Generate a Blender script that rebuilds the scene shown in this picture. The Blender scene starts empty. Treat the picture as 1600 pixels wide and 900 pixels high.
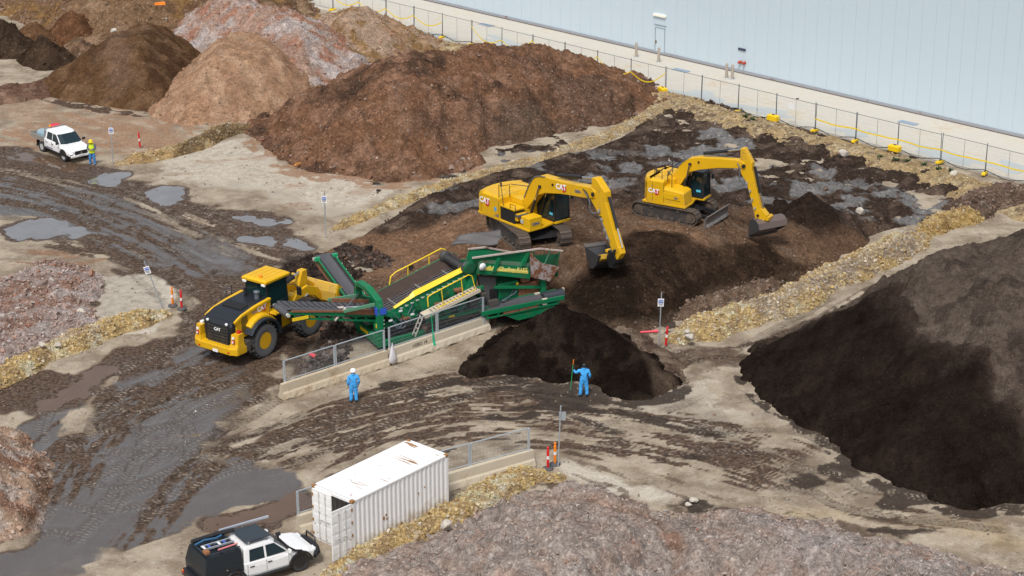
import bpy, bmesh, math, random
import numpy as np
from mathutils import Vector, Matrix, Euler

# ------------------------------------------------------------------ camera, sky, sun
random.seed(7)
rng = np.random.default_rng(7)
SC = bpy.context.scene
COL = SC.collection
R = math.radians
FPX, TILT, CAMH = 3200.0, R(21.0), 42.0       # focal length in photo pixels, tilt below level, drone height

cam_d = bpy.data.cameras.new("camera"); cam = bpy.data.objects.new("camera", cam_d); COL.objects.link(cam)
cam.location = (0, 0, CAMH); cam.rotation_euler = (R(90) - TILT, 0, 0)
cam_d.sensor_width = 36.0; cam_d.lens = FPX / 1600.0 * 36.0; cam_d.clip_start = 0.5; cam_d.clip_end = 3000
SC.camera = cam

SUN_EL, SUN_AZ = R(58), R(198)                # azimuth clockwise from +Y (north)
W = bpy.data.worlds.new("World"); SC.world = W; W.use_nodes = True
nt = W.node_tree; nt.nodes.clear()
sky = nt.nodes.new("ShaderNodeTexSky"); sky.sky_type = 'NISHITA'; sky.sun_disc = False
sky.sun_elevation = SUN_EL; sky.sun_rotation = SUN_AZ; sky.air_density = 1.0; sky.dust_density = 3.0; sky.ozone_density = 1.0
hs = nt.nodes.new("ShaderNodeHueSaturation"); hs.inputs["Saturation"].default_value = 0.46   # thin overcast: the blue is mostly washed out
bg = nt.nodes.new("ShaderNodeBackground"); bg.inputs["Strength"].default_value = 0.085
wo = nt.nodes.new("ShaderNodeOutputWorld")
nt.links.new(sky.outputs[0], hs.inputs["Color"]); nt.links.new(hs.outputs[0], bg.inputs["Color"]); nt.links.new(bg.outputs[0], wo.inputs["Surface"])
sun_d = bpy.data.lights.new("sun", 'SUN'); sun_d.energy = 1.5; sun_d.angle = R(14); sun_d.color = (1.0, 0.98, 0.955)
sun = bpy.data.objects.new("sun", sun_d); COL.objects.link(sun)
sdir = Vector((math.sin(SUN_AZ) * math.cos(SUN_EL), math.cos(SUN_AZ) * math.cos(SUN_EL), math.sin(SUN_EL)))
sun.rotation_euler = sdir.to_track_quat('Z', 'Y').to_euler()
vs = SC.view_settings; vs.view_transform = 'Standard'; vs.look = 'None'; vs.gamma = 1.0; vs.exposure = 0.82; vs.use_curve_mapping = False

# ------------------------------------------------------------------ helpers: placing, noise
_c, _s = math.cos(TILT), math.sin(TILT)
def G(px, py, z=0.0):
    """world point at height z that the photo shows at pixel (px, py)"""
    u = (px - 800) / FPX; v = (py - 450) / FPX
    t = (z - CAMH) / (-_s - v * _c)
    return (u * t, (_c - v * _s) * t)
def GP(pts, z=0.0):
    return np.array([G(*(p if len(p) == 3 else (p[0], p[1], z))) for p in pts])

def _hash(ix, iy, seed):
    h = (ix.astype(np.int64) * 374761393 + iy.astype(np.int64) * 668265263 + seed * 1274126177) & 0xFFFFFFFF
    h = ((h ^ (h >> 13)) * 1103515245) & 0xFFFFFFFF
    h = ((h ^ (h >> 16)) * 2654435761) & 0xFFFFFFFF
    return ((h ^ (h >> 15)) & 0xFFFF) / 65535.0
def vnoise(x, y, seed=0):
    ix = np.floor(x); iy = np.floor(y); fx = x - ix; fy = y - iy
    ix = ix.astype(np.int64); iy = iy.astype(np.int64)
    fx = fx * fx * fx * (fx * (fx * 6 - 15) + 10); fy = fy * fy * fy * (fy * (fy * 6 - 15) + 10)
    a = _hash(ix, iy, seed); b = _hash(ix + 1, iy, seed); c = _hash(ix, iy + 1, seed); d = _hash(ix + 1, iy + 1, seed)
    return (a + (b - a) * fx) * (1 - fy) + (c + (d - c) * fx) * fy
def fbm(x, y, s=1.0, o=4, seed=0, g=0.5):
    """fractal noise in -1..1, s = size of the largest features in metres"""
    t = np.zeros_like(x); a = 1.0; n = 0.0; f = 1.0 / s
    for i in range(o):
        ang = 0.6 + i * 1.1; ca, sa = math.cos(ang), math.sin(ang)
        t += a * (vnoise((x * ca - y * sa) * f + 17.3 * i, (x * sa + y * ca) * f - 9.1 * i, seed + i * 13) * 2 - 1)
        n += a; a *= g; f *= 2.03
    return t / n * 1.6
def sstep(a, b, x):
    t = np.clip((x - a) / (b - a), 0, 1); return t * t * (3 - 2 * t)
def smin(a, b, k):
    h = np.clip(0.5 + 0.5 * (b - a) / k, 0, 1); return b + (a - b) * h - k * h * (1 - h)
def seg_dist(x, y, a, b):
    dx, dy = b[0] - a[0], b[1] - a[1]; L2 = dx * dx + dy * dy + 1e-12
    t = np.clip(((x - a[0]) * dx + (y - a[1]) * dy) / L2, 0, 1)
    return np.hypot(x - a[0] - t * dx, y - a[1] - t * dy), t
def poly_sdf(x, y, P):
    """signed distance to polygon, positive inside"""
    d = np.full(x.shape, 1e9); ins = np.zeros(x.shape, bool); n = len(P)
    for i in range(n):
        a, b = P[i], P[(i + 1) % n]
        d = np.minimum(d, seg_dist(x, y, a, b)[0])
        if a[1] != b[1]:
            c = ((a[1] > y) != (b[1] > y)) & (x < (b[0] - a[0]) * (y - a[1]) / (b[1] - a[1]) + a[0]); ins ^= c
    return np.where(ins, d, -d)
def smooth_line(P, n=8, closed=False):
    P = np.asarray(P, float); m = len(P); out = []
    rngi = range(m if closed else m - 1)
    for i in rngi:
        if closed: p0, p1, p2, p3 = P[(i - 1) % m], P[i], P[(i + 1) % m], P[(i + 2) % m]
        else: p0, p1, p2, p3 = P[max(i - 1, 0)], P[i], P[i + 1], P[min(i + 2, m - 1)]
        for k in range(n):
            t = k / n
            out.append(0.5 * ((2 * p1) + (-p0 + p2) * t + (2 * p0 - 5 * p1 + 4 * p2 - p3) * t * t + (-p0 + 3 * p1 - 3 * p2 + p3) * t ** 3))
    if not closed: out.append(P[-1])
    return np.array(out)
def line_uv(x, y, P):
    """arc length u and signed offset v (positive left) of points along a polyline"""
    best = np.full(x.shape, 1e9); U = np.zeros(x.shape); V = np.zeros(x.shape); acc = 0.0
    for i in range(len(P) - 1):
        a, b = P[i], P[i + 1]; L = math.hypot(b[0] - a[0], b[1] - a[1])
        d, t = seg_dist(x, y, a, b)
        k = d < best; sg = np.sign((b[0] - a[0]) * (y - a[1]) - (b[1] - a[1]) * (x - a[0]))
        best = np.where(k, d, best); U = np.where(k, acc + t * L, U); V = np.where(k, sg * d, V); acc += L
    return U, V, acc
def lerp(a, b, t):
    return a + (b - a) * t
def mixc(c, col, t):
    t = np.asarray(t)[..., None]; return c * (1 - t) + np.array(col) * t

# ------------------------------------------------------------------ helpers: objects
def tag(o, label=None, cat=None, group=None, kind=None):
    if label: o["label"] = label
    if cat: o["category"] = cat
    if group: o["group"] = group
    if kind: o["kind"] = kind
    return o
def empty(name, loc=(0, 0, 0), rz=0.0, label=None, cat=None, group=None):
    o = bpy.data.objects.new(name, None); COL.objects.link(o); o.location = loc; o.rotation_euler = (0, 0, rz); o.empty_display_size = 0.3
    return tag(o, label, cat, group)
def link(name, me, mat=None, parent=None):
    o = bpy.data.objects.new(name, me); COL.objects.link(o)
    if mat is not None and len(me.materials) == 0: me.materials.append(mat)
    if parent is not None: o.parent = parent
    return o
def copy_tree(o, parent=None):
    c = o.copy(); COL.objects.link(c); c.parent = parent
    for ch in list(o.children): copy_tree(ch, c)
    return c
def np_mesh(name, V, F, attrs=None, smooth=True):
    """mesh from numpy: V (n,3), F (m,k)"""
    me = bpy.data.meshes.new(name); V = np.ascontiguousarray(V, dtype=np.float32); F = np.ascontiguousarray(F, dtype=np.int32)
    n, k = F.shape
    me.vertices.add(len(V)); me.vertices.foreach_set("co", V.ravel())
    me.loops.add(n * k); me.loops.foreach_set("vertex_index", F.ravel())
    me.polygons.add(n); me.polygons.foreach_set("loop_start", np.arange(0, n * k, k, dtype=np.int32))
    try: me.polygons.foreach_set("loop_total", np.full(n, k, dtype=np.int32))
    except Exception: pass
    me.update(calc_edges=True)
    me.polygons.foreach_set("use_smooth", np.full(n, smooth, dtype=bool))
    for an, arr in (attrs or {}).items():
        arr = np.asarray(arr, dtype=np.float32)
        if arr.ndim == 1: a = me.attributes.new(an, 'FLOAT', 'POINT'); a.data.foreach_set("value", arr)
        else:
            if arr.shape[1] == 3: arr = np.concatenate([arr, np.ones((len(arr), 1), np.float32)], 1)
            a = me.attributes.new(an, 'FLOAT_COLOR', 'POINT'); a.data.foreach_set("color", np.ascontiguousarray(arr).ravel())
    me.validate(); return me

class MB:
    """collects shapes into one mesh part"""
    def __init__(s): s.v = []; s.f = []; s.mi = []; s.sm = []; s.cur = 0
    def add(s, V, F, sm=False):
        b = len(s.v); s.v += [tuple(p) for p in V]
        for f in F: s.f.append(tuple(b + i for i in f)); s.mi.append(s.cur); s.sm.append(sm)
        return s
    def box(s, c, d, rot=None, taper=None):
        x, y, z = d[0] / 2, d[1] / 2, d[2] / 2
        V = [Vector((sx * x, sy * y, sz * z)) for sz in (-1, 1) for sy in (-1, 1) for sx in (-1, 1)]
        if taper:
            for v in V[4:]: v.x *= taper[0]; v.y *= taper[1]
        if rot is not None:
            M = rot if isinstance(rot, Matrix) else Euler(rot).to_matrix(); V = [M @ v for v in V]
        c = Vector(c)
        return s.add([v + c for v in V], [(0, 2, 3, 1), (4, 5, 7, 6), (0, 1, 5, 4), (2, 6, 7, 3), (0, 4, 6, 2), (1, 3, 7, 5)])
    def bar(s, p, q, w, h=None, up=(0, 0, 1)):
        p, q = Vector(p), Vector(q); h = h or w; d = (q - p).normalized(); u = Vector(up)
        if abs(d.dot(u)) > 0.98: u = Vector((1, 0, 0))
        a = d.cross(u).normalized() * (w / 2); b = a.cross(d).normalized() * (h / 2)
        V = [p - a - b, p + a - b, p + a + b, p - a + b, q - a - b, q + a - b, q + a + b, q - a + b]
        return s.add(V, [(0, 3, 2, 1), (4, 5, 6, 7), (0, 1, 5, 4), (1, 2, 6, 5), (2, 3, 7, 6), (3, 0, 4, 7)])
    def cyl(s, p, q, r, r2=None, n=12, cap=True):
        p, q = Vector(p), Vector(q); r2 = r if r2 is None else r2; d = (q - p).normalized()
        u = Vector((0, 0, 1)) if abs(d.z) < 0.9 else Vector((1, 0, 0)); a = d.cross(u).normalized(); b = d.cross(a)
        V = []; 
        for c, rr in ((p, r), (q, r2)):
            for i in range(n): t = 2 * math.pi * i / n; V.append(c + a * math.cos(t) * rr + b * math.sin(t) * rr)
        F = [(i, (i + 1) % n, n + (i + 1) % n, n + i) for i in range(n)]
        s.add(V, F, True)
        if cap: s.add(V[:n], [tuple(range(n))[::-1]]); s.add(V[n:], [tuple(range(n))])
        return s
    def tube(s, P, r, n=6, closed=False):
        P = [Vector(p) for p in P]; m = len(P); V = []; prev = None
        for i, p in enumerate(P):
            a0 = P[i - 1] if (i or closed) else p; a1 = P[(i + 1) % m] if (i < m - 1 or closed) else p
            d = (a1 - a0).normalized() if (a1 - a0).length > 1e-9 else Vector((0, 0, 1))
            if prev is None: u = Vector((0, 0, 1)) if abs(d.z) < 0.9 else Vector((1, 0, 0)); a = d.cross(u).normalized()
            else: a = (prev - d * prev.dot(d)); a = a.normalized() if a.length > 1e-6 else d.orthogonal().normalized()
            prev = a; b = d.cross(a); rr = r[i] if isinstance(r, (list, tuple)) else r
            for k in range(n): t = 2 * math.pi * k / n; V.append(p + a * math.cos(t) * rr + b * math.sin(t) * rr)
        F = []
        for i in range(m if closed else m - 1):
            j = (i + 1) % m
            for k in range(n): F.append((i * n + k, i * n + (k + 1) % n, j * n + (k + 1) % n, j * n + k))
        s.add(V, F, True)
        if not closed: s.add(V[:n], [tuple(range(n))[::-1]]); s.add(V[-n:], [tuple(range(n))])
        return s
    def prism(s, prof, y0, y1, axis='y', inset=None):
        """extrude a side profile [(x,z)...] from y0 to y1 (axis y), or [(y,z)] along x, or [(x,y)] along z"""
        n = len(prof)
        def pt(a, b, t): return {'y': (a, t, b), 'x': (t, a, b), 'z': (a, b, t)}[axis]
        V = [pt(a, b, y0) for a, b in prof] + [pt(a, b, y1) for a, b in prof]
        F = [(i, (i + 1) % n, n + (i + 1) % n, n + i) for i in range(n)] + [tuple(range(n))[::-1], tuple(range(n, 2 * n))]
        return s.add(V, F)
    def quad(s, *P): return s.add(P, [tuple(range(len(P)))])
    def lathe(s, prof, c=(0, 0, 0), axis='z', n=16):
        """prof [(r, h)...]"""
        V = []; c = Vector(c)
        for r, h in prof:
            for k in range(n):
                t = 2 * math.pi * k / n; a, b = r * math.cos(t), r * math.sin(t)
                V.append(c + Vector({'z': (a, b, h), 'y': (a, h, b), 'x': (h, a, b)}[axis]))
        F = []
        for i in range(len(prof) - 1):
            for k in range(n): F.append((i * n + k, i * n + (k + 1) % n, (i + 1) * n + (k + 1) % n, (i + 1) * n + k))
        s.add(V, F, True)
        if prof[0][0] > 1e-4: s.add(V[:n], [tuple(range(n))])
        if prof[-1][0] > 1e-4: s.add(V[-n:], [tuple(range(n))])
        return s
    def build(s, name, mat, parent=None, bevel=0.0, smooth=False):
        me = bpy.data.meshes.new(name); me.from_pydata(s.v, [], s.f)
        for i, p in enumerate(me.polygons):
            p.use_smooth = smooth or s.sm[i]; p.material_index = s.mi[i]
        bm = bmesh.new(); bm.from_mesh(me); bmesh.ops.recalc_face_normals(bm, faces=bm.faces); bm.to_mesh(me); bm.free()
        for m in (mat if isinstance(mat, (list, tuple)) else [mat]): me.materials.append(m)
        o = link(name, me, None, parent)
        if bevel > 0:
            b = o.modifiers.new("bevel", 'BEVEL'); b.width = bevel; b.segments = 2; b.limit_method = 'ANGLE'; b.angle_limit = R(35)
        return o

# ------------------------------------------------------------------ materials
def _n(nt, t, **kw):
    n = nt.nodes.new(t)
    for k, v in kw.items():
        if k in n.inputs: n.inputs[k].default_value = v
        else: setattr(n, k, v)
    return n
def _mix(nt, fac, a, b, bt='MIX'):
    m = nt.nodes.new("ShaderNodeMix"); m.data_type = 'RGBA'; m.blend_type = bt
    for sk, v in ((0, fac), (6, a), (7, b)):
        if hasattr(v, "links") or isinstance(v, bpy.types.NodeSocket): nt.links.new(v, m.inputs[sk])
        else: m.inputs[sk].default_value = v if sk == 0 else (*v[:3], 1)
    return m.outputs[2]
def _math(nt, op, a, b=0.0, clamp=False):
    m = nt.nodes.new("ShaderNodeMath"); m.operation = op; m.use_clamp = clamp
    for i, v in enumerate((a, b)):
        if isinstance(v, bpy.types.NodeSocket): nt.links.new(v, m.inputs[i])
        else: m.inputs[i].default_value = v
    return m.outputs[0]
def _ramp(nt, v, a, b):
    m = nt.nodes.new("ShaderNodeMapRange"); m.interpolation_type = 'SMOOTHSTEP'; nt.links.new(v, m.inputs[0])
    m.inputs[1].default_value = a; m.inputs[2].default_value = b; return m.outputs[0]
def _lum(nt, s):
    n = nt.nodes.new("ShaderNodeRGBToBW"); nt.links.new(s, n.inputs[0]); return n.outputs[0]
def new_mat(name):
    m = bpy.data.materials.new(name); m.use_nodes = True; nt = m.node_tree
    return m, nt, nt.nodes["Principled BSDF"]
MATS = {}
def mat(name, rgb, rough=0.5, metal=0.0, dirt=0.0, dirt_col=(0.16, 0.11, 0.075), dscale=2.5, var=0.12, coat=0.0, bump=0.0, spec=0.5, rust=0.0):
    """painted or plain surface with tone variation and worn dirt in noise-shaped patches"""
    if name in MATS: return MATS[name]
    m, nt, b = new_mat(name); L = nt.links
    tc = _n(nt, "ShaderNodeTexCoord"); n1 = _n(nt, "ShaderNodeTexNoise", Scale=dscale, Detail=6.0, Roughness=0.65); L.new(tc.outputs["Object"], n1.inputs["Vector"])
    n2 = _n(nt, "ShaderNodeTexNoise", Scale=dscale * 9, Detail=3.0, Roughness=0.6); L.new(tc.outputs["Object"], n2.inputs["Vector"])
    lo = tuple(c * (1 - var) for c in rgb); hi = tuple(min(c * (1 + var * 0.7), 0.95) for c in rgb)
    c = _mix(nt, n1.outputs[0], lo, hi)
    if dirt > 0:
        k = _math(nt, 'ADD', _math(nt, 'MULTIPLY', n1.outputs[0], 0.65), _math(nt, 'MULTIPLY', n2.outputs[0], 0.35))
        f = _ramp(nt, k, 0.62 - 0.25 * dirt, 0.78 - 0.16 * dirt); c = _mix(nt, _math(nt, 'MULTIPLY', f, min(1, 0.4 + dirt * 0.5)), c, dirt_col)
        rr = _math(nt, 'ADD', _math(nt, 'MULTIPLY', f, 0.35), rough, True); L.new(rr, b.inputs["Roughness"])
    else: b.inputs["Roughness"].default_value = rough
    if rust > 0:
        n3 = _n(nt, "ShaderNodeTexNoise", Scale=dscale * 1.7, Detail=8.0, Roughness=0.7); mp = _n(nt, "ShaderNodeMapping"); mp.inputs["Location"].default_value = (3.1, 7.7, 1.3)
        L.new(tc.outputs["Object"], mp.inputs["Vector"]); L.new(mp.outputs[0], n3.inputs["Vector"])
        f = _ramp(nt, n3.outputs[0], 0.66 - 0.2 * rust, 0.72 - 0.16 * rust)
        c = _mix(nt, f, c, _mix(nt, n2.outputs[0], (0.10, 0.03, 0.012), (0.26, 0.10, 0.035)))
    L.new(c, b.inputs["Base Color"])
    b.inputs["Metallic"].default_value = metal; b.inputs["Specular IOR Level"].default_value = spec
    if coat: b.inputs["Coat Weight"].default_value = coat; b.inputs["Coat Roughness"].default_value = 0.12
    if bump:
        bp = _n(nt, "ShaderNodeBump", Strength=bump, Distance=0.02); L.new(n2.outputs[0], bp.inputs["Height"]); L.new(bp.outputs[0], b.inputs["Normal"])
    MATS[name] = m; return m

def soil_mat(name, speck=0.5, bump=0.6, rough=0.92, fine=9.0, var=0.45, spcol=(0.50, 0.44, 0.37), spscale=7.0, clod=0.0):
    """loose soil: colour from the surface's own colour attribute, broken up by grains, clods and pebbles"""
    m, nt, b = new_mat(name); L = nt.links
    at = _n(nt, "ShaderNodeAttribute", attribute_name="Col"); tc = _n(nt, "ShaderNodeTexCoord")
    def noise(sc, d=5.0, r=0.6):
        n = _n(nt, "ShaderNodeTexNoise", Scale=sc, Detail=d, Roughness=r); L.new(tc.outputs["Object"], n.inputs["Vector"]); return n.outputs[0]
    n1 = noise(fine, 5.0, 0.7); n2 = noise(1.1, 5.0, 0.65); n3 = noise(2.9, 4.0, 0.6)
    k = _math(nt, 'ADD', _math(nt, 'MULTIPLY', n1, 1.0), _math(nt, 'ADD', _math(nt, 'MULTIPLY', n2, 0.6), _math(nt, 'MULTIPLY', n3, 0.6)))
    k = _ramp(nt, k, 0.72, 1.48)
    g = _n(nt, "ShaderNodeCombineColor"); val = _math(nt, 'MULTIPLY', _math(nt, 'ADD', _math(nt, 'MULTIPLY', k, 2.3 * var), 1 - 1.2 * var), 0.86)
    for i in range(3): L.new(val, g.inputs[i])
    c = _mix(nt, 1.0, at.outputs["Color"], g.outputs[0], 'MULTIPLY')
    h = k
    if speck > 0:
        vo = _n(nt, "ShaderNodeTexVoronoi", Scale=spscale); L.new(tc.outputs["Object"], vo.inputs["Vector"])
        sp = _n(nt, "ShaderNodeSeparateColor"); L.new(vo.outputs["Color"], sp.inputs[0])
        on = _math(nt, 'MULTIPLY', _math(nt, 'GREATER_THAN', sp.outputs[0], 1 - 0.33 * speck), _math(nt, 'LESS_THAN', vo.outputs["Distance"], 0.33))
        tone = _mix(nt, sp.outputs[1], tuple(v * 0.45 for v in spcol), spcol)
        tone = _mix(nt, 0.55, tone, _mix(nt, 1.0, at.outputs["Color"], (1.9, 1.9, 1.9), 'MULTIPLY')); tone = _mix(nt, _ramp(nt, _lum(nt, at.outputs["Color"]), 0.14, 0.03), tone, _mix(nt, 1.0, at.outputs["Color"], (2.2, 2.1, 2.0), 'MULTIPLY'))
        c = _mix(nt, _math(nt, 'MULTIPLY', on, 0.85), c, tone)
        h = _math(nt, 'ADD', h, _math(nt, 'MULTIPLY', on, 0.5))
    L.new(c, b.inputs["Base Color"]); L.new(_math(nt, 'MULTIPLY', at.outputs["Alpha"], rough), b.inputs["Roughness"]); L.new(_math(nt, 'SUBTRACT', 0.6, _math(nt, 'MULTIPLY', at.outputs["Alpha"], 0.59)), b.inputs["Specular IOR Level"])
    bp = _n(nt, "ShaderNodeBump", Strength=bump, Distance=0.12); L.new(h, bp.inputs["Height"]); L.new(bp.outputs[0], b.inputs["Normal"])
    return m
def col_mat(name, rough=0.85):
    m, nt, b = new_mat(name); at = _n(nt, "ShaderNodeAttribute", attribute_name="Col")
    tc = _n(nt, "ShaderNodeTexCoord"); n = _n(nt, "ShaderNodeTexNoise", Scale=14.0, Detail=4.0); nt.links.new(tc.outputs["Object"], n.inputs["Vector"])
    nt.links.new(_mix(nt, _math(nt, 'MULTIPLY', n.outputs[0], 0.5), at.outputs["Color"], (0.02, 0.016, 0.012)), b.inputs["Base Color"]); b.inputs["Roughness"].default_value = rough; b.inputs["Specular IOR Level"].default_value = 0.05
    return m

YEL = mat("machine_yellow_paint", (0.68, 0.385, 0.008), 0.40, dirt=0.42, dscale=1.3, coat=0.04, spec=0.35)
YELC = mat("machine_yellow_clean", (0.70, 0.405, 0.009), 0.38, dirt=0.22, dscale=1.3, coat=0.04, spec=0.35)
BLK = mat("black_paint", (0.016, 0.016, 0.018), 0.42, dirt=0.12, dscale=2)
BLKM = mat("black_hood_paint", (0.014, 0.017, 0.022), 0.42, dirt=0.10, dirt_col=(0.08, 0.07, 0.06))
STEEL = mat("worn_steel", (0.20, 0.18, 0.16), 0.45, 0.7, dirt=0.5)
CHROME = mat("cylinder_rod_chrome", (0.75, 0.77, 0.80), 0.15, 1.0)
TRACK = mat("muddy_track_steel", (0.10, 0.08, 0.065), 0.62, 0.3, dirt=0.8, dscale=3.0)
RUB = mat("tyre_rubber", (0.035, 0.035, 0.037), 0.75, dirt=0.35, dirt_col=(0.13, 0.10, 0.08))
TYW = mat("tyre_sidewall", (0.11, 0.11, 0.115), 0.8, dirt=0.25, dirt_col=(0.15, 0.12, 0.09))
GLS, _nt, _b = new_mat("tinted_glass"); _b.inputs["Base Color"].default_value = (0.012, 0.028, 0.034, 1); _b.inputs["Roughness"].default_value = 0.06
_b.inputs["Specular IOR Level"].default_value = 0.55
HOSE = mat("rubber_hose", (0.10, 0.13, 0.17), 0.5)
GRN = mat("green_paint", (0.006, 0.165, 0.066), 0.48, dirt=0.42, dirt_col=(0.10, 0.085, 0.06), dscale=1.8, rust=0.30, spec=0.3)
GRND = mat("green_paint_dark", (0.005, 0.095, 0.04), 0.55, dirt=0.55, dirt_col=(0.06, 0.05, 0.04), dscale=1.8, rust=0.35, spec=0.25)
RUST = mat("rusty_plate", (0.24, 0.10, 0.05), 0.8, dirt=0.3, dscale=2.5, var=0.4, rust=0.7)
BELT = mat("conveyor_belt_rubber", (0.075, 0.075, 0.082), 0.6, dirt=0.35, dirt_col=(0.15, 0.13, 0.115))
BELTD = mat("belt_cleat_rubber", (0.02, 0.02, 0.023), 0.6, dirt=0.2)
RAILY = mat("handrail_yellow", (0.80, 0.55, 0.012), 0.4, dirt=0.1)
GALV = mat("galvanised_steel", (0.46, 0.50, 0.53), 0.42, 0.45, var=0.2, dscale=4)
WPAINT = mat("white_vehicle_paint", (0.80, 0.80, 0.79), 0.25, coat=0.5, dirt=0.10, dirt_col=(0.45, 0.38, 0.30), dscale=1.5, var=0.03)
WHITE = mat("white_plain", (0.80, 0.80, 0.80), 0.5, var=0.05)
CONC = mat("barrier_concrete", (0.52, 0.45, 0.34), 0.9, dirt=0.38, dirt_col=(0.30, 0.22, 0.13), dscale=1.2, var=0.2, bump=0.3)
REDP = mat("red_plastic", (0.62, 0.012, 0.016), 0.4, dirt=0.08)
ORP = mat("orange_plastic", (0.85, 0.22, 0.006), 0.4, dirt=0.08)
YELP = mat("yellow_plastic", (0.80, 0.52, 0.006), 0.45, dirt=0.15)
LAMPR = mat("red_lamp_lens", (0.5, 0.02, 0.015), 0.2, var=0)
LAMPW = mat("clear_lamp_lens", (0.75, 0.78, 0.80), 0.12, var=0)
LAMPO = mat("amber_lamp_lens", (0.85, 0.28, 0.01), 0.2, var=0)
BLUEC = mat("blue_coverall_fabric", (0.055, 0.37, 0.80), 0.8, var=0.25, dscale=9, bump=0.3)
# ------------------------------------------------------------------ the ground sheet
def grid_faces(nx, ny):
    i = np.arange(nx - 1); j = np.arange(ny - 1); I, J = np.meshgrid(i, j); a = (J * nx + I).ravel()
    return np.stack([a, a + 1, a + 1 + nx, a + nx], 1)

xs = np.concatenate([[-900, -400, -200, -120, -80, -62], np.arange(-52, 52.01, 0.145), [62, 80, 120, 200, 400, 900]])
ys = [66.0]
while ys[-1] < 182: ys.append(ys[-1] + 0.125 + (ys[-1] - 66) * 0.0016)
ys = np.concatenate([[-900, -400, -150, -20, 30, 50, 60], ys, [190, 210, 260, 400, 900, 2000]])
GX, GY = np.meshgrid(xs, ys); gx = GX.ravel(); gy = GY.ravel()
mud = np.zeros_like(gx); slur = np.zeros_like(gx); dark = np.zeros_like(gx); red = np.zeros_like(gx); pale = np.zeros_like(gx)
yel = np.zeros_like(gx); tu = np.zeros_like(gx); tv = np.zeros_like(gx); tw = np.zeros_like(gx)
wet = np.zeros_like(gx); gz = 0.05 * fbm(gx, gy, 9.0, 3, 3) + 0.02 * fbm(gx, gy, 1.6, 3, 5)
brk = fbm(gx, gy, 2.2, 5, 11); brk2 = fbm(gx, gy, 0.8, 3, 19)

def near(P, m):
    return np.where((gx > P[:, 0].min() - m) & (gx < P[:, 0].max() + m) & (gy > P[:, 1].min() - m) & (gy < P[:, 1].max() + m))[0]
def area(arr, px, soft=0.8, amt=1.0, rag=0.8, mode='max'):
    """fill a patch of the ground given by its outline in the photo, edge broken up by noise"""
    P = GP(px); k = near(P, soft + rag + 0.5); d = poly_sdf(gx[k], gy[k], P)
    f = sstep(-soft, soft, d + rag * brk[k] + 0.3 * rag * brk2[k]) * amt
    arr[k] = np.maximum(arr[k], f) if mode == 'max' else arr[k] * (1 - f)
def streak(arr, px, hw, amt=1.0, seed=0, along=5.0, across=0.55, cov=0.0, mode='max'):
    """smears drawn out along a driving line"""
    P = smooth_line(GP(px)); k = near(P, hw + 1); U, V, Lt = line_uv(gx[k], gy[k], P)
    n = fbm(U / along, V / across, 1.0, 4, 31 + seed)
    ends = sstep(-0.5, 2.0, U) * sstep(-0.5, 2.0, Lt - U)
    f = sstep(-0.12, 0.22, n + cov + 0.25 * brk2[k]) * sstep(1.0, 0.55, np.abs(V) / hw) * amt * ends
    arr[k] = np.maximum(arr[k], f) if mode == 'max' else arr[k] * (1 - f)
def wheel(px, hw=0.36, amt=1.0, rut=0.05, gauge=None, seed=0):
    """tyre tread print(s) along a driving line; gauge = distance between the two wheel lines"""
    C = smooth_line(GP(px)); T = np.gradient(C, axis=0); T /= np.linalg.norm(T, axis=1)[:, None]; N = np.stack([-T[:, 1], T[:, 0]], 1)
    for off in ((0,) if gauge is None else (-gauge / 2, gauge / 2)):
        P = C + N * off; k = near(P, hw + 1); U, V, Lt = line_uv(gx[k], gy[k], P)
        fade = sstep(-0.2, 1.5, U) * sstep(-0.2, 1.5, Lt - U) * sstep(-0.55, 0.1, fbm(U / 4.0, V * 0 + seed, 1.0, 3, 77 + seed) + 0.15)
        w = sstep(1.05, 0.8, np.abs(V) / hw) * amt * fade
        on = w > tw[k] * 0.6
        tu[k] = np.where(on, U, tu[k]); tv[k] = np.where(on, V / hw, tv[k]); tw[k] = np.where(on, w, tw[k])
        gz[k] += -rut * np.exp(-(V / hw) ** 4) * fade * amt + rut * 0.7 * np.exp(-((np.abs(V) - hw * 1.25) / (hw * 0.35)) ** 2) * fade * amt

# haul road from the upper left round the island to the lower left
area(mud, [(-80, 232), (40, 232), (150, 262), (250, 300), (330, 320), (440, 345), (500, 385), (520, 400), (470, 430), (450, 460), (440, 600), (400, 640), (320, 720), (470, 745), (480, 800), (330, 815), (180, 870), (-50, 905), (-50, 870), (60, 830), (75, 760), (20, 665), (110, 620), (200, 560), (285, 515), (295, 470), (240, 430), (120, 385), (30, 350), (-80, 330)], 0.9, 1.0, 1.0)
area(mud, [(-60, 560), (120, 580), (250, 520), (300, 490), (330, 560), (200, 640), (-60, 660)], 0.6, 0.8, 0.9)
area(slur, [(-80, 268), (60, 290), (180, 330), (250, 372), (300, 405), (250, 410), (150, 378), (60, 340), (-80, 325)], 0.8, 0.95, 0.9)
area(slur, [(300, 545), (400, 575), (380, 640), (330, 700), (470, 745), (470, 790), (330, 812), (180, 866), (120, 905), (-50, 905), (-50, 880), (70, 835), (80, 765), (25, 668), (110, 640), (210, 590)], 0.7, 1.0, 0.8)
area(slur, [(230, 355), (330, 370), (410, 420), (360, 430), (280, 400)], 0.8, 0.6, 1.0)
streak(slur, [(-40, 285), (120, 318), (260, 372), (370, 430)], 3.2, 0.8, 1)
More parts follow.
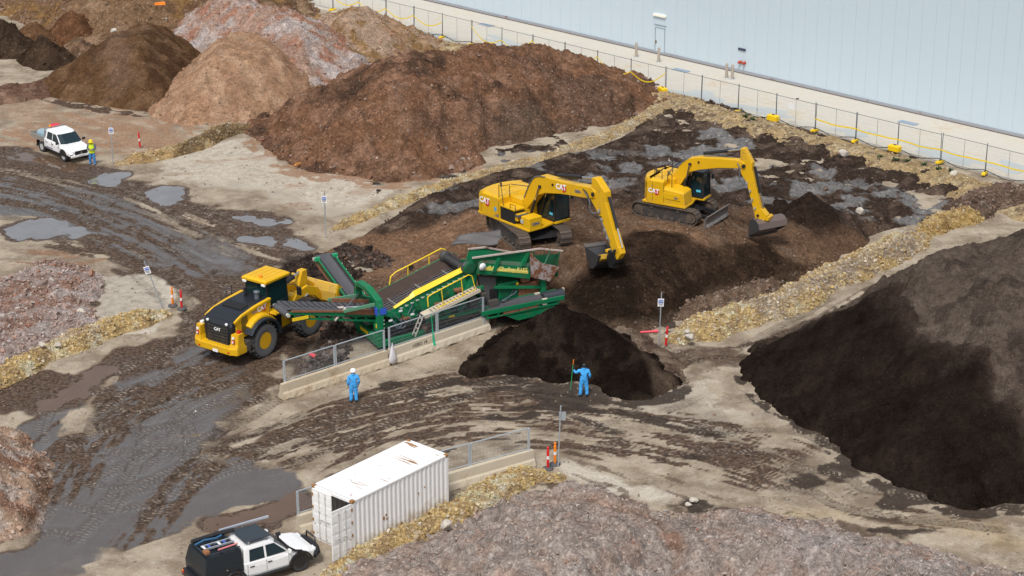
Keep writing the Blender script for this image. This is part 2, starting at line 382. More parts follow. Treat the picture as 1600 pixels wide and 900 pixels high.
for q in range(6):
    t = q / 5
    streak(slur, [(100 - 60 * t, 800 - 60 * t), (150 - 30 * t, 700 - 40 * t), (230 + 20 * t, 640 - 40 * t), (330 + 20 * t, 600 - 50 * t), (420, 575 - 50 * t)], 1.3, 0.85, 170 + q, 3.5, 0.35, -0.12, 'cut')
    streak(slur, [(180 + 40 * t, 880 - 30 * t), (260 + 40 * t, 780 - 40 * t), (340 + 30 * t, 720 - 50 * t), (440, 690 - 40 * t)], 1.2, 0.8, 180 + q, 3.0, 0.35, -0.15, 'cut')
for q in range(3): streak(slur, [(-80, 275 + 16 * q), (60, 300 + 16 * q), (180, 345 + 14 * q), (260, 385 + 12 * q)], 1.6, 1.0, 70 + q, 6, 0.35, -0.15, 'cut')
streak(mud, [(-60, 255), (100, 285), (250, 330), (400, 395), (470, 420)], 3.4, 1.0, 2, cov=0.3)
# stretches of pale ground that stay bare inside the road
area(mud, [(0, 335), (60, 338), (65, 358), (30, 370), (0, 362)], 0.25, 1.0, 0.25, 'cut')
streak(mud, [(-20, 262), (120, 290), (260, 340), (330, 372)], 0.8, 0.85, 4, 4, 0.3, -0.1, 'cut')
streak(mud, [(190, 305), (300, 350), (430, 400)], 1.4, 0.8, 5, 3, 0.3, -0.15, 'cut')
streak(mud, [(260, 350), (380, 395), (470, 420)], 1.6, 0.8, 6, 3, 0.3, -0.2, 'cut')
area(mud, [(60, 640), (120, 640), (128, 620), (180, 590), (175, 600), (130, 668), (115, 665)], 0.2, 0.6, 0.5, 'cut')
for q, (x, y, w, h) in enumerate([(330, 660, 45, 10), (300, 680, 30, 6), (395, 675, 40, 12), (350, 705, 45, 8), (120, 655, 12, 16)]):
    area(mud, [(x - w, y + h * .3), (x, y - h), (x + w, y - h), (x + w * .6, y + h), (x - w * .5, y + h)], 0.3, 0.9, 0.8, 'cut'); area(slur, [(x - w, y), (x, y - h), (x + w, y - h), (x + w * .6, y + h)], 0.3, 1.0, 0.8, 'cut')
area(mud, [(130, 885), (185, 866), (330, 820), (345, 800), (470, 770), (490, 860), (420, 905), (150, 905)], 0.12, 1.0, 0.25, 'cut')
area(slur, [(130, 885), (185, 866), (330, 820), (345, 800), (470, 770), (490, 860), (420, 905), (150, 905)], 0.12, 1.0, 0.25, 'cut')
# smears across the middle, fanning from the barrier to the lower right
streak(mud, [(330, 730), (460, 680), (600, 640), (740, 585)], 2.6, 0.95, 8, 3.5, 0.45, 0.05)
streak(mud, [(440, 750), (560, 690), (700, 645), (860, 610)], 2.4, 0.8, 9, 3.5, 0.45, 0.0)
streak(mud, [(600, 700), (720, 665), (860, 650), (1000, 668), (1130, 700)], 2.2, 0.8, 10, 3.5, 0.5, 0.02)
streak(mud, [(760, 690), (880, 690), (1000, 715), (1150, 720), (1240, 700)], 2.0, 0.7, 11, 3.0, 0.4, -0.15)
streak(mud, [(480, 650), (620, 620), (720, 590)], 1.2, 0.7, 12, 3.0, 0.35, 0.0)
streak(mud, [(860, 700), (960, 740), (1100, 790), (1300, 840), (1500, 850)], 2.6, 0.55, 13, 3.0, 0.4, -0.35)
streak(mud, [(1050, 690), (1200, 740), (1380, 790), (1600, 820)], 2.4, 0.7, 14, 2.5, 0.4, -0.2)
streak(dark, [(640, 630), (760, 600), (860, 590)], 2.0, 0.85, 15, 3, 0.4, 0.0)
streak(dark, [(760, 640), (860, 625), (950, 640), (1010, 655)], 1.5, 0.9, 16, 3, 0.4, 0.15)
streak(dark, [(1010, 712), (1080, 712), (1150, 715)], 0.55, 0.9, 17, 3, 0.3, 0.5)
streak(dark, [(860, 640), (930, 668), (1010, 680)], 0.8, 0.7, 18, 3, 0.3, 0.2)
streak(dark, [(940, 650), (1000, 655), (1120, 680), (1160, 690)], 0.7, 0.8, 19, 3, 0.3, 0.2)
for q, (x, y, w, h) in enumerate([(655, 618, 14, 7), (615, 600, 18, 6), (600, 630, 22, 5), (800, 655, 30, 7), (1060, 712, 40, 6), (1280, 752, 40, 12), (1310, 735, 30, 10), (1400, 786, 34, 10), (1440, 778, 30, 8), (1180, 670, 20, 8), (1500, 800, 40, 5), (1420, 830, 60, 5), (1050, 757, 11, 6), (1075, 790, 32, 8), (1130, 800, 20, 4)]):
    area(dark, [(x - w, y), (x - w * .3, y - h), (x + w * .7, y - h * .8), (x + w, y + h * .2), (x + w * .2, y + h), (x - w * .7, y + h * .6)], 0.35, 0.85, 0.8)
# reddish soil dragged over the upper left yard and the left island
for q in range(7): streak(red, [(-20 + 30 * q, 205 - 9 * q), (120 + 25 * q, 232 - 6 * q), (260, 225 + 3 * q)], 1.8, 0.75, 40 + q, 4, 0.45, -0.05)
area(red, [(-40, 140), (60, 150), (130, 170), (300, 215), (170, 240), (60, 190), (-40, 190)], 1.0, 0.45, 1.2)
streak(red, [(0, 400), (100, 405), (200, 390), (270, 400)], 2.0, 0.8, 50, 3, 0.4, 0.0)
streak(mud, [(60, 375), (150, 395), (260, 395), (300, 430)], 1.2, 0.8, 51, 3, 0.3, 0.1)
area(mud, [(165, 415), (215, 425), (195, 435), (170, 430)], 0.4, 0.9, 0.5)
area(mud, [(140, 440), (160, 430), (165, 445), (148, 460), (148, 480), (138, 470)], 0.3, 1.0, 0.3)
# dark surrounds of the screener, brown ground beside and under the conveyors
area(mud, [(400, 440), (520, 385), (620, 430), (760, 440), (880, 470), (960, 500), (870, 530), (760, 510), (620, 570), (450, 590), (430, 520)], 0.8, 0.95, 0.9)
area(mud, [(545, 520), (600, 535), (600, 560), (480, 590), (470, 560), (520, 500)], 0.4, 0.6, 0.3, 'cut')
area(mud, [(560, 400), (600, 420), (640, 438), (620, 445), (560, 425), (530, 400)], 0.25, 0.9, 0.3, 'cut')
area(dark, [(440, 400), (530, 395), (545, 470), (430, 470)], 0.5, 0.7, 0.6)
area(mud, [(880, 520), (1000, 500), (1060, 540), (1000, 560)], 0.6, 0.5, 0.8)
streak(mud, [(1040, 590), (1080, 560), (1180, 545), (1290, 510), (1400, 445)], 1.7, 0.75, 60, 3, 0.4, 0.15)
area(mud, [(1000, 540), (1060, 545), (1180, 530), (1185, 570), (1100, 570), (1060, 600), (1030, 570)], 0.8, 0.62, 0.9)
for q in range(9):
    x, y = [(600, 270), (450, 290), (300, 255), (560, 300), (420, 270), (620, 285), (300, 270), (470, 320), (380, 250)][q]
    area(red, [(x - 26, y + 3), (x - 5, y - 4), (x + 24, y - 3), (x + 10, y + 4)], 0.4, 0.5, 0.9)
# wetter pale clay left of the box, and concrete-like patches
area(pale, [(155, 430), (250, 425), (285, 450), (240, 520), (165, 530), (145, 490)], 0.3, 0.8, 0.3)
area(pale, [(880, 720), (960, 740), (1060, 770), (1040, 790), (960, 780), (880, 745)], 0.5, 0.7, 0.6)
area(pale, [(250, 245), (380, 215), (470, 270), (640, 290), (520, 340), (400, 300), (270, 290)], 0.8, 0.6, 1.0)
area(pale, [(930, 640), (1100, 600), (1200, 660), (1100, 690)], 1.0, 0.5, 1.2)
area(yel, [(1180, 800), (1560, 820), (1600, 850), (1300, 800)], 1.0, 0.4, 1.0)
# dried, trodden mud over most of the working yard, thin and patchy
area(mud, [(330, 720), (480, 640), (700, 570), (760, 590), (900, 630), (1040, 620), (1160, 640), (1260, 720), (1180, 760), (1000, 730), (860, 700), (640, 690), (480, 760)], 2.0, 0.44, 2.2)
area(mud, [(1050, 640), (1200, 640), (1300, 700), (1420, 770), (1600, 800), (1600, 850), (1300, 800), (1100, 760)], 2.0, 0.42, 2.2)
area(mud, [(260, 270), (420, 290), (560, 330), (500, 380), (360, 330)], 1.5, 0.38, 2.0)
area(mud, [(0, 380), (140, 390), (290, 420), (280, 500), (150, 530), (0, 480)], 1.5, 0.42, 2.0)
area(red, [(0, 130), (200, 180), (330, 210), (200, 250), (0, 235)], 1.5, 0.5, 2.5)
for q in range(9):
    t = q / 8
    streak(mud, [(340 + 60 * t, 745 - 60 * t), (500 + 40 * t, 705 - 70 * t), (680 + 30 * t, 665 - 75 * t), (860 + 20 * t, 650 - 65 * t)], 1.3, 1.0, 80 + q, 2.6, 0.28, -0.24)
    streak(mud, [(620 + 60 * t, 705 - 90 * t), (800 + 40 * t, 690 - 70 * t), (960 + 40 * t, 700 - 50 * t), (1120 + 50 * t, 735 - 60 * t), (1230 + 60 * t, 770 - 50 * t)], 1.2, 0.95, 95 + q, 2.2, 0.28, -0.30)
    if q % 2: streak(mud, [(380, 735 - 80 * t), (560, 690 - 90 * t), (760, 650 - 80 * t)], 0.9, 0.9, 110 + q, 2.0, 0.25, -0.05, 'cut')
    if q % 2: streak(mud, [(700, 680 - 50 * t), (900, 690 - 50 * t), (1100, 720 - 50 * t)], 0.8, 0.9, 120 + q, 2.0, 0.25, -0.1, 'cut')
# soil crumbled off the heaps over the ground round them
for q, (arr, ln, hw_, am) in enumerate([(dark, [(1180, 548), (1168, 592), (1215, 642), (1296, 692), (1330, 726), (1410, 769), (1480, 790), (1522, 800), (1560, 793), (1640, 796)], 0.9, 0.9), (dark, [(722, 585), (735, 594), (790, 590), (860, 600), (905, 602), (938, 612), (970, 630), (1010, 630), (1056, 616), (1062, 592)], 1.0, 0.95),
    (red, [(385, 210), (425, 240), (462, 268), (540, 282), (610, 288), (690, 281), (760, 256)], 1.4, 0.9), (mud, [(52, 145), (130, 166), (180, 173), (228, 177), (262, 172)], 1.2, 0.9), (red, [(245, 180), (290, 196), (400, 192)], 1.2, 0.9), (mud, [(25, 675), (74, 715), (80, 770), (54, 826)], 0.7, 1.0), (mud, [(780, 776), (850, 760), (930, 760), (1000, 784), (1070, 798), (1200, 804), (1290, 816), (1430, 854)], 0.8, 0.6), (dark, [(890, 512), (960, 528), (1030, 514), (1085, 487)], 0.9, 0.9)]):
    streak(arr, ln, hw_, am, 140 + q, 0.9, 0.6, 0.15)
area(dark, [(840, 600), (930, 604), (985, 632), (940, 645), (850, 632), (800, 612)], 0.9, 0.75, 1.2)
# tyre prints
wheel([(-60, 275), (80, 305), (220, 352), (330, 400), (420, 430)], 0.38, 0.9, gauge=2.4, seed=1)
wheel([(-60, 300), (60, 322), (180, 365), (270, 410), (320, 455), (325, 520), (270, 590), (200, 650)], 0.38, 1.0, gauge=2.4, seed=2)
wheel([(180, 300), (280, 335), (380, 380), (460, 415)], 0.38, 0.8, gauge=2.4, seed=3)
wheel([(100, 700), (112, 650), (150, 610), (210, 590), (270, 560), (330, 545)], 0.40, 1.0, gauge=2.4, seed=4)
wheel([(60, 690), (140, 720), (220, 735), (320, 720), (420, 690), (520, 650)], 0.38, 0.9, gauge=2.4, seed=5)
wheel([(60, 860), (130, 790), (220, 740), (290, 690), (330, 640), (400, 600)], 0.38, 0.9, gauge=2.4, seed=6)
wheel([(180, 720), (190, 660), (230, 620), (300, 600), (360, 570)], 0.38, 0.9, gauge=2.4, seed=7)
wheel([(20, 860), (80, 830), (130, 850)], 0.38, 0.8, seed=8)
wheel([(70, 700), (90, 660), (140, 632), (200, 622), (240, 650), (260, 700), (230, 760), (170, 820)], 0.38, 0.9, gauge=2.4, seed=21)
wheel([(120, 720), (180, 690), (250, 690), (330, 660), (400, 620), (440, 590)], 0.38, 0.9, gauge=2.4, seed=22)
wheel([(60, 740), (120, 770), (180, 780), (260, 760), (340, 725), (440, 710)], 0.36, 0.8, gauge=2.2, seed=23)
wheel([(200, 860), (215, 800), (260, 740), (300, 700), (320, 640)], 0.36, 0.8, gauge=2.2, seed=24)
wheel([(100, 640), (170, 660), (260, 650), (330, 610)], 0.36, 0.8, gauge=2.2, seed=25)
wheel([(0, 330), (120, 345), (240, 395), (310, 440)], 0.38, 0.9, gauge=2.4, seed=26)
wheel([(100, 268), (220, 305), (330, 345), (440, 395)], 0.38, 0.9, gauge=2.4, seed=27)
wheel([(-60, 250), (60, 262), (180, 310), (300, 370), (390, 430)], 0.38, 0.9, gauge=2.4, seed=28)
wheel([(400, 730), (560, 660), (680, 620), (760, 575)], 0.36, 0.8, gauge=2.3, seed=9)
wheel([(700, 600), (800, 580), (850, 560)], 0.36, 0.9, gauge=2.0, seed=10)
wheel([(820, 690), (940, 680), (1080, 650), (1180, 600)], 0.36, 0.7, gauge=2.3, seed=11)
wheel([(1050, 690), (1160, 690), (1230, 690), (1300, 720)], 0.36, 0.8, gauge=2.3, seed=12)
wheel([(1190, 740), (1290, 755), (1340, 780), (1480, 800), (1600, 812)], 0.36, 0.9, gauge=2.2, seed=13)
wheel([(1100, 575), (1180, 550), (1260, 510), (1340, 465)], 0.36, 0.8, gauge=2.2, seed=14)
wheel([(-40, 318), (40, 322), (130, 355), (200, 395), (290, 470)], 0.36, 0.6, gauge=2.2, seed=15)
wheel([(860, 560), (960, 545), (1040, 560), (1120, 600)], 0.36, 0.6, gauge=2.2, seed=16)

# standing water: outlines as they lie on the ground; the ground is levelled a little lower there
PUDDLES = [
 ("shallow grey puddle at the feet of the worker in yellow", [(128, 268), (150, 263), (185, 267), (195, 272), (178, 280), (190, 292), (165, 294), (138, 285)]),
 ("brown puddle along the side of the white tray truck", [(20, 232), (42, 240), (70, 247), (95, 254), (120, 262), (115, 270), (80, 262), (40, 250), (16, 242)]),
 ("puddle on the haul road right of the worker in yellow", [(225, 300), (250, 294), (282, 297), (285, 310), (262, 318), (232, 312)]),
 ("round-ended puddle on the pale ground by the left photo edge", [(14, 356), (30, 349), (70, 345), (110, 350), (150, 360), (140, 368), (90, 372), (40, 375), (18, 370)]),
 ("puddle where the haul road meets the pale yard", [(365, 340), (390, 332), (425, 334), (442, 345), (425, 355), (390, 354)]),
 ("narrow puddle on the haul road behind the wheel loader", [(372, 370), (410, 368), (460, 378), (478, 388), (440, 386), (395, 380)]),
 ("narrow wet trough beside the yellow rubble bank on the left", [(60, 640), (110, 604), (180, 566), (200, 562), (160, 592), (100, 634)]),
 ("brown puddle behind the black canopied pickup", [(345, 823), (362, 812), (400, 810), (422, 815), (410, 828), (368, 838)]),
 ("dark puddle in front of the fence by the white container", [(330, 815), (400, 802), (440, 788), (470, 770), (480, 785), (462, 800), (400, 812), (345, 822)]),
]
gz += 0.02 * brk2 * mud * (1 - slur)
PW = [smooth_line(GP(p), 6, True) for _, p in PUDDLES]
for P in PW:
    k = near(P, 3.0); d = poly_sdf(gx[k], gy[k], P)
    far_ = sstep(-2.4, -1.2, d) * sstep(0.6, -0.2, d); gz[k] = gz[k] * (1 - far_) + np.maximum(gz[k], 0.0) * far_
    bowl = -0.02 - 0.06 * np.clip(d / 0.8, -1, 1) + 0.050 * brk[k] + 0.030 * brk2[k]
    f = sstep(-1.1, -0.3, d); gz[k] = gz[k] * (1 - f) + f * bowl; tw[k] *= 1 - 0.8 * sstep(-0.4, 0.1, d)
    w = sstep(0.055, -0.005, gz[k]) * sstep(-1.3, -0.2, d); mud[k] = np.maximum(mud[k], 0.95 * w); wet[k] = np.maximum(wet[k], w)
far = (np.abs(gx) > 53) | (gy < 65) | (gy > 183); gz[far] = -0.05
gme = np_mesh("ground", np.stack([gx, gy, gz], 1), grid_faces(len(xs), len(ys)),
    {"m1": np.stack([mud, slur, dark, red], 1), "m2": np.stack([tu, tv, tw, pale], 1), "m3": yel, "m4": wet})

def ground_mat():
    m, nt, b = new_mat("yard_ground"); L = nt.links; tc = _n(nt, "ShaderNodeTexCoord")
    def noise(sc, d=5.0, r=0.6):
        n = _n(nt, "ShaderNodeTexNoise", Scale=sc, Detail=d, Roughness=r); L.new(tc.outputs["Object"], n.inputs["Vector"]); return n.outputs[0]
    def attr(nm):
        a = _n(nt, "ShaderNodeAttribute", attribute_name=nm); s = _n(nt, "ShaderNodeSeparateColor"); L.new(a.outputs["Color"], s.inputs[0]); return s.outputs[0], s.outputs[1], s.outputs[2], a.outputs["Alpha"]
    md, sl, dk, rd = attr("m1"); tu_, tv_, tw_, pl = attr("m2"); a3 = _n(nt, "ShaderNodeAttribute", attribute_name="m3")
    n1, n2, n3, n4 = noise(5.0, 8.0, 0.72), noise(0.55, 6.0, 0.6), noise(16.0, 5.0, 0.7), noise(1.7, 6.0, 0.65)
    def th(v, amp=1.15, soft=0.21, nz=n1):
        k = _math(nt, 'ADD', v, _math(nt, 'MULTIPLY', _math(nt, 'SUBTRACT', nz, 0.5), amp)); return _ramp(nt, k, 0.5 - soft, 0.5 + soft)
    # tread: lugs slanting out from the middle of the print
    ph = _math(nt, 'FRACT', _math(nt, 'ADD', _math(nt, 'MULTIPLY', tu_, 3.8), _math(nt, 'MULTIPLY', _math(nt, 'ABSOLUTE', tv_), 0.55)))
    side = _math(nt, 'MULTIPLY', _math(nt, 'GREATER_THAN', tv_, 0.0), 0.5)
    ph = _math(nt, 'FRACT', _math(nt, 'ADD', ph, side))
    lug = _math(nt, 'MULTIPLY', _ramp(nt, ph, 0.40, 0.50), _math(nt, 'SUBTRACT', 1.0, _ramp(nt, ph, 0.88, 0.98)))
    lug = _math(nt, 'MULTIPLY', lug, _ramp(nt, _math(nt, 'ABSOLUTE', tv_), 0.06, 0.16))
    wear = _math(nt, 'MULTIPLY', th(tw_, 1.5, 0.28, n4), _math(nt, 'MAXIMUM', _ramp(nt, n1, 0.30, 0.52), _math(nt, 'MULTIPLY', sl, 0.8)))
    tread = _math(nt, 'MULTIPLY', lug, wear)
    base = _mix(nt, _ramp(nt, n2, 0.36, 0.64), (0.215, 0.170, 0.122), (0.385, 0.325, 0.245)); base = _mix(nt, _math(nt, 'MULTIPLY', _ramp(nt, n1, 0.42, 0.7), 0.45), base, (0.20, 0.145, 0.095))
    base = _mix(nt, _math(nt, 'MULTIPLY', _ramp(nt, n4, 0.52, 0.72), 0.5), base, (0.47, 0.425, 0.355))
    c = _mix(nt, th(pl, 0.8, 0.3, n4), base, _mix(nt, n4, (0.40, 0.355, 0.285), (0.50, 0.45, 0.37)))
    c = _mix(nt, _math(nt, 'MULTIPLY', a3.outputs["Fac"], 0.8), c, (0.44, 0.32, 0.15))
    c = _mix(nt, _math(nt, 'MULTIPLY', th(rd, 1.1, 0.25, n4), 0.8), c, _mix(nt, n1, (0.20, 0.105, 0.060), (0.33, 0.20, 0.125)))
    mm = th(md, 1.35, 0.22, _math(nt, 'ADD', _math(nt, 'MULTIPLY', n1, 0.55), _math(nt, 'MULTIPLY', n4, 0.45)))
    mudc = _mix(nt, _ramp(nt, n1, 0.35, 0.66), (0.040, 0.027, 0.019), (0.128, 0.086, 0.060))
    c = _mix(nt, mm, c, mudc)
    ss = th(sl, 0.8, 0.3, n4)
    slc = _mix(nt, n2, (0.078, 0.067, 0.060), (0.132, 0.119, 0.110)); slc = _mix(nt, _math(nt, 'MULTIPLY', _ramp(nt, n4, 0.50, 0.70), 0.30), slc, (0.070, 0.055, 0.046))
    c = _mix(nt, _math(nt, 'MULTIPLY', ss, 0.93), c, slc)
    c = _mix(nt, _math(nt, 'MULTIPLY', th(dk, 1.1, 0.22, n1), 0.92), c, _mix(nt, n1, (0.022, 0.017, 0.014), (0.060, 0.044, 0.035)))
    # pressed lugs: pale dry ground shows between dark mud, and the reverse on pale ground
    tl = _math(nt, 'MULTIPLY', _math(nt, 'MULTIPLY', tread, _ramp(nt, n4, 0.42, 0.60)), _math(nt, 'SUBTRACT', 1.0, _math(nt, 'MULTIPLY', ss, 0.55))); td = _math(nt, 'MULTIPLY', tread, 0.6)
    c = _mix(nt, _math(nt, 'MULTIPLY', tl, 0.80), c, (0.38, 0.31, 0.235))
    c = _mix(nt, _math(nt, 'MULTIPLY', td, _ramp(nt, n4, 0.58, 0.36)), c, (0.04, 0.029, 0.021))
    c = _mix(nt, _math(nt, 'MULTIPLY', wear, 0.35), c, (0.062, 0.047, 0.038))
    c = _mix(nt, _math(nt, 'MULTIPLY', _math(nt, 'MULTIPLY', tread, ss), 0.55), c, (0.175, 0.155, 0.140))
    gk = _ramp(nt, _math(nt, 'ADD', _math(nt, 'MULTIPLY', n1, 0.55), _math(nt, 'MULTIPLY', n3, 0.45)), 0.36, 0.64); gk = _math(nt, 'ADD', 0.74, _math(nt, 'MULTIPLY', gk, 0.50)); gk = _math(nt, 'ADD', _math(nt, 'MULTIPLY', gk, _math(nt, 'SUBTRACT', 1.0, _math(nt, 'MULTIPLY', ss, 0.75))), _math(nt, 'MULTIPLY', ss, 0.75))
    gc = _n(nt, "ShaderNodeCombineColor")
    for i in range(3): L.new(gk, gc.inputs[i])
    c = _mix(nt, 1.0, c, gc.outputs[0], 'MULTIPLY')
    # scattered grit
    vo = _n(nt, "ShaderNodeTexVoronoi", Scale=5.5); L.new(tc.outputs["Object"], vo.inputs["Vector"]); sp = _n(nt, "ShaderNodeSeparateColor"); L.new(vo.outputs["Color"], sp.inputs[0])
    on = _math(nt, 'MULTIPLY', _math(nt, 'GREATER_THAN', sp.outputs[0], 0.93), _math(nt, 'LESS_THAN', vo.outputs["Distance"], 0.24))
    on = _math(nt, 'MULTIPLY', on, _math(nt, 'SUBTRACT', 1.0, ss))
    c = _mix(nt, _math(nt, 'MULTIPLY', on, 0.7), c, _mix(nt, sp.outputs[1], (0.07, 0.05, 0.04), (0.50, 0.42, 0.32)))
    L.new(c, b.inputs["Base Color"])
    a4 = _n(nt, "ShaderNodeAttribute", attribute_name="m4"); r = _math(nt, 'SUBTRACT', 0.93, _math(nt, 'MULTIPLY', mm, _math(nt, 'MULTIPLY', n4, 0.65))); r = _math(nt, 'SUBTRACT', r, _math(nt, 'MULTIPLY', a4.outputs["Fac"], 0.3)); r = _math(nt, 'SUBTRACT', r, _math(nt, 'MULTIPLY', ss, _math(nt, 'ADD', 0.22, _math(nt, 'MULTIPLY', n2, 0.34)))); r = _math(nt, 'MAXIMUM', r, 0.16)
    L.new(r, b.inputs["Roughness"]); L.new(_math(nt, 'ADD', 0.04, _math(nt, 'ADD', _math(nt, 'MULTIPLY', ss, 0.40), _math(nt, 'MULTIPLY', _math(nt, 'MULTIPLY', mm, _ramp(nt, n4, 0.45, 0.65)), 0.22)), True), b.inputs["Specular IOR Level"])
    h = _math(nt, 'ADD', _math(nt, 'MULTIPLY', n1, 0.5), _math(nt, 'MULTIPLY', n3, 0.22)); h = _math(nt, 'MULTIPLY', h, _math(nt, 'SUBTRACT', 1.0, _math(nt, 'MULTIPLY', ss, 0.93)))
    h = _math(nt, 'ADD', h, _math(nt, 'MULTIPLY', tread, 0.55)); h = _math(nt, 'ADD', h, _math(nt, 'MULTIPLY', on, 0.4))
    bp = _n(nt, "ShaderNodeBump", Strength=0.55, Distance=0.08); L.new(h, bp.inputs["Height"]); L.new(bp.outputs[0], b.inputs["Normal"])
    return m
ground = link("ground", gme, ground_mat()); tag(ground, kind="structure")

WATER, _nt, _b = new_mat("muddy_water"); _L = _nt.links
_tc = _n(_nt, "ShaderNodeTexCoord"); _nn = _n(_nt, "ShaderNodeTexNoise", Scale=0.8, Detail=4.0); _L.new(_tc.outputs["Object"], _nn.inputs["Vector"])
_L.new(_mix(_nt, _nn.outputs[0], (0.13, 0.125, 0.12), (0.23, 0.228, 0.228)), _b.inputs["Base Color"]); _b.inputs["Roughness"].default_value = 0.05
_n2 = _n(_nt, "ShaderNodeTexNoise", Scale=7.0, Detail=2.0); _L.new(_tc.outputs["Object"], _n2.inputs["Vector"]); _bp = _n(_nt, "ShaderNodeBump", Strength=0.04, Distance=0.02)
_L.new(_n2.outputs[0], _bp.inputs["Height"]); _L.new(_bp.outputs[0], _b.inputs["Normal"])
BRWATER = WATER.copy(); BRWATER.name = "brown_water"
for _nd in BRWATER.node_tree.nodes:
    if _nd.type == 'MIX': _nd.inputs[6].default_value = (0.085, 0.05, 0.03, 1); _nd.inputs[7].default_value = (0.15, 0.095, 0.06, 1)
for i, (lb, _) in enumerate(PUDDLES):
    P = PW[i]; n = len(P)
    Tn = np.roll(P, -1, 0) - np.roll(P, 1, 0); N = np.stack([Tn[:, 1], -Tn[:, 0]], 1); N /= np.linalg.norm(N, axis=1)[:, None] + 1e-9
    ar_ = np.sum(P[:, 0] * np.roll(P[:, 1], -1) - np.roll(P[:, 0], -1) * P[:, 1]); P = P + N * (0.75 if ar_ > 0 else -0.75)
    w = MB(); w.add([(p[0], p[1], -0.022 + 0.0012 * i) for p in P], [tuple(range(n))]); o = w.build("puddle", BRWATER if "brown" in lb or "trough" in lb or "dark" in lb else WATER); tag(o, lb, None, None, "structure")
# ------------------------------------------------------------------ stockpiles and banks
SOIL = soil_mat("loose_soil", 0.35, 0.7, spcol=(0.42, 0.36, 0.30))
SOILR = soil_mat("rubbly_soil", 0.5, 0.9, var=0.5, fine=7.0, spcol=(0.55, 0.49, 0.43), spscale=6.0)
SOILB = soil_mat("black_compost", 0.12, 0.75, var=0.45, fine=9.0, spcol=(0.075, 0.055, 0.042), spscale=9.0, rough=0.95)
SOILM = soil_mat("mixed_rubble_soil", 0.45, 0.9, var=0.5, fine=5.0, spcol=(0.42, 0.33, 0.26), spscale=5.0)
SOILD = soil_mat("dug_soil", 0.30, 0.95, var=0.5, fine=6.0, spcol=(0.30, 0.25, 0.21), spscale=5.0)
SOILY = soil_mat("yellow_sandstone_rubble", 0.9, 0.9, var=0.4, fine=6.0, spcol=(0.66, 0.52, 0.30), spscale=4.5)
STONE = col_mat("loose_stones")
ALLH = []

def stones(name, X, Y, Z, n, size, pal, parent, seed, bias=1.7, cl=None):
    """many small angular stones lying on a surface, one joined part"""
    r = np.random.default_rng(seed); k = r.integers(0, len(X), n)
    sz = size[0] + (size[1] - size[0]) * r.random(n) ** (bias * 2.2)
    base = np.array([(a, b, c) for c in (-1, 1) for b in (-1, 1) for a in (-1, 1)], float)
    V = base[None] * (0.55 + 0.45 * r.random((n, 8, 3))) * sz[:, None, None] * 0.5
    V *= (0.6 + 0.6 * r.random((n, 1, 3))) * np.array([1, 1, 0.75])
    ang = r.random((n, 3)) * 6.28
    for ax in range(3):
        c, s = np.cos(ang[:, ax])[:, None], np.sin(ang[:, ax])[:, None]; i, j = (ax + 1) % 3, (ax + 2) % 3
        a, b = V[:, :, i].copy(), V[:, :, j].copy(); V[:, :, i] = a * c - b * s; V[:, :, j] = a * s + b * c
    V += np.stack([X[k] + r.uniform(-.1, .1, n), Y[k] + r.uniform(-.1, .1, n), Z[k] + sz * 0.12], 1)[:, None, :]
    f = np.array([(0, 2, 3, 1), (4, 5, 7, 6), (0, 1, 5, 4), (2, 6, 7, 3), (0, 4, 6, 2), (1, 3, 7, 5)])
    F = (np.arange(n)[:, None, None] * 8 + f[None]).reshape(-1, 4)
    pal = np.array(pal); ci = r.integers(0, len(pal), n); C = pal[ci] * (0.7 + 0.5 * r.random((n, 1)))
    if cl is not None: lum = cl[k].mean(1, keepdims=True); w = (0.35 + 0.5 * (r.random((n, 1)) > 0.86)) * np.clip(lum / 0.16, 0.05, 1.0); C = C * w + np.minimum(cl[k] * 1.25, 0.6) * (1 - w)
    me = np_mesh(name, V.reshape(-1, 3), F, {"Col": np.repeat(C, 8, 0)}, False)
    o = link(name, me, STONE, parent); o["kind"] = "stuff"; return o

def surface(name, label, cat, zf, colf, bbox, res, material, st=None, seed=0, edge=-0.12, group=None, toe_st=True):
    """height-field heap: zf(x, y) -> height above the yard, kept where it stands above the ground"""
    x = np.arange(bbox[0], bbox[1] + res, res); y = np.arange(bbox[2], bbox[3] + res, res * 1.15)
    X, Y = np.meshgrid(x, y); xf, yf = X.ravel(), Y.ravel(); z = zf(xf, yf)
    F = grid_faces(len(x), len(y)); F = F[(z[F] > edge).any(1)]
    use = np.unique(F); mp = np.full(len(xf), -1); mp[use] = np.arange(len(use)); F = mp[F]
    xf, yf, z = xf[use], yf[use], np.maximum(z[use], -0.6)
    C = colf(xf, yf, z)
    c0 = np.array([xf.mean(), yf.mean(), 0.0])
    me = np_mesh(name, np.stack([xf, yf, z], 1) - c0, F, {"Col": np.clip(C, 0.003, 1.0)})
    o = link(name, me, material); o.location = c0; tag(o, label, cat, group)
    if st:
        ok = z > 0.02
        low = ok & (z < 0.45) & (z > 0.0)
        if toe_st and low.sum() > 50: stones("toe_lumps", xf[low] - c0[0], yf[low] - c0[1], z[low], int(st[0] * 0.14), (st[1][0] * 1.4, st[1][1] * 1.7), st[2], o, seed + 9, 1.3, C[low, :3])
        s = stones("loose_stones", xf[ok] - c0[0], yf[ok] - c0[1], z[ok], st[0], st[1], st[2], o, seed + 5, cl=C[ok, :3])
    return o

